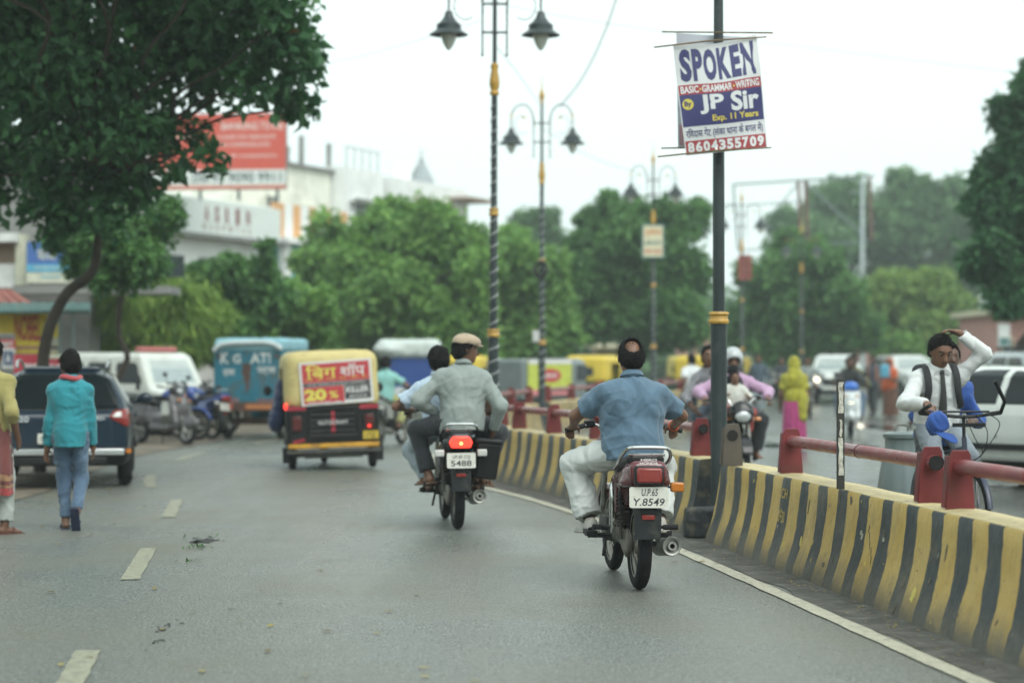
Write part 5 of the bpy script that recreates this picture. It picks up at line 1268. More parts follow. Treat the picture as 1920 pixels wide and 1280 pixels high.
    for sg in (-1, 1):
        b.ell(H+hx*sg*0.079*s-hf*0.008*s-hu*0.018*s, (0.010*s, 0.020*s, 0.032*s), HF, 0.006)
        b.ell(H+hx*sg*0.031*s+hf*0.094*s-hu*0.002*s, (0.018*s, 0.012*s, 0.011*s), HF, 0.008, op='s')
    s = s0; b.build('body', SK[Lk.get('skin', 0)], root); s = s*1.07
    if Lk.get('face'):
        for sg in (-1, 1):
            e = MB().ball(H+hx*sg*0.031*s+hf*0.076*s-hu*0.002*s, 0.0135*s, 10).build('eye', MEYE, root)
            MB().ball(H+hx*sg*0.031*s+hf*0.0845*s-hu*0.004*s, 0.0095*s, 8).build('pupil', MPUP, e)
            MB().tube([H+hx*sg*(0.014)*s+hf*0.092*s+hu*0.020*s, H+hx*sg*0.032*s+hf*0.090*s+hu*0.026*s, H+hx*sg*0.052*s+hf*0.078*s+hu*0.019*s], 0.0045*s, 6).build('eyebrow', MHAIR, root)
        MB().ball(H+hf*0.089*s-hu*0.066*s, (0.022*s, 0.009*s, 0.007*s), 10, rot=HF).build('lips', MLIP, root)
    # clothes
    s = s0
    if 'shirt' in Lk:
        m, sl, loose, hem = Lk['shirt'][:4]; t = 0.013+loose
        B = SDF(res)
        torso(B, t, 1)
        if hem > 0: B.cone(pel+u*0.08*s, pel-u*(hem+0.06)*s+pf*0.0, (0.135*w+t)*s, (0.145*w+t)*s, 0.05)
        for sd, sg in (('L', -1), ('R', 1)):
            B.cone(J['s'+sd]+(neck-J['s'+sd])*0.1, J['e'+sd], (0.052+loose*0.7)*s*w**0.5, (0.047+loose)*s*w**0.5, 0.045) if sl == 'l' else B.cone(J['s'+sd]+(neck-J['s'+sd])*0.1, J['s'+sd].lerp(J['e'+sd], 0.72), (0.054+loose*0.7)*s*w**0.5, (0.057+loose*1.5)*s*w**0.5, 0.045, cap=1) if sl == 's' else None
            if sl == 'l': B.cone(J['e'+sd], J['e'+sd].lerp(J['w'+sd], Lk.get('cuff', 0.93)), (0.050+loose)*s*w**0.5, (0.036+loose*0.7)*s, 0.02, cap=1)
        sm = 1.0 if res < 0.016 else 0.6
        B.fold(0.009*sm, 15/s, int(abs(pel.x*100)+len(label)), (1, 1, 0.75)); B.fold(0.006*sm, 30/s, 3+len(label), (0.9, 0.9, 1.2))
        nn = np.array((u+f*0.35).normalized()); n0 = np.array(neck+u*0.030*s); ua = np.array(u)
        def neckcut(F, x, y, z):
            px, py, pz = x-n0[0], y-n0[1], z-n0[2]; d = px*nn[0]+py*nn[1]+pz*nn[2]; h_ = px*ua[0]+py*ua[1]+pz*ua[2]
            return np.maximum(F, np.minimum(d, 0.105*s-np.sqrt(np.maximum(px*px+py*py+pz*pz-h_*h_, 0))))
        p0 = np.array(pel-u*hem*s)
        def hemcut(F, x, y, z):
            px, py, pz = x-p0[0], y-p0[1], z-p0[2]; h_ = px*ua[0]+py*ua[1]+pz*ua[2]
            return np.maximum(F, np.minimum(-h_, (0.255*w+t)*s-np.sqrt(np.maximum(px*px+py*py+pz*pz-h_*h_, 0))))
        B.field(neckcut); B.field(hemcut)
        B.build('shirt', m, root)
        if Lk.get('collar', True):
            cs = MB(); ring = []
            for i in range(25):
                a = -PI/2+0.45+(2*PI-0.9)*i/24 if Lk['shirt'][4:] == ('open',) else 2*PI*i/24
                d = r*math.cos(a)+(-f)*(-math.sin(a)) if False else r*math.cos(a)+f*math.sin(a)
                ring.append((d, a))
            rows = []
            for (k, rr) in ((-0.012, 0.078), (0.028, 0.068), (0.034, 0.066), (0.030, 0.072), (0.0, 0.086)):
                rows.append([neck+u*(k+0.018-0.022*math.sin(a))*s+d*rr*s for d, a in ring])
            cs.grid(rows); cs.build('collar', Lk.get('collar_mat', m), root, sharp=60)
    if 'pants' in Lk:
        m, flare = Lk['pants'][:2]; cu_ = Lk.get('hem', 0.94)
        B = SDF(res)
        B.ell(pel+u*0.01*s, (0.160*w*s, 0.124*w*s, 0.13*s), PF, 0.05)
        for sd, sg in (('L', -1), ('R', 1)):
            B.cone(J['p'+sd], J['k'+sd], (0.093+flare*0.3)*s*w**0.5, (0.068+flare*0.5)*s, 0.035)
            sh_ = J['a'+sd]-J['k'+sd]; en = J['k'+sd]+sh_*cu_
            B.cone(J['k'+sd], en, (0.068+flare*0.5)*s, (0.052+flare)*s, 0.03, cap=1)
        sm = 1.0 if res < 0.016 else 0.6
        B.fold(0.010*sm, 14/s, 5+len(label), (1, 1, 0.7)); B.fold(0.006*sm, 30/s, 9, (0.9, 0.9, 1.2))
        B.plane(pel+u*0.12*s, u)
        B.build('trousers', m, root)
    if 'shoes' in Lk:
        kind, m = Lk['shoes']
        for sd, sg in (('L', -1), ('R', 1)):
            td = J['t'+sd]; an = J['a'+sd]; up = Vector((0, 0, 1)); up = (up-td*up.dot(td)).normalized(); lat = td.cross(up); FR = Matrix((lat, td, up)).transposed()
            base = an-up*0.085*s
            if kind == 'shoe':
                B = SDF(max(0.007, res*0.8)); B.cone(an-td*0.02*s-up*0.02*s, an-up*0.05*s-td*0.02*s, 0.045*s, 0.044*s, 0.02).ell(an-up*0.052*s+td*0.04*s, (0.044*s, 0.105*s, 0.036*s), FR, 0.03).ell(an-up*0.06*s+td*0.12*s, (0.045*s, 0.065*s, 0.030*s), FR, 0.03).box(base+td*0.045*s+up*0.010*s, (0.045*s, 0.135*s, 0.012*s), 0.012*s, FR, 0.012)
                B.plane(an+up*0.012*s, up+td*0.15); sh_ = B.build('shoe', m, root)
                B = SDF(max(0.006, res*0.7)); B.box(base+td*0.048*s+up*0.004*s, (0.047*s, 0.138*s, 0.011*s), 0.01*s, FR, 0.0); B.build('sole', Lk.get('sole', mat('rubber_sole', (0.45, 0.43, 0.38), 0.7)), sh_)
            else:
                B = SDF(max(0.007, res*0.8)); B.box(an-up*0.088*s+td*0.045*s, (0.045*s, 0.132*s, 0.010*s), 0.01*s, FR, 0.0)
                sh_ = B.build('sandal', m, root)
                MB().tube(spline([an-up*0.08*s+td*0.06*s-lat*0.045*s, an-up*0.045*s+td*0.075*s-lat*0.03*s, an-up*0.040*s+td*0.085*s, an-up*0.045*s+td*0.075*s+lat*0.03*s, an-up*0.08*s+td*0.06*s+lat*0.045*s], 4), 0.009*s, 6).build('strap', m, sh_)
    hair = Lk.get('hair', 'short'); s = s*1.07
    if hair in ('short', 'thick', 'bald'):
        t = 0.020 if hair == 'thick' else 0.011 if hair == 'bald' else 0.014; B = SDF(min(0.010, res))
        B.ell(H+hu*0.011*s-hf*0.013*s, ((0.076+t*0.8)*s, (0.094+t*0.7)*s, (0.098+t*0.75)*s), HF, 0.0)
        if hair != 'bald': B.ell(H-hf*0.05*s-hu*0.035*s, ((0.066+t*0.6)*s, (0.05+t)*s, (0.06+t)*s), HF, 0.03)
        else: B.ell(H-hf*0.05*s-hu*0.03*s, ((0.068+t*0.6)*s, (0.05+t)*s, (0.062+t)*s), HF, 0.03)
        B.fold(0.003 if hair == 'bald' else 0.006, 60, 4+len(label)); B.fold(0.002 if hair == 'bald' else 0.010, 26, 8+len(label))
        fr = H+hf*0.062*s+hu*0.060*s; B.plane(fr, hf*1.0-hu*0.80)                    # forehead
        nk = H-hu*0.075*s-hf*0.03*s; B.plane(nk, -hu*1.0+hf*0.55)                     # nape
        if hair == 'bald':
            cb = H+hu*0.064*s-hf*0.084*s
            hh = (np.array(cb), np.array(hu), np.array(hf))
            c_ = np.array(cb)
            B.field(lambda F, x, y, z: np.maximum(F, 0.052*s-np.sqrt((x-c_[0])**2+(y-c_[1])**2+((z-c_[2])*0.8)**2)))
        ho_ = B.build('hair', MHAIR, root)
        # loose strands roughen the outline
        g = np.random.default_rng(len(label)); V = []; F = []; sm_ = []
        n = 2*Lk.get('strands', 500)
        for _ in range(n):
            d = Vector(g.normal(size=3)).normalized()
            if d.y > 0.55 or d.z < -0.55 or (d.y > 0.1 and d.z < 0.15): continue
            if hair == 'bald' and (d-Vector((0, -0.75, 0.66))).length < 0.5 and g.random() < 0.8: continue
            q = Vector((d.x*(0.076+t)*s, d.y*(0.094+t)*s, d.z*(0.098+t)*s)); p0 = H+HF @ q
            tg = HF @ (Vector((g.normal()*0.4, -0.5, -0.9 if d.z < 0.75 else 0.1)) - d*0.0); tg = (tg-(HF @ d)*tg.dot(HF @ d)).normalized()*0.042*s*(0.5+g.random())+(HF @ d)*0.012*s
            sd_ = tg.cross(HF @ d)  .normalized()*0.0034*s; i = len(V); V += [p0-sd_, p0+sd_, p0+tg]; F.append((i, i+1, i+2))
        if V: mesh_np('strand_fringe', V, F, MHAIR, ho_, False)
    s = s0
    return root, dict(J=J, H=H, HF=HF, neck=neck, pel=pel, u=u, r=r, f=f, TF=TF, pf=pf, pr=pr, s=s, HX=(hx, hf, hu))

def seated(grip=(0.36, 0.80, 1.03), seat=(0, 0.36, 0.90), lean=0.05, peg=(0.22, 0.50, 0.40), s=1.0, **k):
    "astride a motorcycle whose rear axle stands over the origin"
    P = dict(s=s, pel=seat, neck=(seat[0], seat[1]+lean, seat[2]+0.485*s), hL=(-grip[0], grip[1]-0.085, grip[2]+0.03), hR=(grip[0], grip[1]-0.085, grip[2]+0.03),
             dL=(-0.15, 1, -0.25), dR=(0.15, 1, -0.25), nL=(0.1, -0.2, -1), nR=(-0.1, -0.2, -1), gL=1.3, gR=1.3, eL=(-0.9, -0.5, -0.3), eR=(0.9, -0.5, -0.3),
             aL=(-peg[0], peg[1]-0.02, peg[2]), aR=(peg[0], peg[1]-0.02, peg[2]), kL=(-0.55, 1, 0.5), kR=(0.55, 1, 0.5), tL=(-0.28, 1, -0.05), tR=(0.28, 1, -0.05))
    P.update(k); return P
def walking(s=1.0, ph=1.0, **k):
    P = dict(s=s, pel=(0, 0, 0.905*s), neck=(0, 0.03, 1.405*s), hL=(-0.27*s, 0.02+0.13*ph, 0.86*s), hR=(0.27*s, 0.04-0.14*ph, 0.86*s), eL=(-0.3, -1, 0), eR=(0.3, -1, 0),
             nL=(1, 0, 0), nR=(-1, 0, 0), aL=(-0.09, 0.24*ph, 0.09*s+(0.0 if ph > 0 else 0.06)), aR=(0.09, -0.24*ph, 0.09*s+(0.06 if ph > 0 else 0.0)), kL=(-0.05, 1, 0), kR=(0.05, 1, 0),
             tL=(-0.1, 1, 0.1 if ph > 0 else -0.5), tR=(0.1, 1, -0.5 if ph > 0 else 0.1))
    P.update(k); return P
def drape(name, m, root, rings, folds=14, amp=0.012, n=64, seed=0):
    "a hanging cloth tube: rings (z, rx, ry, cx, cy)"
    g = np.random.default_rng(seed); ph = g.uniform(0, 6, 3); rows = []
    for i, (z, rx, ry, cx, cy) in enumerate(rings):
        k = i/max(1, len(rings)-1); row = []
        for j in range(n+1):
            a = 2*PI*(j % n)/n
            d = amp*(0.25+k)*(math.sin(a*folds+ph[0]+k*0.6)+0.6*math.sin(a*(folds*0.6//1)+ph[1]-k)+0.4*math.sin(a*3+ph[2]))
            row.append((cx+math.cos(a)*(rx+d), cy+math.sin(a)*(ry+d), z+0.006*math.sin(a*5+ph[2])))
        rows.append(row)
    return MB().grid(rows, flip=True).build(name, m, root, sharp=120)
# ------------------------------------------------------------------ vehicles
MTYRE = mat('tyre_rubber', (0.010, 0.010, 0.011), 0.8, var=0.3, scale=20, spec=0.25, dirt=(0.045, 0.042, 0.035), damt=0.12, dscale=9)
MCHROME = mat('chrome', (0.62, 0.63, 0.62), 0.16, 1.0, var=0.1, dirt=(0.25, 0.2, 0.14), damt=0.25, dscale=18)
MALLOY = mat('dull_alloy', (0.30, 0.30, 0.28), 0.45, 0.8, var=0.25, scale=8, dirt=(0.10, 0.085, 0.06), damt=0.45, dscale=9)
MRIM = mat('dusty_rim', (0.36, 0.35, 0.31), 0.45, 0.6, var=0.2, dirt=(0.14, 0.12, 0.09), damt=0.35)
MENG = mat('engine_metal', (0.085, 0.085, 0.08), 0.55, 0.5, var=0.3, scale=10, dirt=(0.12, 0.1, 0.07), damt=0.45, dscale=9)
MPLAS = mat('black_plastic', (0.010, 0.011, 0.012), 0.45, var=0.2, spec=0.3, dirt=(0.045, 0.042, 0.038), damt=0.12)
MSEAT = mat('black_seat_vinyl', (0.009, 0.009, 0.010), 0.5, var=0.15, bump=0.3, bscale=80)
MMAROON = mat('maroon_bike_paint', (0.105, 0.012, 0.018), 0.22, var=0.12, coat=0.6, dirt=(0.13, 0.07, 0.06), damt=0.2)
MBLKP = mat('black_bike_paint', (0.008, 0.008, 0.010), 0.25, var=0.1, coat=0.35, spec=0.3, dirt=(0.05, 0.045, 0.04), damt=0.12)
MTLR = mat('tail_lens_red', (0.21, 0.018, 0.014), 0.18, var=0.12, scale=30, coat=0.4)
MTLIT = mat('tail_lens_lit', (0.5, 0.03, 0.02), 0.2, emit=(1.0, 0.05, 0.03), estr=1.6, var=0.05)
MTHOT = mat('tail_bulb_lit', (0.9, 0.3, 0.1), 0.2, emit=(1.0, 0.35, 0.08), estr=5, var=0.0)
MAMB = mat('amber_lens', (0.50, 0.16, 0.015), 0.2, var=0.1, coat=0.4)
MCLEAR = mat('clear_lens', (0.55, 0.55, 0.52), 0.15, var=0.05, coat=0.5)
MHEAD = mat('headlamp_glass', (0.50, 0.53, 0.53), 0.08, 0.3, var=0.15, scale=25)
MLIT = mat('headlamp_lit', (0.9, 0.85, 0.7), 0.2, emit=(1.0, 0.86, 0.58), estr=3.2, var=0.0)
MPLATE = mat('plate_white', (0.60, 0.60, 0.54), 0.5, var=0.06, dirt=(0.25, 0.14, 0.07), damt=0.22, dscale=25)
MINK = mat('plate_ink', (0.02, 0.02, 0.025), 0.6)
MFEND = mat('grey_black_fender', (0.022, 0.028, 0.030), 0.45, var=0.25, spec=0.35, dirt=(0.10, 0.09, 0.075), damt=0.3, dscale=7)
MCHAIN = mat('dusty_chain_case', (0.20, 0.19, 0.165), 0.6, 0.3, var=0.25, dirt=(0.08, 0.065, 0.045), damt=0.5, dscale=8)
MRUBG = mat('grip_rubber', (0.014, 0.014, 0.014), 0.8)

def wheel(root, c, R_, w, hub=0.06, spokes=18, alloy=False, tread=True, n=72, rot=None):
    c = Vector(c); wh = bpy.data.objects.new('wheel', None); COL.objects.link(wh); wh.parent = root; wh.location = c
    if rot: wh.rotation_euler = rot
    prof = [(R_-w*0.95, -w*0.32), (R_-w*0.75, -w*0.48), (R_-w*0.40, -w*0.5), (R_-w*0.13, -w*0.36), (R_-w*0.01, -w*0.13), (R_, 0), (R_-w*0.01, w*0.13), (R_-w*0.13, w*0.36), (R_-w*0.40, w*0.5), (R_-w*0.75, w*0.48), (R_-w*0.95, w*0.32)]
    V = []; F = []; K = len(prof)
    for j in range(n):
        a = 2*PI*j/n
        for i, (r, x) in enumerate(prof):
            rr = r-(0.006 if (tread and j % 2 and 2 < i < 8 and i != 5) else 0.0)-(0.004 if (tread and i == 5 and j % 4 == 0) else 0)
            V.append((x, rr*math.cos(a), rr*math.sin(a)))
    for j in range(n):
        j2 = (j+1) % n
        for i in range(K): F.append((j*K+i, j2*K+i, j2*K+(i+1) % K, j*K+(i+1) % K))
    me = bpy.data.meshes.new('tyre'); me.from_pydata(V, [], F); me.polygons.foreach_set('use_smooth', [True]*len(F)); me.set_sharp_from_angle(angle=R(28)); link('tyre', me, MTYRE, wh)
    ry = Matrix(((0, 0, 1), (1, 0, 0), (0, 1, 0)))
    rm = MB().lathe([(R_-w*1.0, -w*0.34), (R_-w*0.80, -w*0.38), (R_-w*0.9, -w*0.28), (R_-w*1.18, -w*0.10), (R_-w*1.18, w*0.10), (R_-w*0.9, w*0.28), (R_-w*0.80, w*0.38), (R_-w*1.0, w*0.34)], rot=ry, n=40)
    rm.lathe([(0, -hub*1.0), (hub*0.5, -hub*1.0), (hub, -hub*0.6), (hub, hub*0.6), (hub*0.5, hub*1.0), (0, hub*1.0)], rot=ry, n=20)
    if alloy:
        for k in range(6):
            a = 2*PI*k/6; rm.box((0, math.cos(a)*(R_-w)*0.55, math.sin(a)*(R_-w)*0.55), (w*0.35, R_-w*1.15-hub*0.6, 0.035), Matrix.Rotation(a, 3, 'X'))
    else:
        for k in range(spokes):
            a = 2*PI*k/spokes; sg = 1 if k % 2 else -1; a2 = a+0.35*(1 if k % 4 < 2 else -1)
            rm.tube([(sg*hub*0.7, hub*0.8*math.cos(a), hub*0.8*math.sin(a)), (0, (R_-w*1.1)*math.cos(a2), (R_-w*1.1)*math.sin(a2))], 0.003, 4, caps=False)
    rm.build('rim', MALLOY if alloy else MRIM, wh)
    return wh
def plate_obj(root, c, w, h, rows, normal=(0, -1, 0), m=MPLATE, tilt=0.0, shear=0.0):
    nrm = Vector(normal); right = Vector((0, 0, 1)).cross(nrm).normalized()
    up = nrm.cross(right); mt = face_mtx(c, right, up+nrm*tilt); pl_ = bpy.data.objects.new('number_plate', None)
    b = MB(); r_ = min(w, h)*0.1; poly = []
    for cx, cy, a0 in ((w/2-r_, h/2-r_, 0), (-w/2+r_, h/2-r_, PI/2), (-w/2+r_, -h/2+r_, PI), (w/2-r_, -h/2+r_, 1.5*PI)):
        for k in range(4): a = a0+PI/2*k/3; poly.append((cx+r_*math.cos(a), cy+r_*math.sin(a)))
    b.prism(poly, 0.006); o = b.build('number_plate', m, root); o.matrix_local = mt
    for (s_, u, v, ww, hh) in rows: text(s_, ww*w, hh*h, MINK, o, 'lettering', Matrix.Translation((u*w, v*h, 0.0036)), 0.012, 0.0005, shear=shear)
    return o

def motorcycle(label, loc, rz, paint, name='motorcycle', rows=(), lit=False, guard=True, box=False, lean=0.0, group=None, head=None, steer=0.0, plate_m=MPLATE, badge=None, hi=True, tail_shape='box'):
    root = thing(name, label, 'motorcycle', loc, rz, group); root.rotation_euler = (0, lean, rz)
    R_ = 0.300; WB = 1.24
    wheel(root, (0, 0, R_), R_, 0.092, 0.065, n=90 if hi else 36, spokes=20 if hi else 10)
    wheel(root, (0, WB, R_), R_, 0.080, 0.055, n=90 if hi else 36, spokes=20 if hi else 10, rot=(0, 0, steer))
    # frame, swing arm, engine
    f = MB(); f.tube(spline([(0, 1.0, 0.90), (0, 0.75, 0.80), (0, 0.3, 0.74), (0, -0.1, 0.74)], 4), 0.022, 8); f.tube([(0, 0.98, 0.84), (0, 0.86, 0.45), (0, 0.72, 0.30)], 0.02, 8)
    for x in (-1, 1):
        f.tube([(x*0.095, 0.0, R_), (x*0.075, 0.45, 0.36)], 0.018, 8); f.tube(spline([(x*0.11, 0.5, 0.42), (x*0.12, 0.25, 0.60), (x*0.12, -0.02, 0.72)], 4), 0.014, 8)
    f.tube([(-0.28, 0.52, 0.31), (0.28, 0.52, 0.31)], 0.013, 8); f.box((0, 0.52, 0.33), (0.16, 0.10, 0.12))
    f.build('frame', MPLAS, root)
    e = MB().box((0, 0.68, 0.37), (0.24, 0.32, 0.20)).box((-0.13, 0.63, 0.36), (0.05, 0.26, 0.16)).box((0.13, 0.63, 0.36), (0.05, 0.24, 0.17))
    e.lathe([(0, 0.135), (0.09, 0.135), (0.10, 0.12), (0.10, -0.1), (0, -0.1)], (0.05, 0.68, 0.37), (0, PI/2, 0), n=16)
    for k in range(7): e.box((0, 0.78+k*0.004, 0.49+k*0.022), (0.17, 0.16, 0.010))
    e.box((0, 0.79, 0.56), (0.11, 0.11, 0.18))
    e.build('engine', MENG, root, bevel=0.006 if hi else 0)
    cc = SDF(0.012).ell((-0.085, -0.02, 0.31), (0.028, 0.10, 0.10), k=0.03).box((-0.085, 0.24, 0.335), (0.022, 0.25, 0.055), 0.02, (R(4), 0, 0), 0.04).ell((-0.09, 0.48, 0.35), (0.03, 0.08, 0.08), k=0.03)
    cc.build('chain_case', MCHAIN, root)
    # exhaust
    ex = MB(); ex.tube(spline([(0.06, 0.86, 0.50), (0.10, 0.93, 0.38), (0.13, 0.80, 0.24), (0.15, 0.45, 0.235), (0.165, 0.30, 0.25)], 6), 0.019, 10)
    ex.build('exhaust_pipe', MCHROME, root)
    sd_ = Vector((0.012, -0.80, 0.085)).normalized(); p0 = Vector((0.165, 0.34, 0.245)); ro = sd_.to_track_quat('Z', 'Y').to_matrix()
    si = MB().lathe([(0.02, 0), (0.045, 0.10), (0.058, 0.16), (0.060, 0.56), (0.064, 0.565), (0.064, 0.60), (0.060, 0.615), (0.046, 0.610), (0.044, 0.585), (0.030, 0.585), (0.028, 0.63), (0.017, 0.63), (0.016, 0.60), (0, 0.60)], p0, ro, n=24)
    sl = si.build('silencer', MALLOY, root)
    MB().lathe([(0.0, 0.603), (0.0155, 0.603)], p0, ro, n=12).build('outlet', MBLACK, sl)
    # shocks
    for x in (-1, 1):
        b = MB(); a0, a1 = Vector((x*0.125, -0.01, 0.335)), Vector((x*0.125, 0.06, 0.66)); b.tube([a0, a1], 0.011, 8)
        pts = [a0.lerp(a1, 0.22+0.7*k/80)+Vector((0.022*math.cos(k*0.7), 0.022*math.sin(k*0.7), 0)) for k in range(81)]
        b.tube(pts, 0.0055, 5); b.build('shock_absorber', MENG, root)
        pg = MB().tube([(x*0.15, 0.52, 0.315), (x*0.30, 0.51, 0.325)], 0.014, 8); pg.box((x*0.25, 0.51, 0.33), (0.10, 0.045, 0.03)); pg.build('footpeg', MRUBG, root)
        pp = MB().tube([(x*0.13, 0.26, 0.40), (x*0.19, 0.19, 0.395)], 0.012, 8); pp.tube([(x*0.19, 0.19, 0.395), (x*0.29, 0.17, 0.40)], 0.019, 10); pp.build('pillion_peg', MRUBG, root)
    # rear fender
    rows_ = []
    for k in range(15):
        a = R(62)+R(106)*k/14; rr = R_+0.045; rows_.append([(xx, math.cos(a)*rr*1.02, R_+math.sin(a)*rr-dz) for xx, dz in ((-0.075, 0.035), (-0.066, 0.008), (-0.03, 0), (0.03, 0), (0.066, 0.008), (0.075, 0.035))])
    fd = MB().grid(rows_); fo = fd.build('rear_fender', MFEND, root); so = fo.modifiers.new('thick', 'SOLIDIFY'); so.thickness = 0.004
    MB().box((0, -0.362, 0.46), (0.17, 0.016, 0.20), (R(4), 0, 0), taper=1.05).box((0, -0.366, 0.535), (0.15, 0.02, 0.035)).build('fender_flap', MFEND, root, bevel=0.004)
    MB().box((0, -0.378, 0.505), (0.085, 0.012, 0.030)).build('reflector', MTLR, root, bevel=0.003)
    MB().box((0, -0.375, 0.58), (0.11, 0.02, 0.10)).build('plate_bracket', MPLAS, root)
    if rows: plate_obj(root, (0, -0.398, 0.635), 0.255, 0.135, rows, m=plate_m, tilt=-0.1, shear=0.18 if badge else 0.0)
    # tail cowl, lamp, seat
    tc = SDF(0.010 if hi else 0.016)
    if tail_shape == 'box':
        tc.box((0, -0.27, 0.785), (0.125, 0.115, 0.075), 0.05, (R(-8), 0, 0), 0.03); tc.box((0, -0.05, 0.745), (0.150, 0.24, 0.055), 0.045, (R(-8), 0, 0), 0.05); tc.ell((0, -0.20, 0.72), (0.17, 0.16, 0.05), k=0.04)
    else:
        tc.box((0, -0.24, 0.80), (0.105, 0.13, 0.065), 0.05, (R(-14), 0, 0), 0.03); tc.box((0, 0.0, 0.75), (0.145, 0.22, 0.055), 0.045, (R(-10), 0, 0), 0.05)
    tc.box((0, 0.22, 0.63), (0.125, 0.19, 0.10), 0.05, None, 0.04); tc.build('tail_cowl', paint, root)
    if tail_shape == 'box':
        tl = MB(); tl.box((0, -0.388, 0.775), (0.190, 0.05, 0.125), (R(-6), 0, 0)); tl.build('lamp_bezel', MPLAS, root, bevel=0.012)
        MB().box((0, -0.405, 0.776), (0.165, 0.05, 0.100), (R(-6), 0, 0)).build('tail_lamp', MTLIT if lit else MTLR, root, bevel=0.014)
    else:
        MB().prism([(-0.105, 0.0), (-0.075, 0.052), (0.075, 0.052), (0.105, 0.0), (0.085, -0.05), (-0.085, -0.05)], 0.05, (0, -0.375, 0.795), (PI/2, 0, 0)).build('tail_lamp', MTLIT if lit else MTLR, root, bevel=0.012)
        if lit: MB().ball((0, -0.405, 0.785), (0.014, 0.01, 0.014), 8).build('bulb', MTHOT, root)
    if badge: text(badge[0], 0.105, 0.017, mat('badge_silver', (0.55, 0.5, 0.5), 0.4), root, 'badge', face_mtx((0, -0.372, 0.872), (1, 0, 0), (0, 0.35, 1)), 0.02, 0.012); text(badge[1], 0.12, 0.017, mat('badge_silver', (0.55, 0.5, 0.5), 0.4), root, 'badge', face_mtx((0, -0.380, 0.851), (1, 0, 0), (0, 0.35, 1)), 0.02, 0.012)
    st_ = SDF(0.011 if hi else 0.018).box((0, -0.02, 0.845), (0.125, 0.24, 0.038), 0.035, (R(-7), 0, 0), 0.05).box((0, 0.38, 0.80), (0.130, 0.26, 0.045), 0.04, (R(2), 0, 0), 0.06).ell((0, 0.60, 0.80), (0.10, 0.14, 0.05), k=0.05)
    st_.build('seat', MSEAT, root)
    gb = MB(); gb.tube(spline([(-0.158, 0.10, 0.80), (-0.165, -0.10, 0.84), (-0.160, -0.27, 0.90), (-0.130, -0.335, 0.945), (-0.07, -0.350, 0.955), (0.07, -0.350, 0.955), (0.130, -0.335, 0.945), (0.160, -0.27, 0.90), (0.165, -0.10, 0.84), (0.158, 0.10, 0.80)], 5), 0.0125, 10)
    gb.tube([(-0.12, -0.285, 0.905), (0.12, -0.285, 0.905)], 0.009, 8)
    for x in (-0.09, 0.09): gb.tube([(x, -0.285, 0.905), (x*1.1, -0.12, 0.89)], 0.007, 6)
    gb.build('grab_rail', MCHROME, root)
    if guard:
        g_ = MB(); fr = spline([(-0.165, 0.10, 0.70), (-0.20, -0.10, 0.70), (-0.205, -0.16, 0.62), (-0.20, -0.15, 0.46), (-0.19, -0.05, 0.385), (-0.18, 0.16, 0.40)], 5)
        g_.tube(fr, 0.013, 8)
        for k in range(7): z = 0.43+0.037*k; g_.tube([(-0.192, -0.13, z+0.01), (-0.18, 0.10, z-0.015)], 0.0055, 5)
        for k in range(3): y = -0.10+0.08*k; g_.tube([(-0.19, y, 0.42), (-0.19, y, 0.68)], 0.0055, 5)
        g_.build('saree_guard', MCHROME, root)
        lp = MB().tube(spline([(-0.17, 0.05, 0.41), (-0.24, 0.20, 0.40), (-0.30, 0.30, 0.375)], 4), 0.011, 8); lp.tube([(-0.16, 0.20, 0.335), (-0.32, 0.24, 0.345)], 0.010, 8); lp.box((-0.29, 0.31, 0.352), (0.075, 0.22, 0.035)); lp.build('pillion_footrest', MPLAS, root, bevel=0.006)
    # indicators
    for x in (-1, 1):
        st2 = MB().tube([(x*0.10, -0.335, 0.70), (x*0.165, -0.345, 0.70)], 0.009, 6).build('indicator_stem', MPLAS, root)
        if not (guard and x < 0): MB().box((x*0.19, -0.355, 0.70), (0.085, 0.05, 0.062)).build('indicator', MAMB if guard else MCLEAR, root, bevel=0.01)
    # tank, side covers
    tk = SDF(0.014).ell((0, 0.80, 0.87), (0.15, 0.26, 0.13), k=0.03).box((0, 0.72, 0.83), (0.115, 0.20, 0.07), 0.06, None, 0.05); tk.plane((0, 0, 0.78), (0, 0, -1)); tk.build('fuel_tank', paint, root)
    for x in (-1, 1): MB().prism([(0.12, 0.50), (0.42, 0.48), (0.45, 0.66), (0.30, 0.74), (0.10, 0.70)], 0.02, (x*0.135, 0, 0), Matrix(((0, 0, 1), (1, 0, 0), (0, 1, 0)))).build('side_cover', paint, root, bevel=0.008)
    # front end
    st = bpy.data.objects.new('steering', None); COL.objects.link(st); st.parent = root; st.location = (0, 1.02, 0); st.rotation_euler = (0, 0, steer)
    fk = MB()
    for x in (-1, 1): fk.tube([(x*0.085, 0.22, 0.30), (x*0.085, -0.02, 0.95)], [0.022, 0.018], 8)
    fk.box((0, 0.0, 0.93), (0.22, 0.05, 0.03)); fk.build('fork', MALLOY, st)
    rows_ = []
    for k in range(13):
        a = R(20)+R(125)*k/12; rr = R_+0.03; rows_.append([(xx, 0.22+math.cos(a)*rr, R_+math.sin(a)*rr-dz) for xx, dz in ((-0.065, 0.03), (-0.05, 0), (0.05, 0), (0.065, 0.03))])
    o = MB().grid(rows_).build('front_fender', paint, st); so = o.modifiers.new('thick', 'SOLIDIFY'); so.thickness = 0.004
    hb_ = MB().tube(spline([(-0.40, -0.22, 1.03), (-0.26, -0.16, 1.06), (-0.15, -0.03, 1.05), (-0.09, 0.0, 0.97), (0.09, 0.0, 0.97), (0.15, -0.03, 1.05), (0.26, -0.16, 1.06), (0.40, -0.22, 1.03)], 5), 0.012, 8); hb_.build('handlebar', MCHROME, st)
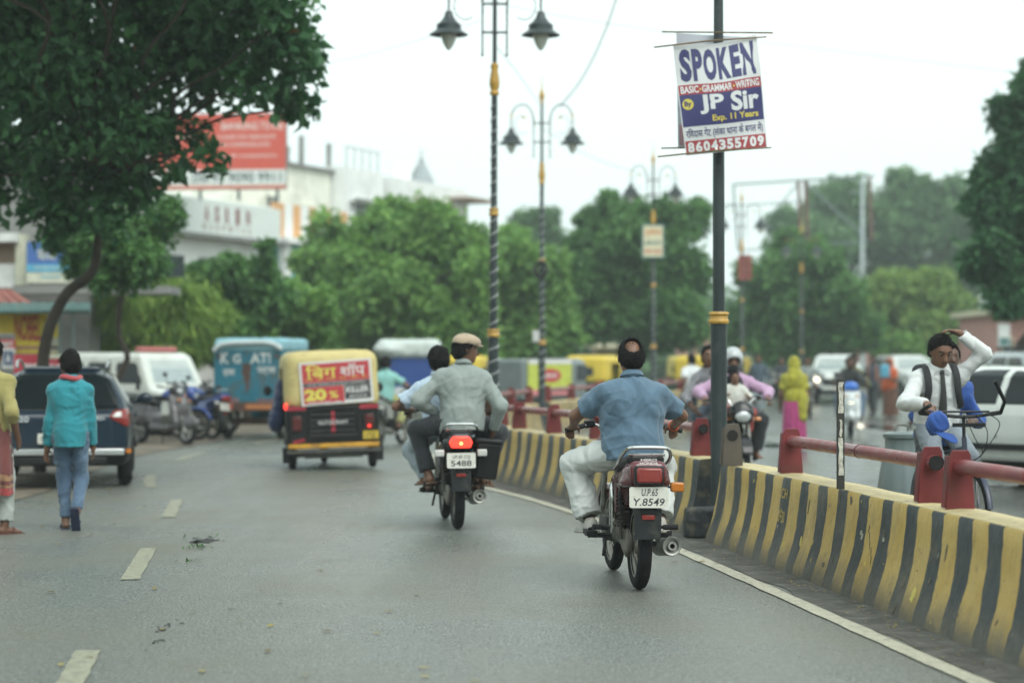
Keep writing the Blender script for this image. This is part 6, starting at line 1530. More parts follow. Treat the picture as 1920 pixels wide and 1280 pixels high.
    for x in (-1, 1):
        MB().tube([(x*0.275, -0.17, 1.058), (x*0.415, -0.225, 1.025)], 0.018, 10).build('grip', MRUBG, st)
        MB().box((x*0.235, -0.145, 1.07), (0.075, 0.06, 0.055), (0, x*0.2, 0)).build('switch_box', MPLAS, st, bevel=0.01)
        MB().tube([(x*0.25, -0.12, 1.05), (x*0.33, -0.09, 1.03), (x*0.42, -0.14, 1.01)], 0.006, 6).build('lever', MALLOY, st)
    hd_ = SDF(0.014).ell((0, 0.10, 0.90), (0.15, 0.10, 0.14), k=0.03).box((0, 0.13, 0.86), (0.12, 0.07, 0.09), 0.05, None, 0.03); hd_.build('headlamp_cowl', paint, st)
    MB().ball((0, 0.185, 0.855), (0.10, 0.035, 0.075), 16).build('headlamp', head or MHEAD, st)
    for x in (-1, 1): MB().tube([(x*0.13, 0.05, 0.82), (x*0.17, 0.05, 0.82)], 0.01, 6).ball((x*0.20, 0.05, 0.82), (0.045, 0.03, 0.03), 8).build('indicator', MAMB, st)
    sdn = MB().tube([(-0.16, 0.50, 0.29), (-0.20, 0.30, 0.20)], 0.011, 6).build('side_stand', MPLAS, root)
    if box:
        MB().box((0.245, -0.12, 0.62), (0.19, 0.34, 0.32), (0, R(6), 0), taper=1.18).build('side_box', MPLAS, root, bevel=0.02)
        MB().box((0.262, -0.12, 0.795), (0.25, 0.42, 0.04), (0, R(6), 0)).build('box_lid', MPLAS, root, bevel=0.012)
    return root

def scooter(label, loc, rz, paint, paint2, name='scooter', lit=False, group=None, lean=0.0, steer=0.0, rows=(), stand=True):
    root = thing(name, label, 'scooter', loc, rz, group); root.rotation_euler = (0, lean, rz)
    for y in (0, 1.22): wheel(root, (0, y, 0.225), 0.225, 0.09, 0.05, alloy=True, n=36, tread=False)
    b = SDF(0.016).box((0, 0.02, 0.60), (0.15, 0.33, 0.15), 0.10, (R(-8), 0, 0), 0.05).box((0, 0.18, 0.45), (0.14, 0.26, 0.10), 0.07, None, 0.06).ell((0, -0.33, 0.66), (0.10, 0.14, 0.09), k=0.06).box((0, 0.60, 0.30), (0.16, 0.26, 0.045), 0.03, None, 0.06)
    b.cone((0, 0, 0.225), (0, 0.0, 0.225), 0.05, 0.05, 0.01)
    b.build('rear_body', paint, root)
    st = SDF(0.016).box((0, -0.05, 0.80), (0.13, 0.28, 0.04), 0.035, (R(-5), 0, 0), 0.03).box((0, 0.26, 0.75), (0.125, 0.14, 0.04), 0.035, None, 0.05); st.build('seat', MSEAT, root)
    ap = SDF(0.016).box((0, 0.96, 0.62), (0.19, 0.05, 0.30), 0.05, (R(20), 0, 0), 0.03).ell((0, 1.06, 0.64), (0.13, 0.10, 0.22), k=0.06); ap.build('apron', paint, root)
    MB().box((0, 0.88, 0.62), (0.32, 0.03, 0.5), (R(20), 0, 0)).build('inner_panel', paint2, root, bevel=0.02)
    fo = SDF(0.014).ell((0, 1.22, 0.40), (0.085, 0.26, 0.13), k=0.02); fo.plane((0, 0, 0.31), (0, 0, -1)); fo.build('front_fender', paint, root)
    fk = MB()
    for x in (-1, 1): fk.tube([(x*0.07, 1.22, 0.225), (x*0.06, 1.06, 0.60)], 0.02, 8)
    fk.build('fork', MALLOY, root)
    hc = SDF(0.014).box((0, 0.86, 0.98), (0.15, 0.09, 0.075), 0.06, (R(15), 0, 0), 0.03).ell((0, 0.88, 1.03), (0.10, 0.07, 0.06), k=0.04); hc.build('handlebar_cowl', paint2, root)
    hb_ = MB().tube(spline([(-0.36, 0.72, 1.02), (-0.15, 0.82, 1.0), (0.15, 0.82, 1.0), (0.36, 0.72, 1.02)], 5), 0.013, 8); hb_.build('handlebar', MPLAS, root)
    for x in (-1, 1):
        MB().tube([(x*0.24, 0.78, 1.012), (x*0.37, 0.715, 1.02)], 0.018, 8).build('grip', MRUBG, root)
        m_ = MB().tube([(x*0.2, 0.82, 1.02), (x*0.27, 0.84, 1.20)], 0.006, 6).build('mirror_stem', MPLAS, root); MB().ball((x*0.29, 0.83, 1.24), (0.065, 0.015, 0.04), 12).build('mirror', MPLAS, m_)
        MB().ball((x*0.12, 1.06, 0.80), (0.035, 0.05, 0.03), 8).build('indicator', MAMB, root)
    MB().ball((0, 0.95, 0.96) if not lit else (0, 1.13, 0.66), (0.075, 0.03, 0.06), 14).build('headlamp', MLIT if lit else MHEAD, root)
    MB().box((0, -0.44, 0.66), (0.16, 0.04, 0.07)).build('tail_lamp', MTLR, root, bevel=0.01)
    gr = MB().tube(spline([(-0.12, -0.2, 0.80), (-0.12, -0.42, 0.86), (0.12, -0.42, 0.86), (0.12, -0.2, 0.80)], 4), 0.011, 8).build('grab_rail', MALLOY, root)
    si = MB().tube([(0.14, 0.25, 0.24), (0.15, -0.15, 0.30), (0.15, -0.32, 0.33)], [0.03, 0.055, 0.05], 12).build('silencer', MALLOY, root)
    MB().tube([(-0.12, 0.45, 0.24), (-0.18, 0.42, 0.02)], 0.012, 6).build('side_stand', MPLAS, root)
    if rows: plate_obj(root, (0, -0.44, 0.52), 0.2, 0.1, rows)
    return root

# -- auto rickshaws
MHOOD_C = mat('cream_rickshaw_hood', (0.60, 0.50, 0.21), 0.6, var=0.10, scale=3, dirt=(0.28, 0.2, 0.09), damt=0.3, dscale=3, bump=0.15, bscale=10)
MHOOD_Y = mat('yellow_rickshaw_hood', (0.62, 0.46, 0.05), 0.55, var=0.08, scale=3, dirt=(0.35, 0.25, 0.06), damt=0.2)
MHOOD_P = mat('pale_yellow_hood', (0.60, 0.50, 0.16), 0.55, var=0.08, scale=3)
MRICKB = mat('black_rickshaw_body', (0.009, 0.010, 0.011), 0.4, var=0.2, spec=0.3, dirt=(0.06, 0.05, 0.04), damt=0.25, coat=0.1)
MRICKG = mat('green_rickshaw_body', (0.02, 0.14, 0.07), 0.4, var=0.15, dirt=(0.08, 0.08, 0.06), damt=0.3)
MBUMP = mat('yellow_bumper_paint', (0.58, 0.30, 0.025), 0.5, var=0.15, dirt=(0.15, 0.09, 0.03), damt=0.45, dscale=7)
MREFL = mat('red_reflector_tape', (0.36, 0.03, 0.05), 0.35, var=0.1)
MADW = mat('ad_white', (0.66, 0.66, 0.64), 0.45, var=0.04); MADR = mat('ad_red', (0.46, 0.035, 0.045), 0.45, var=0.06); MADY = mat('ad_yellow', (0.66, 0.60, 0.10), 0.45); MADK = mat('ad_black', (0.02, 0.02, 0.022), 0.5)
def rickshaw(label, loc, rz, hood, body, group=None, ad=False, rear_window=True, name='auto_rickshaw'):
    root = thing(name, label, 'auto rickshaw', loc, rz, group)
    for x in (-0.56, 0.56): wheel(root, (x, 0.32, 0.21), 0.21, 0.10, 0.05, alloy=True, n=36, tread=False)
    wheel(root, (0, 2.15, 0.21), 0.21, 0.10, 0.05, alloy=True, n=36, tread=False)
    h = SDF(0.020).box((0, 0.92, 1.24), (0.655, 0.96, 0.42), 0.17, None, 0.0)
    h.box((0, 1.12, 1.06), (1.0, 0.50, 0.34), 0.08, None, 0.0, op='s')
    h.box((0, 0.98, 1.14), (0.60, 0.86, 0.44), 0.12, None, 0.0, op='s')
    h.field(lambda F, x, y, z: np.maximum(F, 0.88-z))
    h.field(lambda F, x, y, z: F+0.004*np.sin(x*14)*np.sin(z*11+y*5)+0.045*np.clip(z-1.1, 0, 1)**1.0*np.clip(np.abs(x)-0.3, 0, 1)*2)
    h.build('hood', hood, root)
    b = SDF(0.022).box((0, 0.32, 0.63), (0.645, 0.36, 0.285), 0.06, None, 0.02).box((0, 1.05, 0.36), (0.62, 0.6, 0.07), 0.04, None, 0.04).box((0, 1.72, 0.62), (0.56, 0.20, 0.33), 0.12, None, 0.05).ell((0, 1.98, 0.55), (0.40, 0.35, 0.30), k=0.08)
    for x in (-0.56, 0.56): b.ell((x, 0.32, 0.21), (0.2, 0.27, 0.27), op='s')
    b.build('lower_body', body, root)
    MB().box((0, 0.72, 0.62), (1.1, 0.45, 0.14)).box((0, 0.50, 0.88), (1.1, 0.12, 0.45)).build('bench_seat', MSEAT, root, bevel=0.03)
    MB().box((0, 1.36, 0.70), (0.5, 0.3, 0.1)).build('driver_seat', MSEAT, root, bevel=0.03)
    MB().box((0, 1.87, 1.22), (1.02, 0.02, 0.50)).build('windscreen', MGLASS, root)
    for x in (-1, 1): MB().tube([(x*0.58, 1.80, 0.90), (x*0.57, 1.66, 1.52)], 0.022, 8).build('hood_post', body, root); MB().tube([(x*0.60, 0.62, 0.85), (x*0.59, 0.62, 1.5)], 0.02, 8).build('hood_post', body, root)
    # rear face
    y = -0.045
    gr = MB().box((0, y+0.005, 0.675), (0.66, 0.02, 0.40)).build('grille_panel', MADK, root)
    for k in range(5): MB().box((0, y-0.012, 0.525+k*0.075), (0.60, 0.022, 0.030), (R(18), 0, 0)).build('slat', MRICKB, root)
    fr = MB()
    for x in (-1, 1): fr.tube([(x*0.325, y-0.012, 0.48), (x*0.325, y-0.012, 0.87)], 0.014, 6)
    for z in (0.48, 0.87): fr.tube([(-0.325, y-0.012, z), (0.325, y-0.012, z)], 0.014, 6)
    fr.build('grille_frame', MPLAS, root)
    for x in (-1, 1):
        MB().box((x*0.50, y-0.012, 0.87), (0.26, 0.02, 0.058)).build('reflector_strip', MREFL, root)
        MB().box((x*0.50, y-0.012, 0.66), (0.12, 0.05, 0.20)).build('tail_lamp', mat('dark_tail_lens', (0.09, 0.012, 0.012), 0.2, coat=0.4), root, bevel=0.012)
        MB().box((x*0.60, 0.14, 0.22), (0.20, 0.018, 0.22)).build('mud_flap', MPLAS, root)
    MB().box((0, y-0.03, 0.345), (1.26, 0.05, 0.065)).build('bumper', MBUMP, root, bevel=0.012)
    MB().box((0, y-0.01, 0.27), (1.30, 0.05, 0.06)).box((0, 0.1, 0.22), (0.8, 0.2, 0.10)).box((0, 0.30, 0.22), (1.0, 0.08, 0.08)).build('rear_chassis', MENG, root, bevel=0.01)
    if ad:
        MB().box((0, y-0.016, 0.665), (0.052, 0.012, 0.30)).build('red_strip', MREFL, root); text('GLITZCRAFT', 0.42, 0.05, MADW, root, 'lettering', face_mtx((0, y-0.030, 0.665), (1, 0, 0), (0, 0, 1)), 0.01, 0.001)
        MB().box((0.515, y-0.02, 0.475), (0.21, 0.012, 0.11)).build('plate_panel', MHOOD_Y, root); text('UP65', 0.13, 0.035, MADK, root, 'lettering', face_mtx((0.515, y-0.0275, 0.495), (1, 0, 0), (0, 0, 1)), 0.01, 0.001); text('ET 4821', 0.15, 0.035, MADK, root, 'lettering', face_mtx((0.515, y-0.0275, 0.45), (1, 0, 0), (0, 0, 1)), 0.01, 0.001)
        MB().ball((0.495, y-0.045, 0.60), (0.022, 0.012, 0.022), 10).build('lit_tail_bulb', MTLIT, root); MB().ball((-0.645, y-0.0, 0.90), (0.03, 0.03, 0.05), 10).build('side_lamp', MTLIT, root)
        MB().box((-0.48, y-0.03, 0.42), (0.16, 0.02, 0.035), (0, R(-12), 0)).build('reflector_strip', MREFL, root)
        # advertising board on the back of the hood
        ab = bpy.data.objects.new('advert_board', None); COL.objects.link(ab); ab.parent = root; ab.location = (0.06, -0.058, 1.215); ab.rotation_euler = (R(-3.5), R(-2.5), 0)
        W_, H_ = 1.0, 0.60
        MB().box((0, 0, 0), (W_, 0.02, H_)).build('board', MADW, ab, bevel=0.004)
        MB().box((0, -0.0115, H_*0.235), (W_*0.93, 0.004, H_*0.43)).build('red_field', MADR, ab); MB().box((0, -0.0115, -H_*0.03), (W_*0.93, 0.004, H_*0.075)).build('black_field', MADK, ab)
        MB().box((-W_*0.185, -0.0115, -H_*0.27), (W_*0.56, 0.004, H_*0.38)).build('red_field', MADR, ab); MB().box((W_*0.285, -0.0115, -H_*0.245), (W_*0.36, 0.004, H_*0.33)).build('black_field', MADK, ab)
        T = lambda s_, x, z, w, hh, m, bo=0.015: text(s_, w, hh, m, ab, 'lettering', face_mtx((x, -0.0145, z), (1, 0, 0), (0, 0, 1)), bo, 0.001)
        T('िबग', -0.20, 0.165, 0.42, 0.19, MADY, 0.012); T('शॉप', 0.235, 0.165, 0.34, 0.17, MADW, 0.012); T('साड़ी . सूट . लहंगा . शर्ट . जींस . बैग', 0, 0.055, 0.86, 0.035, MADY, 0.005); T('सभी प्रकार के वस्त्र उपलब्ध', 0, -0.018, 0.80, 0.03, MADW, 0.005)
        T('20', -0.30, -0.155, 0.30, 0.16, MADY, 0.05); T('%', -0.05, -0.165, 0.12, 0.10, MADY, 0.02); T('DISCOUNT ON', -0.185, -0.268, 0.44, 0.035, MADW, 0.02); T('KILLER', 0.285, -0.115, 0.31, 0.085, MADW, 0.03); T('JEANS', 0.285, -0.21, 0.26, 0.035, MADW, 0.02)
    elif rear_window:
        MB().box((0, -0.052, 1.18), (0.52, 0.012, 0.26)).build('rear_window', MGLASS, root, bevel=0.004)
    for x in (-1, 1):
        m_ = MB().tube([(x*0.60, 1.78, 1.05), (x*0.78, 1.80, 1.10)], 0.009, 6).build('mirror_stem', MPLAS, root); MB().ball((x*0.82, 1.79, 1.10), (0.06, 0.02, 0.075), 10).build('mirror', MPLAS, m_)
    return root

# -- cars
def sd_poly(px, py, poly):
    P = np.array(poly, dtype=np.float32); n = len(P); d = np.full(np.broadcast(px, py).shape, 1e9, dtype=np.float32); s = np.ones_like(d)
    for i in range(n):
        a, b = P[i], P[i-1]; e = b-a; wx, wy = px-a[0], py-a[1]; t = np.clip((wx*e[0]+wy*e[1])/max(1e-9, e@e), 0, 1)
        d = np.minimum(d, (wx-e[0]*t)**2+(wy-e[1]*t)**2)
        c1 = py >= a[1]; c2 = py < b[1]; c3 = e[0]*wy > e[1]*wx
        fl = (c1 & c2 & c3) | (~c1 & ~c2 & ~c3); s = np.where(fl, -s, s)
    return s*np.sqrt(d)
def smax(a, b, k):
    h = np.clip(0.5-0.5*(b-a)/k, 0, 1); return b+(a-b)*h+k*h*(1-h)
class CarShape:
    def __init__(s, side, front, plan, wheels, wr, res=0.025, k=0.10):
        s.side, s.front, s.plan, s.wheels, s.wr, s.res, s.k = side, front, plan, wheels, wr, res, k
        a = np.array(side); b = np.array(front); s.lo = (b[:, 0].min(), a[:, 0].min(), a[:, 1].min()); s.hi = (b[:, 0].max(), a[:, 0].max(), a[:, 1].max())
    def field(s, x, y, z):
        f = smax(sd_poly(y, z, s.side), sd_poly(x, z, s.front), s.k); f = smax(f, sd_poly(x, y, s.plan), s.k)
        return f
    def part(s, name, m, root, cut=None, inflate=0.0, shell=0.035, arches=False, sharp=None):
        B = SDF(s.res); lo, hi = s.lo, s.hi
        B._push(lambda x, y, z: s.field(x, y, z)-inflate, lo, hi, 0.0, 'u')
        if arches:
            def ar(F, x, y, z):
                for wy in s.wheels: F = np.maximum(F, np.minimum(s.wr*1.16-np.sqrt((y-wy)**2+(z-s.wr)**2), 0.5)*1.0 if False else -np.maximum(np.sqrt((y-wy)**2+(z-s.wr)**2)-s.wr*1.17, (hi[0]-0.27)-np.abs(x)))
                return F
            B.post.append(ar)
        if cut is not None:
            B.post.append(lambda F, x, y, z: np.maximum(np.maximum(F, -(F+shell)), cut(x, y, z)))
        return B.build(name, m, root, sharp)
def sidecut(poly, inset=0.0, xmin=0.3, sign=0):
    return lambda x, y, z: np.maximum(sd_poly(y, z, poly)+inset, xmin-(np.abs(x) if sign == 0 else x*sign))
def endcut(poly, y0, back=True):
    return lambda x, y, z: np.maximum(sd_poly(x, z, poly), (y-y0) if back else (y0-y))
MCARG = mat('car_glass', (0.010, 0.014, 0.016), 0.08, var=0.3, scale=2, spec=0.25)
MNAVY = mat('dark_blue_car_paint', (0.006, 0.018, 0.034), 0.25, var=0.05, coat=0.35, spec=0.35, dirt=(0.03, 0.035, 0.04), damt=0.15)
MWCAR = mat('white_car_paint', (0.60, 0.63, 0.60), 0.28, var=0.03, coat=0.6, dirt=(0.42, 0.42, 0.38), damt=0.2, dscale=1.2)
MWVAN = mat('white_van_paint', (0.62, 0.65, 0.60), 0.4, var=0.05, coat=0.2, dirt=(0.42, 0.40, 0.33), damt=0.3, dscale=1.5)
MSILV = mat('silver_trim', (0.55, 0.57, 0.57), 0.25, 0.7, var=0.08)
HATCH_SIDE = [(-0.02, 0.42), (0.0, 0.86), (0.12, 0.97), (0.36, 1.32), (0.62, 1.43), (1.3, 1.48), (1.9, 1.43), (2.75, 0.98), (3.65, 0.84), (3.85, 0.62), (3.86, 0.36), (3.7, 0.24), (0.15, 0.24)]
HATCH_FRONT = [(-0.72, 0.24), (-0.84, 0.36), (-0.865, 0.62), (-0.84, 0.88), (-0.60, 1.33), (-0.40, 1.475), (0.40, 1.475), (0.60, 1.33), (0.84, 0.88), (0.865, 0.62), (0.84, 0.36), (0.72, 0.24)]
HATCH_PLAN = [(-0.62, -0.03), (-0.80, 0.06), (-0.865, 0.5), (-0.865, 3.1), (-0.78, 3.65), (-0.45, 3.86), (0.45, 3.86), (0.78, 3.65), (0.865, 3.1), (0.865, 0.5), (0.80, 0.06), (0.62, -0.03)]
def hatchback(label, loc, rz, paint, rear=True, res=0.022, group=None, name='hatchback', text_=None, roofbar=False, lit=False, lenses=True, plate=None):
    root = thing(name, label, 'car', loc, rz, group); wy = (0.72, 3.10)
    cs = CarShape(HATCH_SIDE, HATCH_FRONT, HATCH_PLAN, wy, 0.31, res, 0.13)
    cs.part('body', paint, root, arches=True)
    MB().box((0, 1.9, 0.50), (1.30, 3.2, 0.42)).build('underbody', MPLAS, root)
    for y in wy:
        for x in (-1, 1): wheel(root, (x*0.745, y, 0.31), 0.31, 0.18, 0.07, alloy=True, n=40, tread=False)
    W1 = [(1.42, 0.99), (1.42, 1.40), (1.88, 1.38), (2.45, 0.99)]; W2 = [(0.62, 0.99), (0.72, 1.36), (0.95, 1.41), (1.36, 1.41), (1.36, 0.99)]; W3 = [(0.28, 1.04), (0.46, 1.33), (0.66, 1.36), (0.57, 1.02)]
    for p in (W1, W2, W3):
        for sg in (-1, 1): cs.part('side_window', MCARG, root, sidecut(p, 0.0, 0.3, sg), 0.004)
    cs.part('rear_window', MCARG, root, endcut([(-0.70, 0.92), (-0.66, 1.08), (-0.54, 1.36), (0.54, 1.36), (0.66, 1.08), (0.70, 0.92)], 0.60), 0.004)
    cs.part('windscreen', MCARG, root, lambda x, y, z: np.maximum(sd_poly(x, z, [(-0.70, 1.02), (-0.56, 1.40), (0.56, 1.40), (0.70, 1.02)]), 1.95-y+0*x), 0.004)
    cs.part('rear_bumper', MPLAS, root, lambda x, y, z: np.maximum(z-0.50+0*x, y-0.75), 0.008, 0.03, True)
    cs.part('sill_cladding', MPLAS, root, lambda x, y, z: np.maximum(z-0.34+0*x, 0.70-np.abs(x)+0*y), 0.010, 0.03, True)
    if lenses:
        for sg in (-1, 1):
            tl = [(sg*0.56, 0.84), (sg*0.63, 0.93), (sg*0.80, 0.95), (sg*0.92, 0.90), (sg*0.92, 0.74), (sg*0.76, 0.73)]
            cs.part('tail_lamp', MTLR, root, lambda x, y, z, tl=tl: np.maximum(sd_poly(x, z, tl), y-0.32), 0.012)
            t2 = [(sg*0.59, 0.845), (sg*0.65, 0.915), (sg*0.72, 0.92), (sg*0.72, 0.83)]
            cs.part('reverse_lens', MCLEAR, root, lambda x, y, z, t2=t2: np.maximum(sd_poly(x, z, t2), y-0.30), 0.016)
            hl = [(sg*0.42, 0.70), (sg*0.50, 0.80), (sg*0.84, 0.90), (sg*0.86, 0.78), (sg*0.62, 0.66)]
            cs.part('headlamp', MLIT if lit else MHEAD, root, lambda x, y, z, hl=hl: np.maximum(sd_poly(x, z, hl), 3.40-y), 0.010)
        cs.part('front_grille', MPLAS, root, lambda x, y, z: np.maximum(sd_poly(x, z, [(-0.52, 0.40), (-0.60, 0.62), (0.60, 0.62), (0.52, 0.40)]), 3.2-y), 0.008)
    for sg in (-1, 1):
        mm = SDF(0.016).ell((sg*0.98, 2.28, 1.03), (0.10, 0.06, 0.075)).cone((sg*0.84, 2.30, 0.98), (sg*0.93, 2.28, 1.0), 0.022, 0.03, 0.02); mm.build('wing_mirror', paint, root)
        for y in (0.98, 1.92):
            MB().box((sg*0.872, y, 0.86), (0.03, 0.20, 0.035)).build('door_handle', paint, root, bevel=0.008)
    # door lines as thin recessed seams, side moulding
    for y0, y1 in ((1.39, 1.39), (2.42, 2.42)):
        for sg in (-1, 1): cs.part('door_seam', MADK, root, lambda x, y, z, y0=y0, sg=sg: np.maximum(np.maximum(np.abs(y-y0-(0.97-z)*0.0)-0.012, np.maximum(z-0.97, 0.36-z)+0*y), 0.5-x*sg), 0.0035, 0.03)
    for sg in (-1, 1): MB().box((sg*0.872, 1.65, 0.50), (0.03, 1.65, 0.075)).build('side_moulding', MPLAS, root, bevel=0.01)
    if roofbar:
        for sg in (-1, 1):
            rb = MB().tube(spline([(sg*0.52, 0.60, 1.43), (sg*0.54, 0.78, 1.49), (sg*0.545, 1.3, 1.52), (sg*0.54, 1.75, 1.49), (sg*0.52, 1.92, 1.42)], 4), 0.017, 8).build('roof_rail', MSILV, root)
    MB().tube([(0, 0.66, 1.45), (0.0, 0.36, 1.58)], 0.006, 6).build('aerial', MPLAS, root)
    cs.part('spoiler', paint, root, lambda x, y, z: np.maximum(np.maximum(y-0.72+0*x, 1.40-z), np.abs(x)-0.52), 0.022, 0.06)
    if rear:
        MB().box((0, -0.05, 0.44), (1.50, 0.03, 0.075)).build('bumper_bar', MSILV, root, bevel=0.012)
        MB().box((0, -0.035, 0.335), (1.1, 0.05, 0.10)).build('skid_plate', MPLAS, root, bevel=0.02)
        for sg in (-1, 1): MB().box((sg*0.80, 0.0, 0.45), (0.06, 0.04, 0.05)).build('reflector', MAMB, root)
        if plate: plate_obj(root, (0.0, -0.045, 0.60), 0.50, 0.12, [(plate, 0, 0, 0.85, 0.6)])
    if text_:
        for s_, x, z, w, h in text_: text(s_, w, h, MSILV, root, 'badge', face_mtx((x, -0.045, z), (1, 0, 0), (0, 0.1, 1)), 0.02, 0.004)
    return root
# ------------------------------------------------------------------ traffic and people
def G0(px, py): p = gp(px, py); return (p.x, p.y, 0)
def gz(px, Y): p = at(px, HOR, Y); return (p.x, Y, 0)
MDENIM = cloth('washed_denim', (0.07, 0.12, 0.19), dirt=(0.20, 0.29, 0.39), damt=0.45, dscale=4)
# -- the man in the blue-grey polo shirt
b1 = G0(1198, 1104)
motorcycle('maroon motorcycle with dirty plate UP65 Y 8549, ridden by the man in the blue shirt', b1, R(5), MMAROON, rows=[('U.P.65', 0.02, 0.24, 0.42, 0.34), ('Y.8549', 0, -0.22, 0.80, 0.36)], badge=('HERO', 'HONDA'), lean=R(0.5), steer=R(2))
MPOLO = cloth('blue_grey_polo', (0.085, 0.15, 0.215), var=0.06)
r1, I = person('balding man in a blue polo shirt and white trousers riding the maroon motorcycle', b1, R(5),
    seated(seat=(0, 0.30, 0.90), lean=0.02, grip=(0.355, 0.80, 1.03), peg=(0.27, 0.50, 0.425), w=1.24, s=1.0, shw=0.182, belly=0.03, kL=(-0.62, 0.7, 0.9), kR=(0.25, 0.8, 0.9), aR=(0.22, 0.48, 0.425), eL=(-1, -0.1, -0.5), eR=(1, -0.1, -0.5), hpitch=-0.12),
    dict(shirt=(MPOLO, 's', 0.010, 0.06), pants=(cloth('white_trousers', (0.56, 0.58, 0.56), var=0.05), 0.040), hem=0.93, shoes=('shoe', mat('white_sneaker', (0.45, 0.44, 0.40), 0.6, var=0.1, dirt=(0.2, 0.18, 0.15), damt=0.3, dscale=20)), hair='bald', strands=120), res=0.0095)
for sd in ('L', 'R'):
    an = I['J']['a'+sd]; k = I['J']['k'+sd]; d = (an-k).normalized()
    MB().tube([an-d*0.09, an+d*0.005], 0.040, 12).build('sock', mat('dark_sock', (0.015, 0.015, 0.02), 0.9), r1)
br = I['J']['wR']; MB().tube([br+Vector((0.034*math.cos(a), 0.01*math.sin(a), 0.034*math.sin(a))) for a in np.linspace(0, 2*PI, 17)[:-1]], 0.006, 6, closed=True).build('bracelet', mat('orange_thread', (0.5, 0.10, 0.04), 0.7), r1)

# -- two men on the black motorcycle
b2 = G0(858, 991); rz2 = R(7)
motorcycle('black motorcycle with a lit red tail lamp and side box, carrying two men', b2, rz2, MBLKP, rows=[('UP 65 CQ', 0, 0.22, 0.62, 0.26), ('5488', 0, -0.18, 0.72, 0.38)], lit=True, guard=False, box=True, tail_shape='wedge', lean=R(-0.5))
MLBLUE = cloth('pale_blue_shirt', (0.42, 0.52, 0.62), var=0.06)
person('dark haired driver in a pale blue short sleeved shirt ahead of the beige cap', b2, rz2, seated(seat=(-0.10, 0.42, 0.88), lean=0.04, grip=(0.37, 0.80, 1.03), s=0.99, neck=(-0.13, 0.47, 1.36), eL=(-1, -0.3, -0.4)),
    dict(shirt=(MLBLUE, 's', 0.014, 0.07), pants=(cloth('grey_blue_trousers', (0.25, 0.30, 0.33)), 0.02), shoes=('sandal', MPLAS), hair='thick', strands=300), res=0.012)
MGSH = cloth('grey_green_shirt', (0.25, 0.29, 0.275), var=0.07)
P = dict(s=1.03, w=1.12, shw=0.19, pel=(0.04, -0.02, 0.965), neck=(0.05, 0.02, 1.455), hL=(-0.18, 0.16, 1.04), eL=(-1, -0.55, 0.0), hR=(0.32, 0.02, 0.88), eR=(0.8, -0.9, 0.1), dL=(0.6, 0.4, -0.4), dR=(-0.1, 0.5, -0.8), nL=(0, 0, -1), nR=(-1, 0, 0), gL=0.4,
         aL=(-0.25, 0.20, 0.49), aR=(0.26, 0.20, 0.47), kL=(-0.8, 0.8, 0.5), kR=(0.8, 0.8, 0.4), tL=(-0.5, 0.9, -0.1), tR=(0.5, 0.9, -0.1), hyaw=R(-72), hpitch=R(-4), yaw=R(-3))
r2, I = person('man in a grey-green shirt and beige flat cap, seated behind on the black motorcycle', b2, rz2, P,
    dict(shirt=(MGSH, 'l', 0.016, 0.08), pants=(cloth('black_trousers', (0.014, 0.017, 0.022)), 0.022), shoes=('sandal', cloth('brown_sandal', (0.16, 0.09, 0.05))), hair='short', strands=200), res=0.0115)
H, (hx, hf, hu), HF, s = I['H'], I['HX'], I['HF'], I['s']
MCAP = cloth('beige_cap', (0.40, 0.31, 0.22), var=0.06)
c = SDF(0.009).ell(H+hu*0.055-hf*0.012, (0.098, 0.118, 0.082), HF, 0.02).ell(H+hu*0.060+hf*0.055, (0.088, 0.085, 0.050), HF, 0.04)
c.plane(H+hu*0.018, -hu+hf*0.15); c.build('flat_cap', MCAP, r2)
c = SDF(0.007).ell(H+hu*0.030+hf*0.105, (0.075, 0.062, 0.014), HF, 0.0); c.build('cap_peak', MCAP, r2)

# -- pedestrians by the dark car
MTEALS = cloth('teal_shirt', (0.018, 0.225, 0.27), var=0.07)
r3, I = person('man walking away in a teal shirt and washed jeans, red scarf round his neck', G0(131, 992), R(6),
    dict(s=0.945, pel=(0, 0, 0.85), neck=(0.0, 0.02, 1.335), hL=(-0.215, 0.06, 0.70), hR=(0.19, 0.12, 0.74), eL=(-0.35, -1, 0), eR=(0.25, -1, 0), nL=(0.8, -0.5, 0), nR=(-1, 0, 0), aL=(-0.045, 0.06, 0.085), aR=(0.075, -0.14, 0.165), kL=(0, 1, 0), kR=(0.05, 1, 0), tL=(-0.15, 1, 0), tR=(0.03, 0.35, -0.92), hyaw=R(28), hpitch=R(-3), shw=0.155, w=0.86),
    dict(shirt=(MTEALS, 'l', 0.012, 0.12), pants=(MDENIM, 0.002), shoes=('sandal', mat('navy_rubber_sandal', (0.012, 0.018, 0.045), 0.6)), hair='short', strands=500), res=0.0115)
nk, u, r, f = I['neck'], I['u'], I['r'], I['f']
MB().tube([nk+u*(0.025+0.01*math.sin(a*2))+(r*math.cos(a)+f*math.sin(a))*(0.082+0.008*math.sin(5*a)) for a in np.linspace(0, 2*PI, 33)[:-1]], 0.024, 10, closed=True).build('scarf', cloth('faded_red_scarf', (0.42, 0.07, 0.08), bump=0.6), r3)
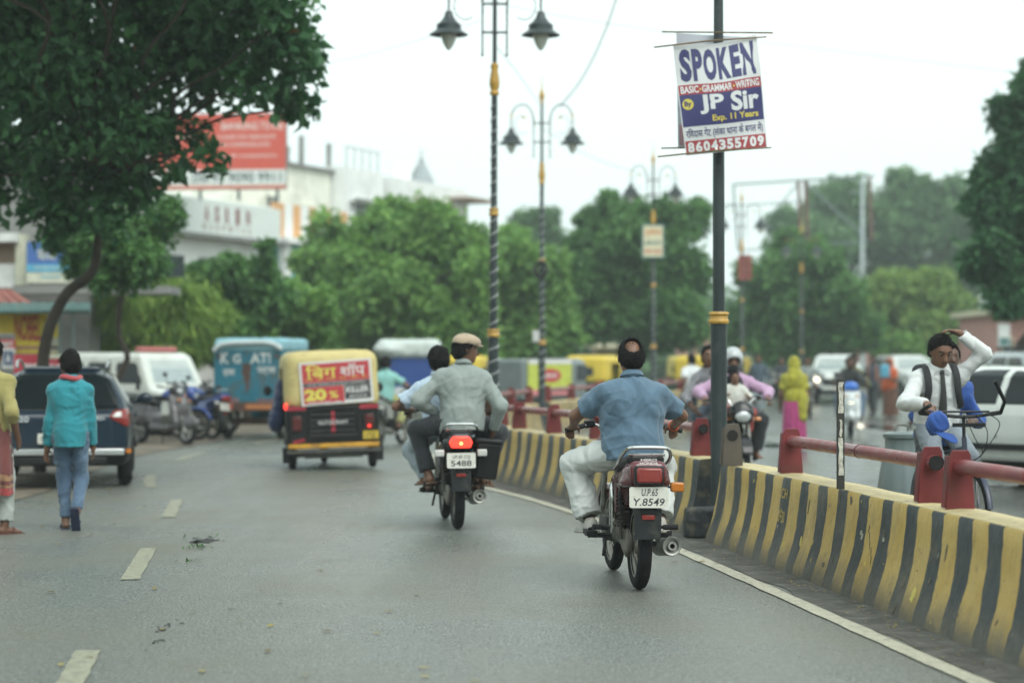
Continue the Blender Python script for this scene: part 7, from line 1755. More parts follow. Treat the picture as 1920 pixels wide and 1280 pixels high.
r4, I = person('man in an olive yellow shirt and maroon striped lungi at the edge of the road', G0(-22, 1002), R(-18),
    dict(s=1.02, pel=(0, 0, 0.92), neck=(0, 0.03, 1.42), hL=(-0.27, 0.1, 0.85), hR=(0.25, 0.06, 0.86), eR=(0.5, -1, 0), eL=(-0.5, -1, 0), nL=(1, 0, 0), nR=(-1, 0, 0), aL=(-0.09, -0.12, 0.10), aR=(0.10, 0.10, 0.09), kL=(0, 1, 0), kR=(0, 1, 0), tR=(0.5, 0.85, 0), tL=(0, 1, -0.2), w=1.05),
    dict(shirt=(cloth('olive_yellow_shirt', (0.30, 0.26, 0.09)), 'l', 0.010, 0.10), cuff=0.38, pants=(cloth('pale_grey_pyjama', (0.40, 0.43, 0.40)), 0.02), shoes=('sandal', cloth('maroon_sandal', (0.09, 0.025, 0.02))), hair='thick', strands=200), res=0.012)
ML1 = cloth('maroon_lungi', (0.17, 0.05, 0.045), var=0.15); ML2 = cloth('lungi_stripe', (0.34, 0.19, 0.10)); ML3 = cloth('lungi_hem_red', (0.34, 0.05, 0.05))
lg_ = [(0.98, 0.185, 0.15, 0, 0), (0.90, 0.20, 0.17, 0, 0), (0.75, 0.205, 0.19, 0, 0), (0.60, 0.205, 0.20, 0, 0), (0.52, 0.205, 0.20, 0, 0)]
drape('lungi', ML1, r4, lg_, 11, 0.012, seed=2)
drape('lungi_band', ML2, r4, [(0.53, 0.207, 0.202, 0, 0), (0.50, 0.207, 0.202, 0, 0), (0.475, 0.207, 0.202, 0, 0)], 11, 0.012, seed=2); drape('lungi_band', ML1, r4, [(0.475, 0.206, 0.202, 0, 0), (0.44, 0.206, 0.202, 0, 0)], 11, 0.014, seed=2); drape('lungi_band', ML2, r4, [(0.44, 0.207, 0.203, 0, 0), (0.415, 0.207, 0.203, 0, 0)], 11, 0.014, seed=2); drape('lungi_hem', ML3, r4, [(0.415, 0.206, 0.203, 0, 0), (0.35, 0.206, 0.203, 0, 0)], 11, 0.016, seed=2)

# -- the dark blue hatchback parked at the edge
hatchback('dark blue hatchback with roof rails and a silver bumper bar, beside the walking man', (at(112, HOR, 23.85).x, 23.85, 0), R(10), MNAVY, roofbar=True, res=0.019, plate='UP65 CB 1196',
          text_=[('i20', -0.42, 0.83, 0.14, 0.07), ('ACTIVE', -0.58, 0.825, 0.16, 0.035), ('CRDi', 0.45, 0.835, 0.14, 0.045)])

# -- the cream topped auto rickshaw with the advert
rk = rickshaw('cream hooded auto rickshaw with a red BIG SHOP advert and yellow bumper', G0(627, 881), R(9), MHOOD_C, MRICKB, ad=True); rk.rotation_euler = (0, R(-1.8), R(9))
bl_ = SDF(0.018).ell((0, 0, 0.30), (0.09, 0.22, 0.34), k=0.05).ell((-0.06, -0.02, 0.06), (0.11, 0.18, 0.18), k=0.08).fold(0.012, 22, 4)
o = bl_.build('tarpaulin', cloth('navy_tarpaulin', (0.012, 0.025, 0.085), rough=0.6)); o.location = (at(524, 780, 28.4).x, 28.5, 0.62); tag(o, 'dark blue tarpaulin bulging out of the cream rickshaw beside the blue cargo body', 'tarpaulin')
# -- the man in the mint green shirt
g1 = gz(709, 35.5); motorcycle('grey motorcycle just ahead of the cream rickshaw, ridden by the mint green shirt', g1, R(-16), mat('silver_bike_paint', (0.30, 0.32, 0.32), 0.3, var=0.1, coat=0.4), hi=False, guard=False, tail_shape='wedge', rows=[])
person('man in a mint green shirt and khaki trousers riding past the cream rickshaw', g1, R(-16), seated(seat=(0.02, 0.30, 0.86), lean=0.04, grip=(0.30, 0.70, 1.02), s=0.94, eR=(1, -0.2, -0.5)),
    dict(shirt=(cloth('mint_shirt', (0.22, 0.46, 0.42)), 's', 0.014, 0.07), pants=(cloth('khaki_trousers', (0.36, 0.36, 0.15)), 0.02), shoes=('sandal', MPLAS), hair='thick', strands=150), res=0.017)

# -- cargo rickshaw, blue
MCBLUE = mat('faded_blue_cargo_paint', (0.015, 0.15, 0.215), 0.55, var=0.15, scale=2, dirt=(0.09, 0.07, 0.05), damt=0.45, dscale=2.2); MCANV = mat('pale_blue_canvas', (0.22, 0.42, 0.48), 0.7, var=0.12, scale=3); MCANW = mat('white_canvas_edge', (0.48, 0.54, 0.54), 0.7, var=0.12, scale=4)
MRUSTC = mat('rusty_brown_chassis', (0.10, 0.05, 0.035), 0.8, var=0.3, scale=4, dirt=(0.03, 0.025, 0.02), damt=0.5)
cg = thing('cargo_rickshaw', 'blue three-wheeled cargo rickshaw with worn KGATI lettering on its doors', 'cargo rickshaw', (at(466, HOR, 38.6).x, 38.6, 0), R(-9)); cg.scale = (1, 1, 1.06)
hw = 0.64
for sx in (-1, 1):
    MB().box((sx*hw*0.5, -0.012, 1.22), (hw-0.014, 0.03, 0.86)).build('rear_door', MCBLUE, cg, bevel=0.006)
    MB().box((sx*hw, 0.95, 1.22), (0.03, 1.9, 0.86)).build('side_panel', MCBLUE, cg)
    MB().box((sx*(hw+0.01), 0.0, 1.22), (0.05, 0.05, 0.90)).build('corner_post', MCBLUE, cg, bevel=0.008)
    for z in (0.95, 1.5): MB().box((sx*(hw-0.06), -0.035, z), (0.10, 0.02, 0.045)).build('hinge', MRUSTC, cg)
    MB().box((sx*0.36, -0.03, 0.72), (0.36, 0.02, 0.06)).build('reflector_strip', mat('faded_pink_tape', (0.46, 0.26, 0.28), 0.5), cg)
    wheel(cg, (sx*0.53, 0.42, 0.26), 0.26, 0.13, 0.06, alloy=True, n=30, tread=False)
MB().box((0, 1.9, 1.22), (1.25, 0.03, 0.86)).box((0, 0.95, 0.80), (1.25, 1.86, 0.05)).build('cargo_bed', MCBLUE, cg)
MB().box((0, -0.015, 0.735), (1.30, 0.05, 0.10)).build('rear_sill', MCBLUE, cg, bevel=0.01)
MB().box((0, 0.0, 0.60), (1.22, 0.10, 0.17)).box((0, 0.9, 0.58), (0.7, 1.8, 0.12)).box((0, 0.42, 0.33), (1.0, 0.10, 0.12)).build('chassis', MRUSTC, cg, bevel=0.015)
MB().box((-0.36, -0.06, 0.60), (0.14, 0.03, 0.11)).build('tail_lamp', mat('dull_red_lamp', (0.32, 0.06, 0.04), 0.4), cg, bevel=0.01); MB().box((0.22, -0.06, 0.60), (0.52, 0.02, 0.085)).build('plate_strip', mat('rust_orange_plate', (0.42, 0.16, 0.06), 0.6), cg)
ct = SDF(0.022).box((0, 0.95, 1.70), (hw+0.035, 1.0, 0.13), 0.09, None, 0.0).fold(0.010, 14, 6); ct.build('canvas_top', MCANV, cg)
MB().tube(spline([(-hw-0.03, -0.06, 1.60), (-0.5, -0.065, 1.715), (0, -0.07, 1.745), (0.45, -0.065, 1.735), (hw+0.03, -0.06, 1.63)], 5), 0.045, 8, flat=1.0).build('canvas_roll', MCANW, cg)
cab = SDF(0.025).box((0, 2.35, 0.95), (0.58, 0.42, 0.62), 0.14, None, 0.0); cab.build('cab', MCBLUE, cg); wheel(cg, (0, 2.75, 0.24), 0.24, 0.11, 0.05, alloy=True, n=30, tread=False)
MLW = mat('painted_letter_white', (0.58, 0.60, 0.58), 0.6, var=0.15, scale=12, dirt=(0.1, 0.25, 0.3), damt=0.35, dscale=8)
for s_, x, z, w, h in (('K', -0.46, 1.47, 0.17, 0.20), ('G', -0.22, 1.46, 0.15, 0.17), ('ATI', 0.24, 1.47, 0.40, 0.19), ('एयर', -0.38, 1.20, 0.24, 0.14), ('पार्सल', 0.36, 1.235, 0.36, 0.15)):
    text(s_, w, h, MLW, cg, 'lettering', face_mtx((x, -0.031, z), (1, 0, 0), (0, 0, 1)), 0.03, 0.001)
MB().prism([(-0.07, 0.02), (-0.115, 0.10), (-0.085, 0.17), (-0.10, 0.23), (-0.03, 0.27), (0.02, 0.24), (0.06, 0.26), (0.085, 0.15), (0.06, 0.08), (0.075, 0.0), (0.03, -0.08), (0.035, -0.20), (-0.01, -0.27), (-0.03, -0.10)], 0.004, (-0.02, -0.030, 1.12), (PI/2, 0, 0)).build('rust_patch', MRUSTC, cg, smooth=False)

# -- white jeep-like van
vn = thing('van', 'white high roofed van with a red light bar, behind the parked scooter', 'van', (-9.15, 43.1, 0), R(-129)); vn.scale = (0.88, 0.88, 0.88)
VS = [(0.0, 0.42), (-0.02, 1.0), (0.06, 1.82), (0.20, 1.93), (2.9, 1.90), (3.05, 1.82), (3.42, 1.12), (3.52, 1.05), (4.05, 0.98), (4.15, 0.80), (4.15, 0.42), (3.9, 0.34), (0.2, 0.34)]
VF = [(-0.80, 0.34), (-0.86, 0.45), (-0.86, 1.05), (-0.76, 1.80), (-0.66, 1.93), (0.66, 1.93), (0.76, 1.80), (0.86, 1.05), (0.86, 0.45), (0.80, 0.34)]
VP = [(-0.84, -0.02), (-0.86, 0.2), (-0.86, 3.7), (-0.76, 4.15), (0.76, 4.15), (0.86, 3.7), (0.86, 0.2), (0.84, -0.02)]
vs = CarShape(VS, VF, VP, (0.75, 3.35), 0.34, 0.03, 0.06); vs.part('body', MWVAN, vn, arches=True)
for p in ([(0.20, 1.15), (0.22, 1.70), (1.05, 1.70), (1.05, 1.15)], [(1.20, 1.15), (1.20, 1.70), (2.05, 1.70), (2.05, 1.15)], [(2.20, 1.15), (2.20, 1.70), (2.92, 1.70), (3.22, 1.15)]):
    for sg in (-1, 1): vs.part('side_window', MCARG, vn, sidecut(p, 0, 0.3, sg), 0.005)
vs.part('windscreen', mat('reflection_tinted_windscreen', (0.34, 0.40, 0.40), 0.15, var=0.1), vn, lambda x, y, z: np.maximum(sd_poly(x, z, [(-0.66, 1.18), (-0.58, 1.74), (0.58, 1.74), (0.66, 1.18)]), 2.9-y), 0.006)  # the windscreen's pale colour paints in the light it reflects
vs.part('rear_window', MCARG, vn, endcut([(-0.6, 1.15), (-0.55, 1.7), (0.55, 1.7), (0.6, 1.15)], 0.15), 0.005)
vs.part('front_grille', MPLAS, vn, lambda x, y, z: np.maximum(sd_poly(x, z, [(-0.42, 0.62), (-0.42, 0.88), (0.42, 0.88), (0.42, 0.62)]), 4.0-y), 0.01)
for sg in (-1, 1):
    MB().box((sg*0.60, 4.14, 0.76), (0.22, 0.06, 0.20)).build('headlamp', MPLAS, vn, bevel=0.02); MB().box((sg*0.60, 4.16, 0.62), (0.2, 0.05, 0.06)).build('indicator', MTLR, vn)
    for y in (0.75, 3.35): wheel(vn, (sg*0.74, y, 0.34), 0.34, 0.18, 0.08, alloy=True, n=32, tread=False)
    MB().box((sg*0.98, 3.2, 1.15), (0.10, 0.06, 0.2)).build('wing_mirror', MPLAS, vn, bevel=0.02); MB().box((sg*0.868, 2.1, 0.98), (0.03, 0.16, 0.04)).build('door_handle', MPLAS, vn)
MB().box((0, 2.7, 1.97), (1.1, 0.24, 0.13)).build('light_bar', mat('light_bar_red', (0.40, 0.12, 0.11), 0.3, var=0.1), vn, bevel=0.04); MB().box((0, 4.17, 0.45), (1.6, 0.12, 0.14)).build('bumper', MPLAS, vn, bevel=0.03)

# -- parked two wheelers
MGREYS = mat('grey_scooter_paint', (0.085, 0.08, 0.085), 0.3, var=0.1, coat=0.4, dirt=(0.14, 0.12, 0.11), damt=0.2); MGREYP = mat('grey_scooter_plastic', (0.045, 0.045, 0.05), 0.5)
fw = Vector((0.80, -0.60, 0)).normalized(); pf_ = Vector(G0(350, 834)); ro = pf_-fw*1.22; rzs = math.atan2(-fw.x, fw.y)
scooter('grey scooter parked on its stand beside the dark blue hatchback', (ro.x, ro.y, 0), rzs, MGREYS, MGREYP, lean=R(-6), steer=0.2)
MBIKEB = mat('blue_bike_paint', (0.03, 0.07, 0.28), 0.25, var=0.1, coat=0.5)
motorcycle('blue motorcycle parked behind the grey scooter, in front of the van', (at(250, HOR, 38.5).x, 38.7, 0), R(-105), MBIKEB, hi=False, guard=False, tail_shape='wedge', lean=R(-7))
motorcycle('parked motorcycle with blue tail and pale plate between the grey scooter and cargo rickshaw', (at(398, HOR, 38.8).x, 38.8, 0), R(40), MBIKEB, hi=False, guard=False, tail_shape='wedge', lean=R(6), rows=[('UP65 AN', 0, 0.22, 0.6, 0.28), ('7731', 0, -0.2, 0.6, 0.36)])
motorcycle('black motorcycle parked nose to the van, half hidden by the grey scooter', (at(305, HOR, 40.5).x, 40.8, 0), R(-70), MBLKP, hi=False, guard=False, tail_shape='wedge', lean=R(-6))

# -- far traffic on the same carriageway
tp = thing('loaded_rickshaw', 'blue cargo rickshaw heaped under a white tarpaulin, past the mint green shirt', 'cargo rickshaw', (at(768, HOR, 54).x, 54, 0), R(4))
MDB = mat('deep_blue_panel', (0.012, 0.055, 0.24), 0.5, var=0.12, scale=3, dirt=(0.05, 0.05, 0.08), damt=0.25)
MB().box((-0.06, -0.04, 1.18), (1.34, 0.05, 0.90)).build('rear_panel', MDB, tp); MB().box((0, 0.95, 1.15), (1.5, 1.8, 0.8)).build('load_bed', MDB, tp); MB().box((0, 0.05, 0.62), (1.3, 0.14, 0.24)).build('chassis', MRUSTC, tp, bevel=0.02)
MTARP = mat('white_tarpaulin', (0.52, 0.58, 0.55), 0.5, var=0.12, scale=4)
t_ = SDF(0.03).box((0.0, 0.9, 1.82), (0.84, 1.08, 0.24), 0.16, None, 0.05).ell((-0.55, -0.05, 1.80), (0.42, 0.25, 0.16), k=0.1).box((0.74, 0.2, 1.40), (0.13, 0.36, 0.40), 0.06, None, 0.08).fold(0.025, 9, 2).fold(0.012, 24, 5); t_.build('tarpaulin', MTARP, tp)
for x in (-0.55, 0.55): wheel(tp, (x, 0.4, 0.26), 0.26, 0.13, 0.06, alloy=True, n=28, tread=False)
wheel(tp, (0, 2.4, 0.26), 0.26, 0.12, 0.06, alloy=True, n=28, tread=False)
ra = rickshaw('yellow hooded auto rickshaw seen between the white tarpaulin and the beige cap', (at(893, HOR, 60).x+0.2, 60, 0), R(75), MHOOD_Y, MRICKG, 'yellow auto rickshaws farther along the road')
def rick(px, Y, rz, lab, hood=None):
    c = copy_tree(ra); c.location = gz(px, Y); c.rotation_euler = (0, 0, R(rz)); c['label'] = lab
    if hood:
        for ch in c.children:
            if ch.name.startswith('hood') and ch.type == 'MESH' and 'post' not in ch.name: repaint(ch, hood)
rick(1097, 60, -18, 'yellow rickshaw with a dark rear window, left of the blue shirted rider'.replace('left of', 'seen beside'))
rick(1272, 73, -50, 'pale yellow rickshaw roof showing over the blue shirted shoulder', MHOOD_P)
rick(1300, 62, -25, 'yellow rickshaw close to the black pole, below the pale roofed one')
rick(1395, 96, 120, 'small far yellow rickshaw by the grey shed, past the black pole')
rick(860, 72, 20, 'yellow rickshaw almost hidden behind the grey shirted pillion')
ad = thing('advert_van', 'small grey van with a yellow-green advert panel on its side, behind the taped post', 'van', (at(950, HOR, 49).x, 49, 0), R(-42))
MVG = mat('grey_van_paint', (0.17, 0.20, 0.20), 0.45, var=0.1)
B = SDF(0.03).box((0, 0.85, 1.05), (0.62, 0.95, 0.50), 0.08, None, 0.0).box((0, 2.05, 0.98), (0.60, 0.34, 0.58), 0.2, None, 0.08); B.build('body', MVG, ad)
for sg in (-1, 1):
    MB().box((sg*0.645, 0.85, 1.10), (0.03, 1.6, 0.86)).build('advert_panel', mat('advert_lime', (0.46, 0.52, 0.08), 0.5), ad); MB().box((sg*0.663, 0.85, 0.74), (0.006, 1.6, 0.14)).build('pink_band', mat('advert_pink', (0.55, 0.20, 0.22), 0.5), ad)
    MB().box((sg*0.663, 0.85, 1.48), (0.006, 1.6, 0.10)).build('pale_band', MADW, ad)
    o = MB().lathe([(0, 0.004), (0.5, 0.004), (0.5, -0.004), (0, -0.004)], (sg*0.665, 0.85, 1.15), (0, PI/2, 0), n=28, sx=0.32, sy=0.8).build('red_oval', MADR, ad)
    text('ASHOK', 0.5, 0.11, MADW, ad, 'lettering', face_mtx((sg*0.672, 0.85, 1.15), (0, sg, 0), (0, 0, 1)), 0.03, 0.001)
    MB().box((sg*0.60, 2.1, 1.22), (0.05, 0.36, 0.36)).build('side_window', MGLASS, ad)
    wheel(ad, (sg*0.55, 0.35, 0.26), 0.26, 0.13, 0.06, alloy=True, n=28, tread=False)
MB().ball((0.3, 2.36, 0.8), (0.09, 0.05, 0.09), 12).build('headlamp', MAMB, ad); MB().box((0, 1.0, 0.46), (1.1, 1.9, 0.16)).build('chassis', MPLAS, ad); wheel(ad, (0, 2.1, 0.26), 0.26, 0.12, 0.06, alloy=True, n=28, tread=False)

# ------------------------------------------------------------------ oncoming carriageway
def nb(name, label, cat, *a): return thing(name, label, cat, *a)
# -- rider in a silver helmet with two behind him
b5 = gz(1383, 24.0); rz5 = R(183)
motorcycle('dark motorcycle with a big unlit headlamp coming round the black pole', b5 if False else (b5[0]+0.0, 25.2, 0), rz5, MBLKP, hi=False, guard=False, tail_shape='wedge')
b5 = (b5[0], 25.2, 0)
MPINK = cloth('lavender_shirt', (0.44, 0.28, 0.42)); MVEST = cloth('black_vest', (0.014, 0.016, 0.02))
r5, I = person('motorcyclist in a silver helmet, black mask and lavender shirt with a dark vest', b5, rz5, seated(seat=(0, 0.38, 0.86), lean=0.06, grip=(0.38, 0.80, 1.03), s=1.0, eL=(-1, -0.2, -0.3), eR=(1, -0.2, -0.3), peg=(0.26, 0.62, 0.42)),
    dict(shirt=(MPINK, 'l', 0.02, 0.06), pants=(cloth('dark_trousers', (0.03, 0.035, 0.04)), 0.02), shoes=('bare', None), hair='none', face=True), res=0.013) if False else person('motorcyclist in a silver helmet, black mask and lavender shirt with a dark vest', b5, rz5, seated(seat=(0, 0.38, 0.86), lean=0.06, grip=(0.38, 0.80, 1.03), s=1.0, eL=(-1, -0.2, -0.3), eR=(1, -0.2, -0.3), peg=(0.26, 0.62, 0.42)),
    dict(shirt=(MPINK, 'l', 0.02, 0.06), pants=(cloth('dark_trousers', (0.03, 0.035, 0.04)), 0.02), hair='none', face=True), res=0.013)
H, (hx, hf, hu), HF = I['H'], I['HX'], I['HF']
B = SDF(0.012).ell(H+hu*0.03, (0.125, 0.145, 0.140), HF, 0.0); B.ell(H+hf*0.11-hu*0.03, (0.085, 0.10, 0.075), HF, op='s'); B.plane(H-hu*0.075, -hu); B.build('helmet', mat('silver_helmet', (0.42, 0.45, 0.46), 0.25, var=0.05, coat=0.5), r5)
B = SDF(0.012).ell(H+hf*0.028-hu*0.075, (0.070, 0.085, 0.062), HF, 0.02).cone(H-hu*0.08, I['neck']+I['u']*0.01, 0.07, 0.085, 0.04); B.build('face_mask', MVEST, r5)
B = SDF(0.014); nk, u, r, f = I['neck'], I['u'], I['r'], I['f']
B.ell(nk-u*0.18, (0.178, 0.142, 0.235), I['TF'], 0.0).ell(I['pel']+u*0.14, (0.172, 0.138, 0.20), I['TF'], 0.06); B.cone(nk+f*0.2-u*0.05, nk-u*0.42+f*0.16, 0.055, 0.04, op='s'); B.plane(nk-u*0.0, u); B.build('vest', MVEST, r5)
ch_ = SDF(0.013).ell((0, 0.60, 1.12), (0.11, 0.10, 0.15), None, 0.03); 
kid_, I2 = person('small child in white seated ahead of the helmeted motorcyclist', b5, rz5, dict(s=0.60, pel=(0.0, 0.58, 0.93), neck=(0.0, 0.60, 1.21), hL=(-0.14, 0.75, 1.08), hR=(0.14, 0.75, 1.08), aL=(-0.15, 0.72, 0.66), aR=(0.15, 0.72, 0.66), kL=(-0.6, 1, 0.3), kR=(0.6, 1, 0.3), nL=(1, 0, 0), nR=(-1, 0, 0)),
    dict(shirt=(cloth('child_white_shirt', (0.55, 0.55, 0.50)), 's', 0.02, 0.05), pants=(cloth('child_red_shorts', (0.4, 0.06, 0.05)), 0.02), hair='short', strands=60, face=True, collar=False), res=0.013)
MCHK = mat('checked_shirt', (0.03, 0.032, 0.045), 0.85)
nt = MCHK.node_tree; ck = nt.nodes.new('ShaderNodeTexBrick'); ck.inputs['Scale'].default_value = 30; ck.inputs['Color1'].default_value = (0.025, 0.028, 0.04, 1); ck.inputs['Color2'].default_value = (0.04, 0.042, 0.055, 1); ck.inputs['Mortar'].default_value = (0.38, 0.38, 0.40, 1); ck.inputs['Mortar Size'].default_value = 0.05
tcn = nt.nodes.new('ShaderNodeTexCoord'); nt.links.new(tcn.outputs['Object'], ck.inputs['Vector']); nt.links.new(ck.outputs['Color'], nt.nodes['Principled BSDF'].inputs['Base Color'])
person('pillion rider in a dark checked shirt leaning out beside the black pole', b5, rz5, dict(s=1.0, pel=(0.10, -0.02, 0.94), neck=(0.24, 0.10, 1.41), hL=(0.12, 0.42, 1.0), hR=(0.46, 0.36, 0.92), eL=(-0.6, -1, 0), eR=(0.9, -0.5, -0.3), aL=(-0.26, 0.22, 0.46), aR=(0.28, 0.22, 0.46), kL=(-0.8, 1, 0.4), kR=(0.8, 1, 0.4), nL=(1, 0, 0), nR=(-1, 0, 0)),
    dict(shirt=(MCHK, 'l', 0.018, 0.08), cuff=0.5, pants=(cloth('blue_grey_jeans', (0.06, 0.09, 0.13)), 0.02), hair='thick', strands=150, face=True), res=0.014)

# -- student on a bicycle, with a friend behind
MBIC = mat('dark_bicycle_paint', (0.02, 0.025, 0.05), 0.35, var=0.15, coat=0.2); MBLU = cloth('royal_blue_cloth', (0.02, 0.075, 0.30))
bx, bz = gz(1738, 16.6), R(188)
bc_ = thing('bicycle', 'dark bicycle with raised bar ends ridden by the student behind the red rail', 'bicycle', bx, bz)
for y in (0, 1.04): wheel(bc_, (0, y, 0.33), 0.33, 0.042, 0.03, spokes=24, n=60, tread=True)
fr = MB(); 
for a, b_, r in (((0, 0.42, 0.30), (0, 0.24, 0.82), 0.016), ((0, 0.42, 0.30), (0, 0.86, 0.76), 0.019), ((0, 0.26, 0.76), (0, 0.84, 0.84), 0.017), ((0, 0.88, 0.70), (0, 0.84, 0.92), 0.021)): fr.tube([a, b_], r, 8)
for x in (-1, 1): fr.tube([(x*0.05, 0, 0.33), (x*0.03, 0.40, 0.30)], 0.010, 6); fr.tube([(x*0.05, 0, 0.33), (x*0.03, 0.26, 0.76)], 0.009, 6)
fr.build('frame', MBIC, bc_)
fk = MB()
for x in (-1, 1): fk.tube([(x*0.05, 1.04, 0.33), (x*0.055, 0.90, 0.72), (0, 0.88, 0.74)], 0.013, 6)
fk.build('fork', MBIC, bc_)
hb_ = MB().tube([(0, 0.84, 0.92), (0, 0.83, 1.08)], 0.014, 8).tube(spline([(-0.33, 0.76, 1.11), (-0.15, 0.83, 1.09), (0, 0.84, 1.08), (0.15, 0.83, 1.09), (0.33, 0.76, 1.11)], 5), 0.014, 8)
for x in (-1, 1): hb_.tube([(x*0.33, 0.76, 1.11), (x*0.30, 0.92, 1.20), (x*0.19, 1.00, 1.36)] if x < 0 else [(x*0.33, 0.76, 1.11), (x*0.32, 0.86, 1.15), (x*0.30, 0.92, 1.17)], 0.016, 8)
hb_.build('handlebar', MPLAS, bc_)
for x in (-1, 1): MB().tube([(x*0.33, 0.76, 1.11), (x*0.23, 0.80, 1.10)], 0.018, 8).build('grip', MRUBG, bc_)
for k in range(3): MB().tube(spline([(-0.2+0.1*k, 0.84, 1.10), (-0.22+0.1*k, 1.02, 1.02-0.05*k), (-0.08, 1.02, 0.80), (0, 0.90, 0.72)], 5), 0.004, 5).build('brake_cable', MPLAS, bc_)
MB().tube([(-0.20, 0.85, 1.12), (0.20, 0.85, 1.12)], 0.01, 6).box((0, 0.95, 1.02), (0.26, 0.03, 0.03)).build('front_carrier', MPLAS, bc_)
s_ = SDF(0.012).ell((0, 0.20, 0.92), (0.09, 0.13, 0.035), None, 0.02); s_.build('saddle', MSEAT, bc_)
cr_ = MB(); 
for x in (-0.08, 0.08): cr_.tube([(x, 0.18, 0.72), (x, -0.28, 0.72)], 0.008, 6); cr_.tube([(x, -0.05, 0.72), (x, 0, 0.34)], 0.007, 6)
for y in (0.1, -0.05, -0.2, -0.28): cr_.tube([(-0.08, y, 0.72), (0.08, y, 0.72)], 0.007, 6)
cr_.build('carrier', MPLAS, bc_)
ck_ = MB().tube([(-0.09, 0.42, 0.30), (0.09, 0.42, 0.30)], 0.012, 6).tube([(0.09, 0.42, 0.30), (0.10, 0.56, 0.22)], 0.01, 6).tube([(-0.09, 0.42, 0.30), (-0.10, 0.28, 0.38)], 0.01, 6); ck_.build('crank', MALLOY, bc_)
for p in ((0.15, 0.56, 0.22), (-0.15, 0.28, 0.38)): MB().box(p, (0.10, 0.08, 0.025)).build('pedal', MPLAS, bc_)
for y in (0, 1.04): MB().tube([(0, y+0.36*math.cos(a), 0.33+0.36*math.sin(a)) for a in np.linspace(0.2 if y else 0.4, 2.4 if y else 3.3, 14)], 0.022, 6, flat=0.35).build('mudguard', MBIC, bc_)
MSW = cloth('white_school_shirt', (0.60, 0.62, 0.62), var=0.05); MSGR = cloth('grey_school_trousers', (0.20, 0.235, 0.27)); MTIE = cloth('dark_tie', (0.035, 0.038, 0.036))
P = dict(s=0.985, pel=(0, 0.22, 1.00), neck=(0.03, 0.36, 1.455), hR=(0.255, 0.72, 1.175), eR=(0.7, -0.8, -0.3), hL=(-0.115, 0.45, 1.735), eL=(-1.0, 0.25, -0.05), dR=(0.1, 1, -0.2), nR=(0, -0.2, -1), gR=0.95, dL=(0.75, 0.0, 0.20), nL=(0.35, 0.1, -1), gL=0.5,
         aL=(-0.11, 0.28, 0.47), aR=(0.11, 0.52, 0.32), kL=(-0.15, 1, 0.3), kR=(0.15, 1, 0.3), tL=(0, 1, -0.1), tR=(0, 1, 0), hpitch=R(-26), hyaw=R(4), yaw=R(-2))
r6, I = person('student in a white shirt and dark tie scratching his head, riding the bicycle', bx, bz, P, dict(shirt=(MSW, 'l', 0.016, 0.02), pants=(MSGR, 0.012), shoes=('shoe', MPLAS), sole=MPLAS, hair='thick', strands=300, face=True, skin=0), res=0.0105)
nk, u, r, f = I['neck'], I['u'], I['r'], I['f']
tie = MB(); pts = [nk+f*0.085+u*0.012, nk+f*0.125-u*0.06, nk+f*0.152-u*0.16, nk+f*0.155-u*0.27, nk+f*0.150-u*0.38]
rows = [[p-r*w, p+f*0.008, p+r*w] for p, w in zip(pts, (0.018, 0.017, 0.024, 0.032, 0.036))]
tie.grid(rows).grid([[p+f*-0.004-r*w, p+f*-0.004+r*w] for p, w in zip(pts, (0.018, 0.017, 0.024, 0.032, 0.036))], flip=True).build('tie', MTIE, r6, sharp=120); MB().ball(nk+f*0.092-u*0.004, (0.022, 0.018, 0.022), 10).build('tie_knot', MTIE, r6)
MB().tube([I['pel']+u*0.055+r*0.162*math.cos(a)+f*0.128*math.sin(a) for a in np.linspace(0, 2*PI, 29)[:-1]], 0.019, 6, closed=True, flat=0.5).build('belt', cloth('brown_belt', (0.16, 0.08, 0.03)), r6)
for sg in (-1, 1):
    MB().tube(spline([nk-u*0.08-f*0.12+r*sg*0.10, nk+u*0.02-f*0.02+r*sg*0.115, nk-u*0.03+f*0.095+r*sg*0.118, nk-u*0.16+f*0.145+r*sg*0.122, nk-u*0.28+f*0.115+r*sg*0.155, nk-u*0.33+f*0.02+r*sg*0.185, nk-u*0.35-f*0.10+r*sg*0.15], 5), 0.030, 8, flat=0.35).build('backpack_strap', mat('black_strap', (0.02, 0.021, 0.024), 0.8), r6)
    for q in (0.02,): MB().prism([(0, 0), (0.055, -0.015), (0.065, -0.06), (0.02, -0.05)], 0.006, nk+f*0.088+u*0.028, Matrix((r*sg, u, f)).transposed() if sg > 0 else Matrix((r*sg, u, -f)).transposed()).build('collar_tip', MSW, r6)
bp = SDF(0.014).box(nk-u*0.24-f*0.20, (0.15, 0.08, 0.21), 0.06, I['TF'], 0.0); o = bp.build('backpack', mat('black_strap', (0.02, 0.021, 0.024), 0.8)); o.location = bx; o.rotation_euler = (0, 0, bz); tag(o, 'black school backpack on the back of the student on the bicycle', 'backpack')
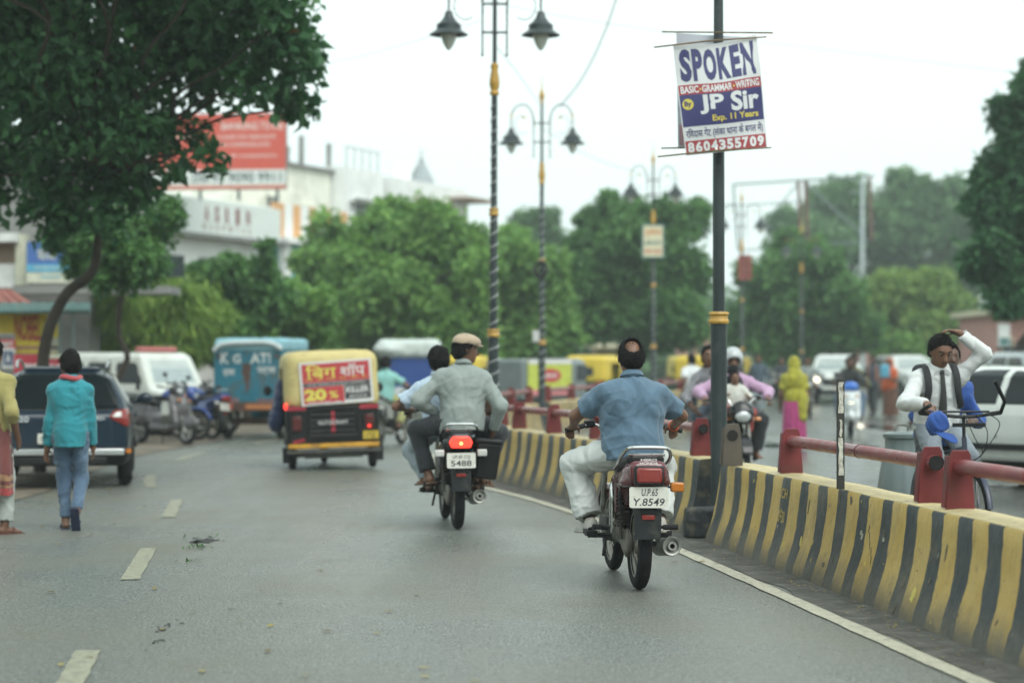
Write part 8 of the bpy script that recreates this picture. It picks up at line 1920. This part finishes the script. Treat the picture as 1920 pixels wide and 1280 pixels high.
# a soft cap slung over the bar by its strap: crown and peak
cpr = thing('cap', 'royal blue cap hanging from the handlebar of the bicycle', 'cap', bx, bz)
cp = SDF(0.007).ell((0.235, 0.90, 1.03), (0.088, 0.062, 0.100), (R(-10), R(20), 0), 0.0); cp.plane((0.20, 0.90, 0.965), (-0.34, 0.1, -0.94)); cp.fold(0.010, 30, 2); cp.build('crown_panel', MBLU, cpr)
rows = []
for i_ in range(7):
    t = i_/6; rows.append([Vector((0.285-0.02*t-0.17*q-0.05*t*math.sin(PI*q), 0.93+0.05*t*(0.6+0.4*math.sin(PI*q))-0.02*(2*q-1)**2, 0.985-0.075*q*0.55-0.085*t*math.sin(PI*(0.12+0.76*q)))) for q in np.linspace(0, 1, 11)])
o = MB().grid(rows).build('peak', MBLU, cpr, sharp=120); so = o.modifiers.new('thick', 'SOLIDIFY'); so.thickness = 0.006
MB().tube(spline([(0.26, 0.89, 1.12), (0.28, 0.80, 1.13), (0.22, 0.80, 1.10)], 4), 0.006, 6).build('strap', MBLU, cpr)
P = dict(s=0.97, pel=(-0.12, -0.14, 0.92), neck=(-0.20, -0.06, 1.39), hL=(-0.31, 0.22, 1.02), eL=(-0.6, -0.8, -0.3), hR=(0.05, 0.14, 1.0), eR=(0.2, -1, -0.3), aL=(-0.20, 0.10, 0.30), aR=(0.12, 0.06, 0.30), kL=(-0.5, 1, 0), kR=(0.2, 1, 0), nL=(1, 0, -0.5), nR=(-1, 0, 0), yaw=R(0))
person('boy in a royal blue shirt sitting behind the student on the bicycle', bx, bz, P, dict(shirt=(MBLU, 'l', 0.012, 0.08), cuff=0.55, pants=(cloth('dark_trousers', (0.03, 0.035, 0.04)), 0.015), shoes=('sandal', MPLAS), hair='thick', strands=60, skin=1), res=0.0135)

# -- grey flared drum on the road beside the bicycle
dY = 18.6; dx = at(1690, HOR, dY).x; dr = thing('drum', 'grey flared metal drum on the road behind the red rail, beside the bicycle', 'drum', (dx, dY, 0)); MDRUM = mat('grey_galvanised', (0.16, 0.20, 0.20), 0.35, 0.3, var=0.15, scale=2)
MB().lathe([(0, 0), (0.25, 0.0), (0.255, 0.03), (0.22, 0.35), (0.175, 0.62), (0.15, 0.70), (0.15, 0.80)], n=28).build('drum_body', MDRUM, dr)
MB().lathe([(0.15, 0.80), (0.168, 0.81), (0.17, 0.845), (0.12, 0.865), (0, 0.87)], n=28).build('lid', MDRUM, dr); MB().tube(spline([(-0.06, 0, 0.86), (-0.05, 0, 0.92), (0.05, 0, 0.92), (0.06, 0, 0.86)], 4), 0.012, 6).build('lid_handle', MALLOY, dr)

# -- cars coming towards us
hatchback('clean white hatchback behind the end of the red rail, side windows towards the barrier', (at(1776, HOR, 25.6).x, 25.6, 0), R(-141), MWCAR, rear=False, res=0.02)
hatchback('white hatchback half hidden by the student on the bicycle', (7.55, 34.85, 0), R(186), MWCAR, rear=False, res=0.024, lit=False, plate='UP65')
SUV_SIDE = [(0.0, 0.45), (-0.02, 1.0), (0.12, 1.60), (0.35, 1.72), (2.0, 1.74), (2.35, 1.64), (3.05, 1.12), (4.1, 1.02), (4.3, 0.85), (4.32, 0.42), (4.1, 0.30), (0.2, 0.30)]
SUV_FRONT = [(-0.80, 0.30), (-0.90, 0.45), (-0.92, 0.95), (-0.74, 1.60), (-0.60, 1.74), (0.60, 1.74), (0.74, 1.60), (0.92, 0.95), (0.90, 0.45), (0.80, 0.30)]
SUV_PLAN = [(-0.80, -0.02), (-0.90, 0.15), (-0.92, 3.7), (-0.80, 4.25), (-0.5, 4.32), (0.5, 4.32), (0.80, 4.25), (0.92, 3.7), (0.90, 0.15), (0.80, -0.02)]
def suv(label, loc, rz, paint, group=None, lit=False, rack=False, res=0.032):
    root = thing('sport_utility_car', label, 'car', loc, rz, group); cs = CarShape(SUV_SIDE, SUV_FRONT, SUV_PLAN, (0.8, 3.45), 0.35, res, 0.09)
    cs.part('body', paint, root, arches=True); MB().box((0, 2.1, 0.55), (1.4, 3.6, 0.4)).build('underbody', MPLAS, root)
    cs.part('windscreen', mat('pale_windscreen', (0.16, 0.21, 0.21), 0.08, var=0.15), root, lambda x, y, z: np.maximum(sd_poly(x, z, [(-0.78, 1.14), (-0.62, 1.62), (0.62, 1.62), (0.78, 1.14)]), 2.0-y), 0.006)
    cs.part('rear_window', MCARG, root, endcut([(-0.7, 1.1), (-0.6, 1.58), (0.6, 1.58), (0.7, 1.1)], 0.4), 0.006)
    for p in ([(0.4, 1.12), (0.5, 1.58), (1.35, 1.60), (1.35, 1.12)], [(1.45, 1.12), (1.45, 1.60), (2.15, 1.58), (2.75, 1.12)]):
        for sg in (-1, 1): cs.part('side_window', MCARG, root, sidecut(p, 0, 0.3, sg), 0.006)
    cs.part('front_grille', MPLAS, root, lambda x, y, z: np.maximum(sd_poly(x, z, [(-0.55, 0.62), (-0.62, 0.90), (0.62, 0.90), (0.55, 0.62)]), 4.0-y), 0.01)
    cs.part('front_bumper', MPLAS, root, lambda x, y, z: np.maximum(z-0.50+0*x, 3.9-y), 0.01, 0.04, True)
    for sg in (-1, 1):
        hl = [(sg*0.64, 0.76), (sg*0.64, 0.95), (sg*0.90, 0.98), (sg*0.90, 0.80)]; cs.part('headlamp', MLIT if lit else MHEAD, root, lambda x, y, z, hl=hl: np.maximum(sd_poly(x, z, hl), 3.7-y), 0.012)
        m_ = SDF(0.02).ell((sg*1.04, 2.6, 1.14), (0.11, 0.07, 0.09)).cone((sg*0.88, 2.62, 1.06), (sg*1.0, 2.6, 1.1), 0.03, 0.03, 0.02); m_.build('wing_mirror', paint, root)
        for y in (0.8, 3.45): wheel(root, (sg*0.78, y, 0.35), 0.35, 0.2, 0.08, alloy=True, n=32, tread=False)
    MB().box((0, 4.33, 0.55), (0.5, 0.02, 0.12)).build('number_plate', MPLATE, root)
    if rack:
        rk_ = MB()
        for sg in (-1, 1): rk_.tube([(sg*0.60, 0.4, 1.80), (sg*0.60, 1.9, 1.80)], 0.022, 8)
        for y in (0.45, 0.95, 1.4, 1.85): rk_.tube([(-0.60, y, 1.80), (0.60, y, 1.80)], 0.016, 6)
        for sg in (-1, 1):
            for y in (0.5, 1.8): rk_.tube([(sg*0.60, y, 1.70), (sg*0.60, y, 1.80)], 0.016, 6)
        rk_.build('roof_rack', MPLAS, root)
    return root
suv('pale grey car with a black roof rack behind the clean white hatchback', gz(1905, 46), R(188), mat('silver_grey_paint', (0.34, 0.39, 0.39), 0.3, var=0.04, coat=0.5), rack=True)
suv('white sport utility car coming past the woman in the yellow sari, one lamp lit', (at(1566, HOR, 75).x, 75, 0), R(172), MWCAR, lit=True)
suv('small far white car in the traffic behind the yellow sari', (at(1452, HOR, 92).x, 92, 0), R(176), mat('pale_green_white_paint', (0.46, 0.52, 0.48), 0.35, var=0.04, coat=0.4))
suv('distant pale car between the man in the open waistcoat and the orange sari', (at(1668, HOR, 84).x, 84, 0), R(190), MWCAR)
tk_ = thing('box_truck', 'far grey box truck in the traffic beyond the silver helmet', 'truck', gz(1425, 100), R(178))
MB().box((0, 1.6, 1.45), (1.9, 3.2, 1.7)).build('cargo_box', mat('truck_grey', (0.26, 0.32, 0.31), 0.5), tk_, bevel=0.03); MB().box((0, 3.9, 1.1), (1.7, 1.2, 1.4)).build('cab', mat('truck_cab', (0.3, 0.36, 0.36), 0.4), tk_, bevel=0.1); MB().box((0, 4.49, 1.35), (1.4, 0.03, 0.5)).build('windscreen', MGLASS, tk_)
for x in (-0.75, 0.75):
    for y in (0.8, 3.9): wheel(tk_, (x, y, 0.36), 0.36, 0.2, 0.08, alloy=True, n=24, tread=False)

# -- scooter in blue and white
b7 = gz(1593, 41.6); rz7 = R(172)
scooter('blue and white scooter with its lamp lit, behind the thin stake', b7, rz7, mat('white_scooter_paint', (0.56, 0.60, 0.60), 0.3, coat=0.4), mat('blue_scooter_paint', (0.04, 0.16, 0.55), 0.3, coat=0.4), lit=True)
P = dict(s=0.97, pel=(0, 0.10, 0.86), neck=(0, 0.14, 1.31), hL=(-0.32, 0.64, 1.03), hR=(0.32, 0.64, 1.03), eL=(-1, -0.2, -0.4), eR=(1, -0.2, -0.4), dL=(0, 1, -0.2), dR=(0, 1, -0.2), nL=(0, 0, -1), nR=(0, 0, -1), gL=0.9, gR=0.9, aL=(-0.15, 0.62, 0.42), aR=(0.15, 0.62, 0.42), kL=(-0.6, 1, 0.5), kR=(0.6, 1, 0.5))
person('dark jacketed rider on the blue and white scooter', b7, rz7, P, dict(shirt=(cloth('black_jacket', (0.012, 0.014, 0.014)), 'l', 0.03, 0.06), pants=(MDENIM, 0.015), shoes=('shoe', MPLAS), sole=MPLAS, hair='thick', strands=60, face=True, skin=1), res=0.017)
P = dict(P, pel=(-0.02, -0.22, 0.90), neck=(-0.08, -0.16, 1.35), hL=(-0.16, 0.05, 1.0), hR=(0.16, 0.05, 1.0), aL=(-0.22, 0.15, 0.36), aR=(0.22, 0.15, 0.36))
person('pillion rider whose head shows behind the dark jacket on the scooter', b7, rz7, P, dict(shirt=(cloth('olive_jacket', (0.10, 0.11, 0.03)), 'l', 0.02, 0.06), pants=(MDENIM, 0.015), hair='thick', strands=40, face=True, skin=1), res=0.019)

# -- women in saris and other walkers
def sari(label, loc, rz, s, m_veil, m_skirt, res=0.016, arm='down', lean=0.0):
    P = walking(s, 0.5, hL=(-0.24*s, 0.10, 0.80*s), hR=(0.24*s, 0.10, 0.80*s)) if arm == 'down' else walking(s, 0.5, hL=(-0.10, 0.30*s, 1.10*s), hR=(0.25*s, 0.08, 0.80*s))
    P['aL'] = (-0.07, 0.08, 0.09*s); P['aR'] = (0.07, -0.08, 0.09*s)
    root, I = person(label, loc, rz, P, dict(shirt=(m_veil, 's', 0.012, 0.02), hair='short', strands=0, shoes=('sandal', MPLAS), collar=False), res=res)
    drape('skirt', m_skirt, root, [(0.98*s, 0.155*s, 0.13*s, 0, 0), (0.86*s, 0.19*s, 0.17*s, 0, 0), (0.5*s, 0.205*s, 0.20*s, 0, 0), (0.22*s, 0.215*s, 0.225*s, 0, 0), (0.05*s, 0.22*s, 0.24*s, 0, 0)], 13, 0.014, seed=int(s*100))
    H, (hx, hf, hu), HF, nk = I['H'], I['HX'], I['HF'], I['neck']
    B = SDF(res*0.9); B.ell(H-hf*0.015+hu*0.012, (0.108*s, 0.118*s, 0.125*s), HF, 0.03); B.cone(H-hu*0.06-hf*0.03, nk-Vector((0, 0.03, 0.10*s)), 0.105*s, 0.16*s, 0.05)
    B.ell(nk+Vector((0, 0, -0.20*s)), (0.235*s, 0.165*s, 0.22*s), None, 0.06).ell(nk+Vector((0.03, 0, -0.48*s)), (0.235*s, 0.175*s, 0.24*s), None, 0.08).cone(nk+Vector((0.10*s, -0.08, -0.45*s)), nk+Vector((0.12*s, -0.10, -0.80*s)), 0.13*s, 0.11*s, 0.06)
    B.fold(0.012, 16, 3, (1, 1, 0.4)); B.fold(0.006, 34, 6, (1, 1, 0.5))
    fc = H+hf*0.10*s-hu*0.02*s; fc = np.array(fc); B.field(lambda F, x, y, z: np.maximum(F, 0.085*s-np.sqrt((x-fc[0])**2+(y-fc[1])**2+((z-fc[2])*0.75)**2)))
    B.build('veil', m_veil, root); return root
sari('woman in a yellow-green veil and magenta sari walking away up the road', gz(1489, 34), R(-6), 0.93, cloth('yellow_green_veil', (0.31, 0.29, 0.025), var=0.3, scale=14), cloth('magenta_sari', (0.34, 0.04, 0.15), var=0.2, scale=14))
sari('woman in an orange and maroon sari carrying a blue bag', gz(1669, 54), R(150), 0.93, cloth('orange_veil', (0.50, 0.10, 0.03), var=0.2), cloth('maroon_patterned_sari', (0.12, 0.05, 0.03), var=0.4, scale=20), res=0.02, arm='carry')
o = SDF(0.016).box((0, 0, 0), (0.12, 0.08, 0.17), 0.05, None, 0).cone((-0.06, 0, 0.15), (0.06, 0, 0.20), 0.015, 0.015, 0.02).fold(0.006, 25, 1).build('bag', cloth('sky_blue_bag', (0.12, 0.40, 0.55))); o.location = (gz(1659, 53.6)[0], 53.6, 1.22); tag(o, 'sky blue bag held by the woman in orange', 'bag')
vest_, I = person('man striding in an open brown waistcoat over dark clothes, by the orange sari', gz(1637, 56), R(160), walking(0.98, 1.3), dict(shirt=(cloth('dark_blue_kurta', (0.03, 0.045, 0.07)), 'l', 0.012, 0.12), pants=(cloth('dark_trousers', (0.03, 0.035, 0.04)), 0.012), shoes=('shoe', MPLAS), sole=MPLAS, hair='short', strands=40, skin=1, face=True), res=0.018)
B = SDF(0.018); nk, u, r, f = I['neck'], I['u'], I['r'], I['f']; B.ell(nk-u*0.20, (0.20, 0.15, 0.26), I['TF'], 0.0).ell(I['pel']+u*0.10, (0.20, 0.155, 0.24), I['TF'], 0.06); B.box(nk+f*0.15-u*0.3, (0.07, 0.12, 0.5), 0.02, I['TF'], op='s'); B.plane(nk, u); B.build('waistcoat', cloth('brown_waistcoat', (0.20, 0.10, 0.07)), vest_)
person('man in a dark blue shirt standing in the traffic beyond the lavender sleeve', gz(1422, 58), R(175), walking(1.0, 0.5), dict(shirt=(cloth('slate_shirt', (0.05, 0.075, 0.10)), 'l', 0.016, 0.1), pants=(cloth('grey_blue_trousers', (0.25, 0.30, 0.33)), 0.014), shoes=('shoe', MPLAS), sole=MPLAS, hair='short', strands=30, face=True), res=0.02)
person('far walker in a white shirt between the yellow rickshaw and the black pole', gz(1298, 44), R(20), walking(0.98, -0.6), dict(shirt=(MSW, 's', 0.016, 0.1), pants=(cloth('dark_trousers', (0.03, 0.035, 0.04)), 0.014), shoes=('sandal', MPLAS), hair='short', strands=40), res=0.018)
for px, Y, rz, lab, paint, col in ((1513, 56, 175, 'in grey beyond the magenta sari', MBLKP, (0.24, 0.27, 0.26)), (1462, 66, 180, 'in black behind the yellow veil', MBLKP, (0.03, 0.035, 0.045))):
    c = gz(px, Y); motorcycle('far motorcycle ridden by the person '+lab, c, R(rz), paint, hi=False, guard=False, tail_shape='wedge')
    person('far motorcyclist '+lab, c, R(rz), seated(s=0.97, seat=(0, 0.36, 0.86)), dict(shirt=(cloth('far_shirt_%d' % px, col), 'l', 0.02, 0.06), pants=(cloth('dark_trousers', (0.03, 0.035, 0.04)), 0.015), hair='short', strands=20, face=True, shoes=('shoe', MPLAS), sole=MPLAS), res=0.02)
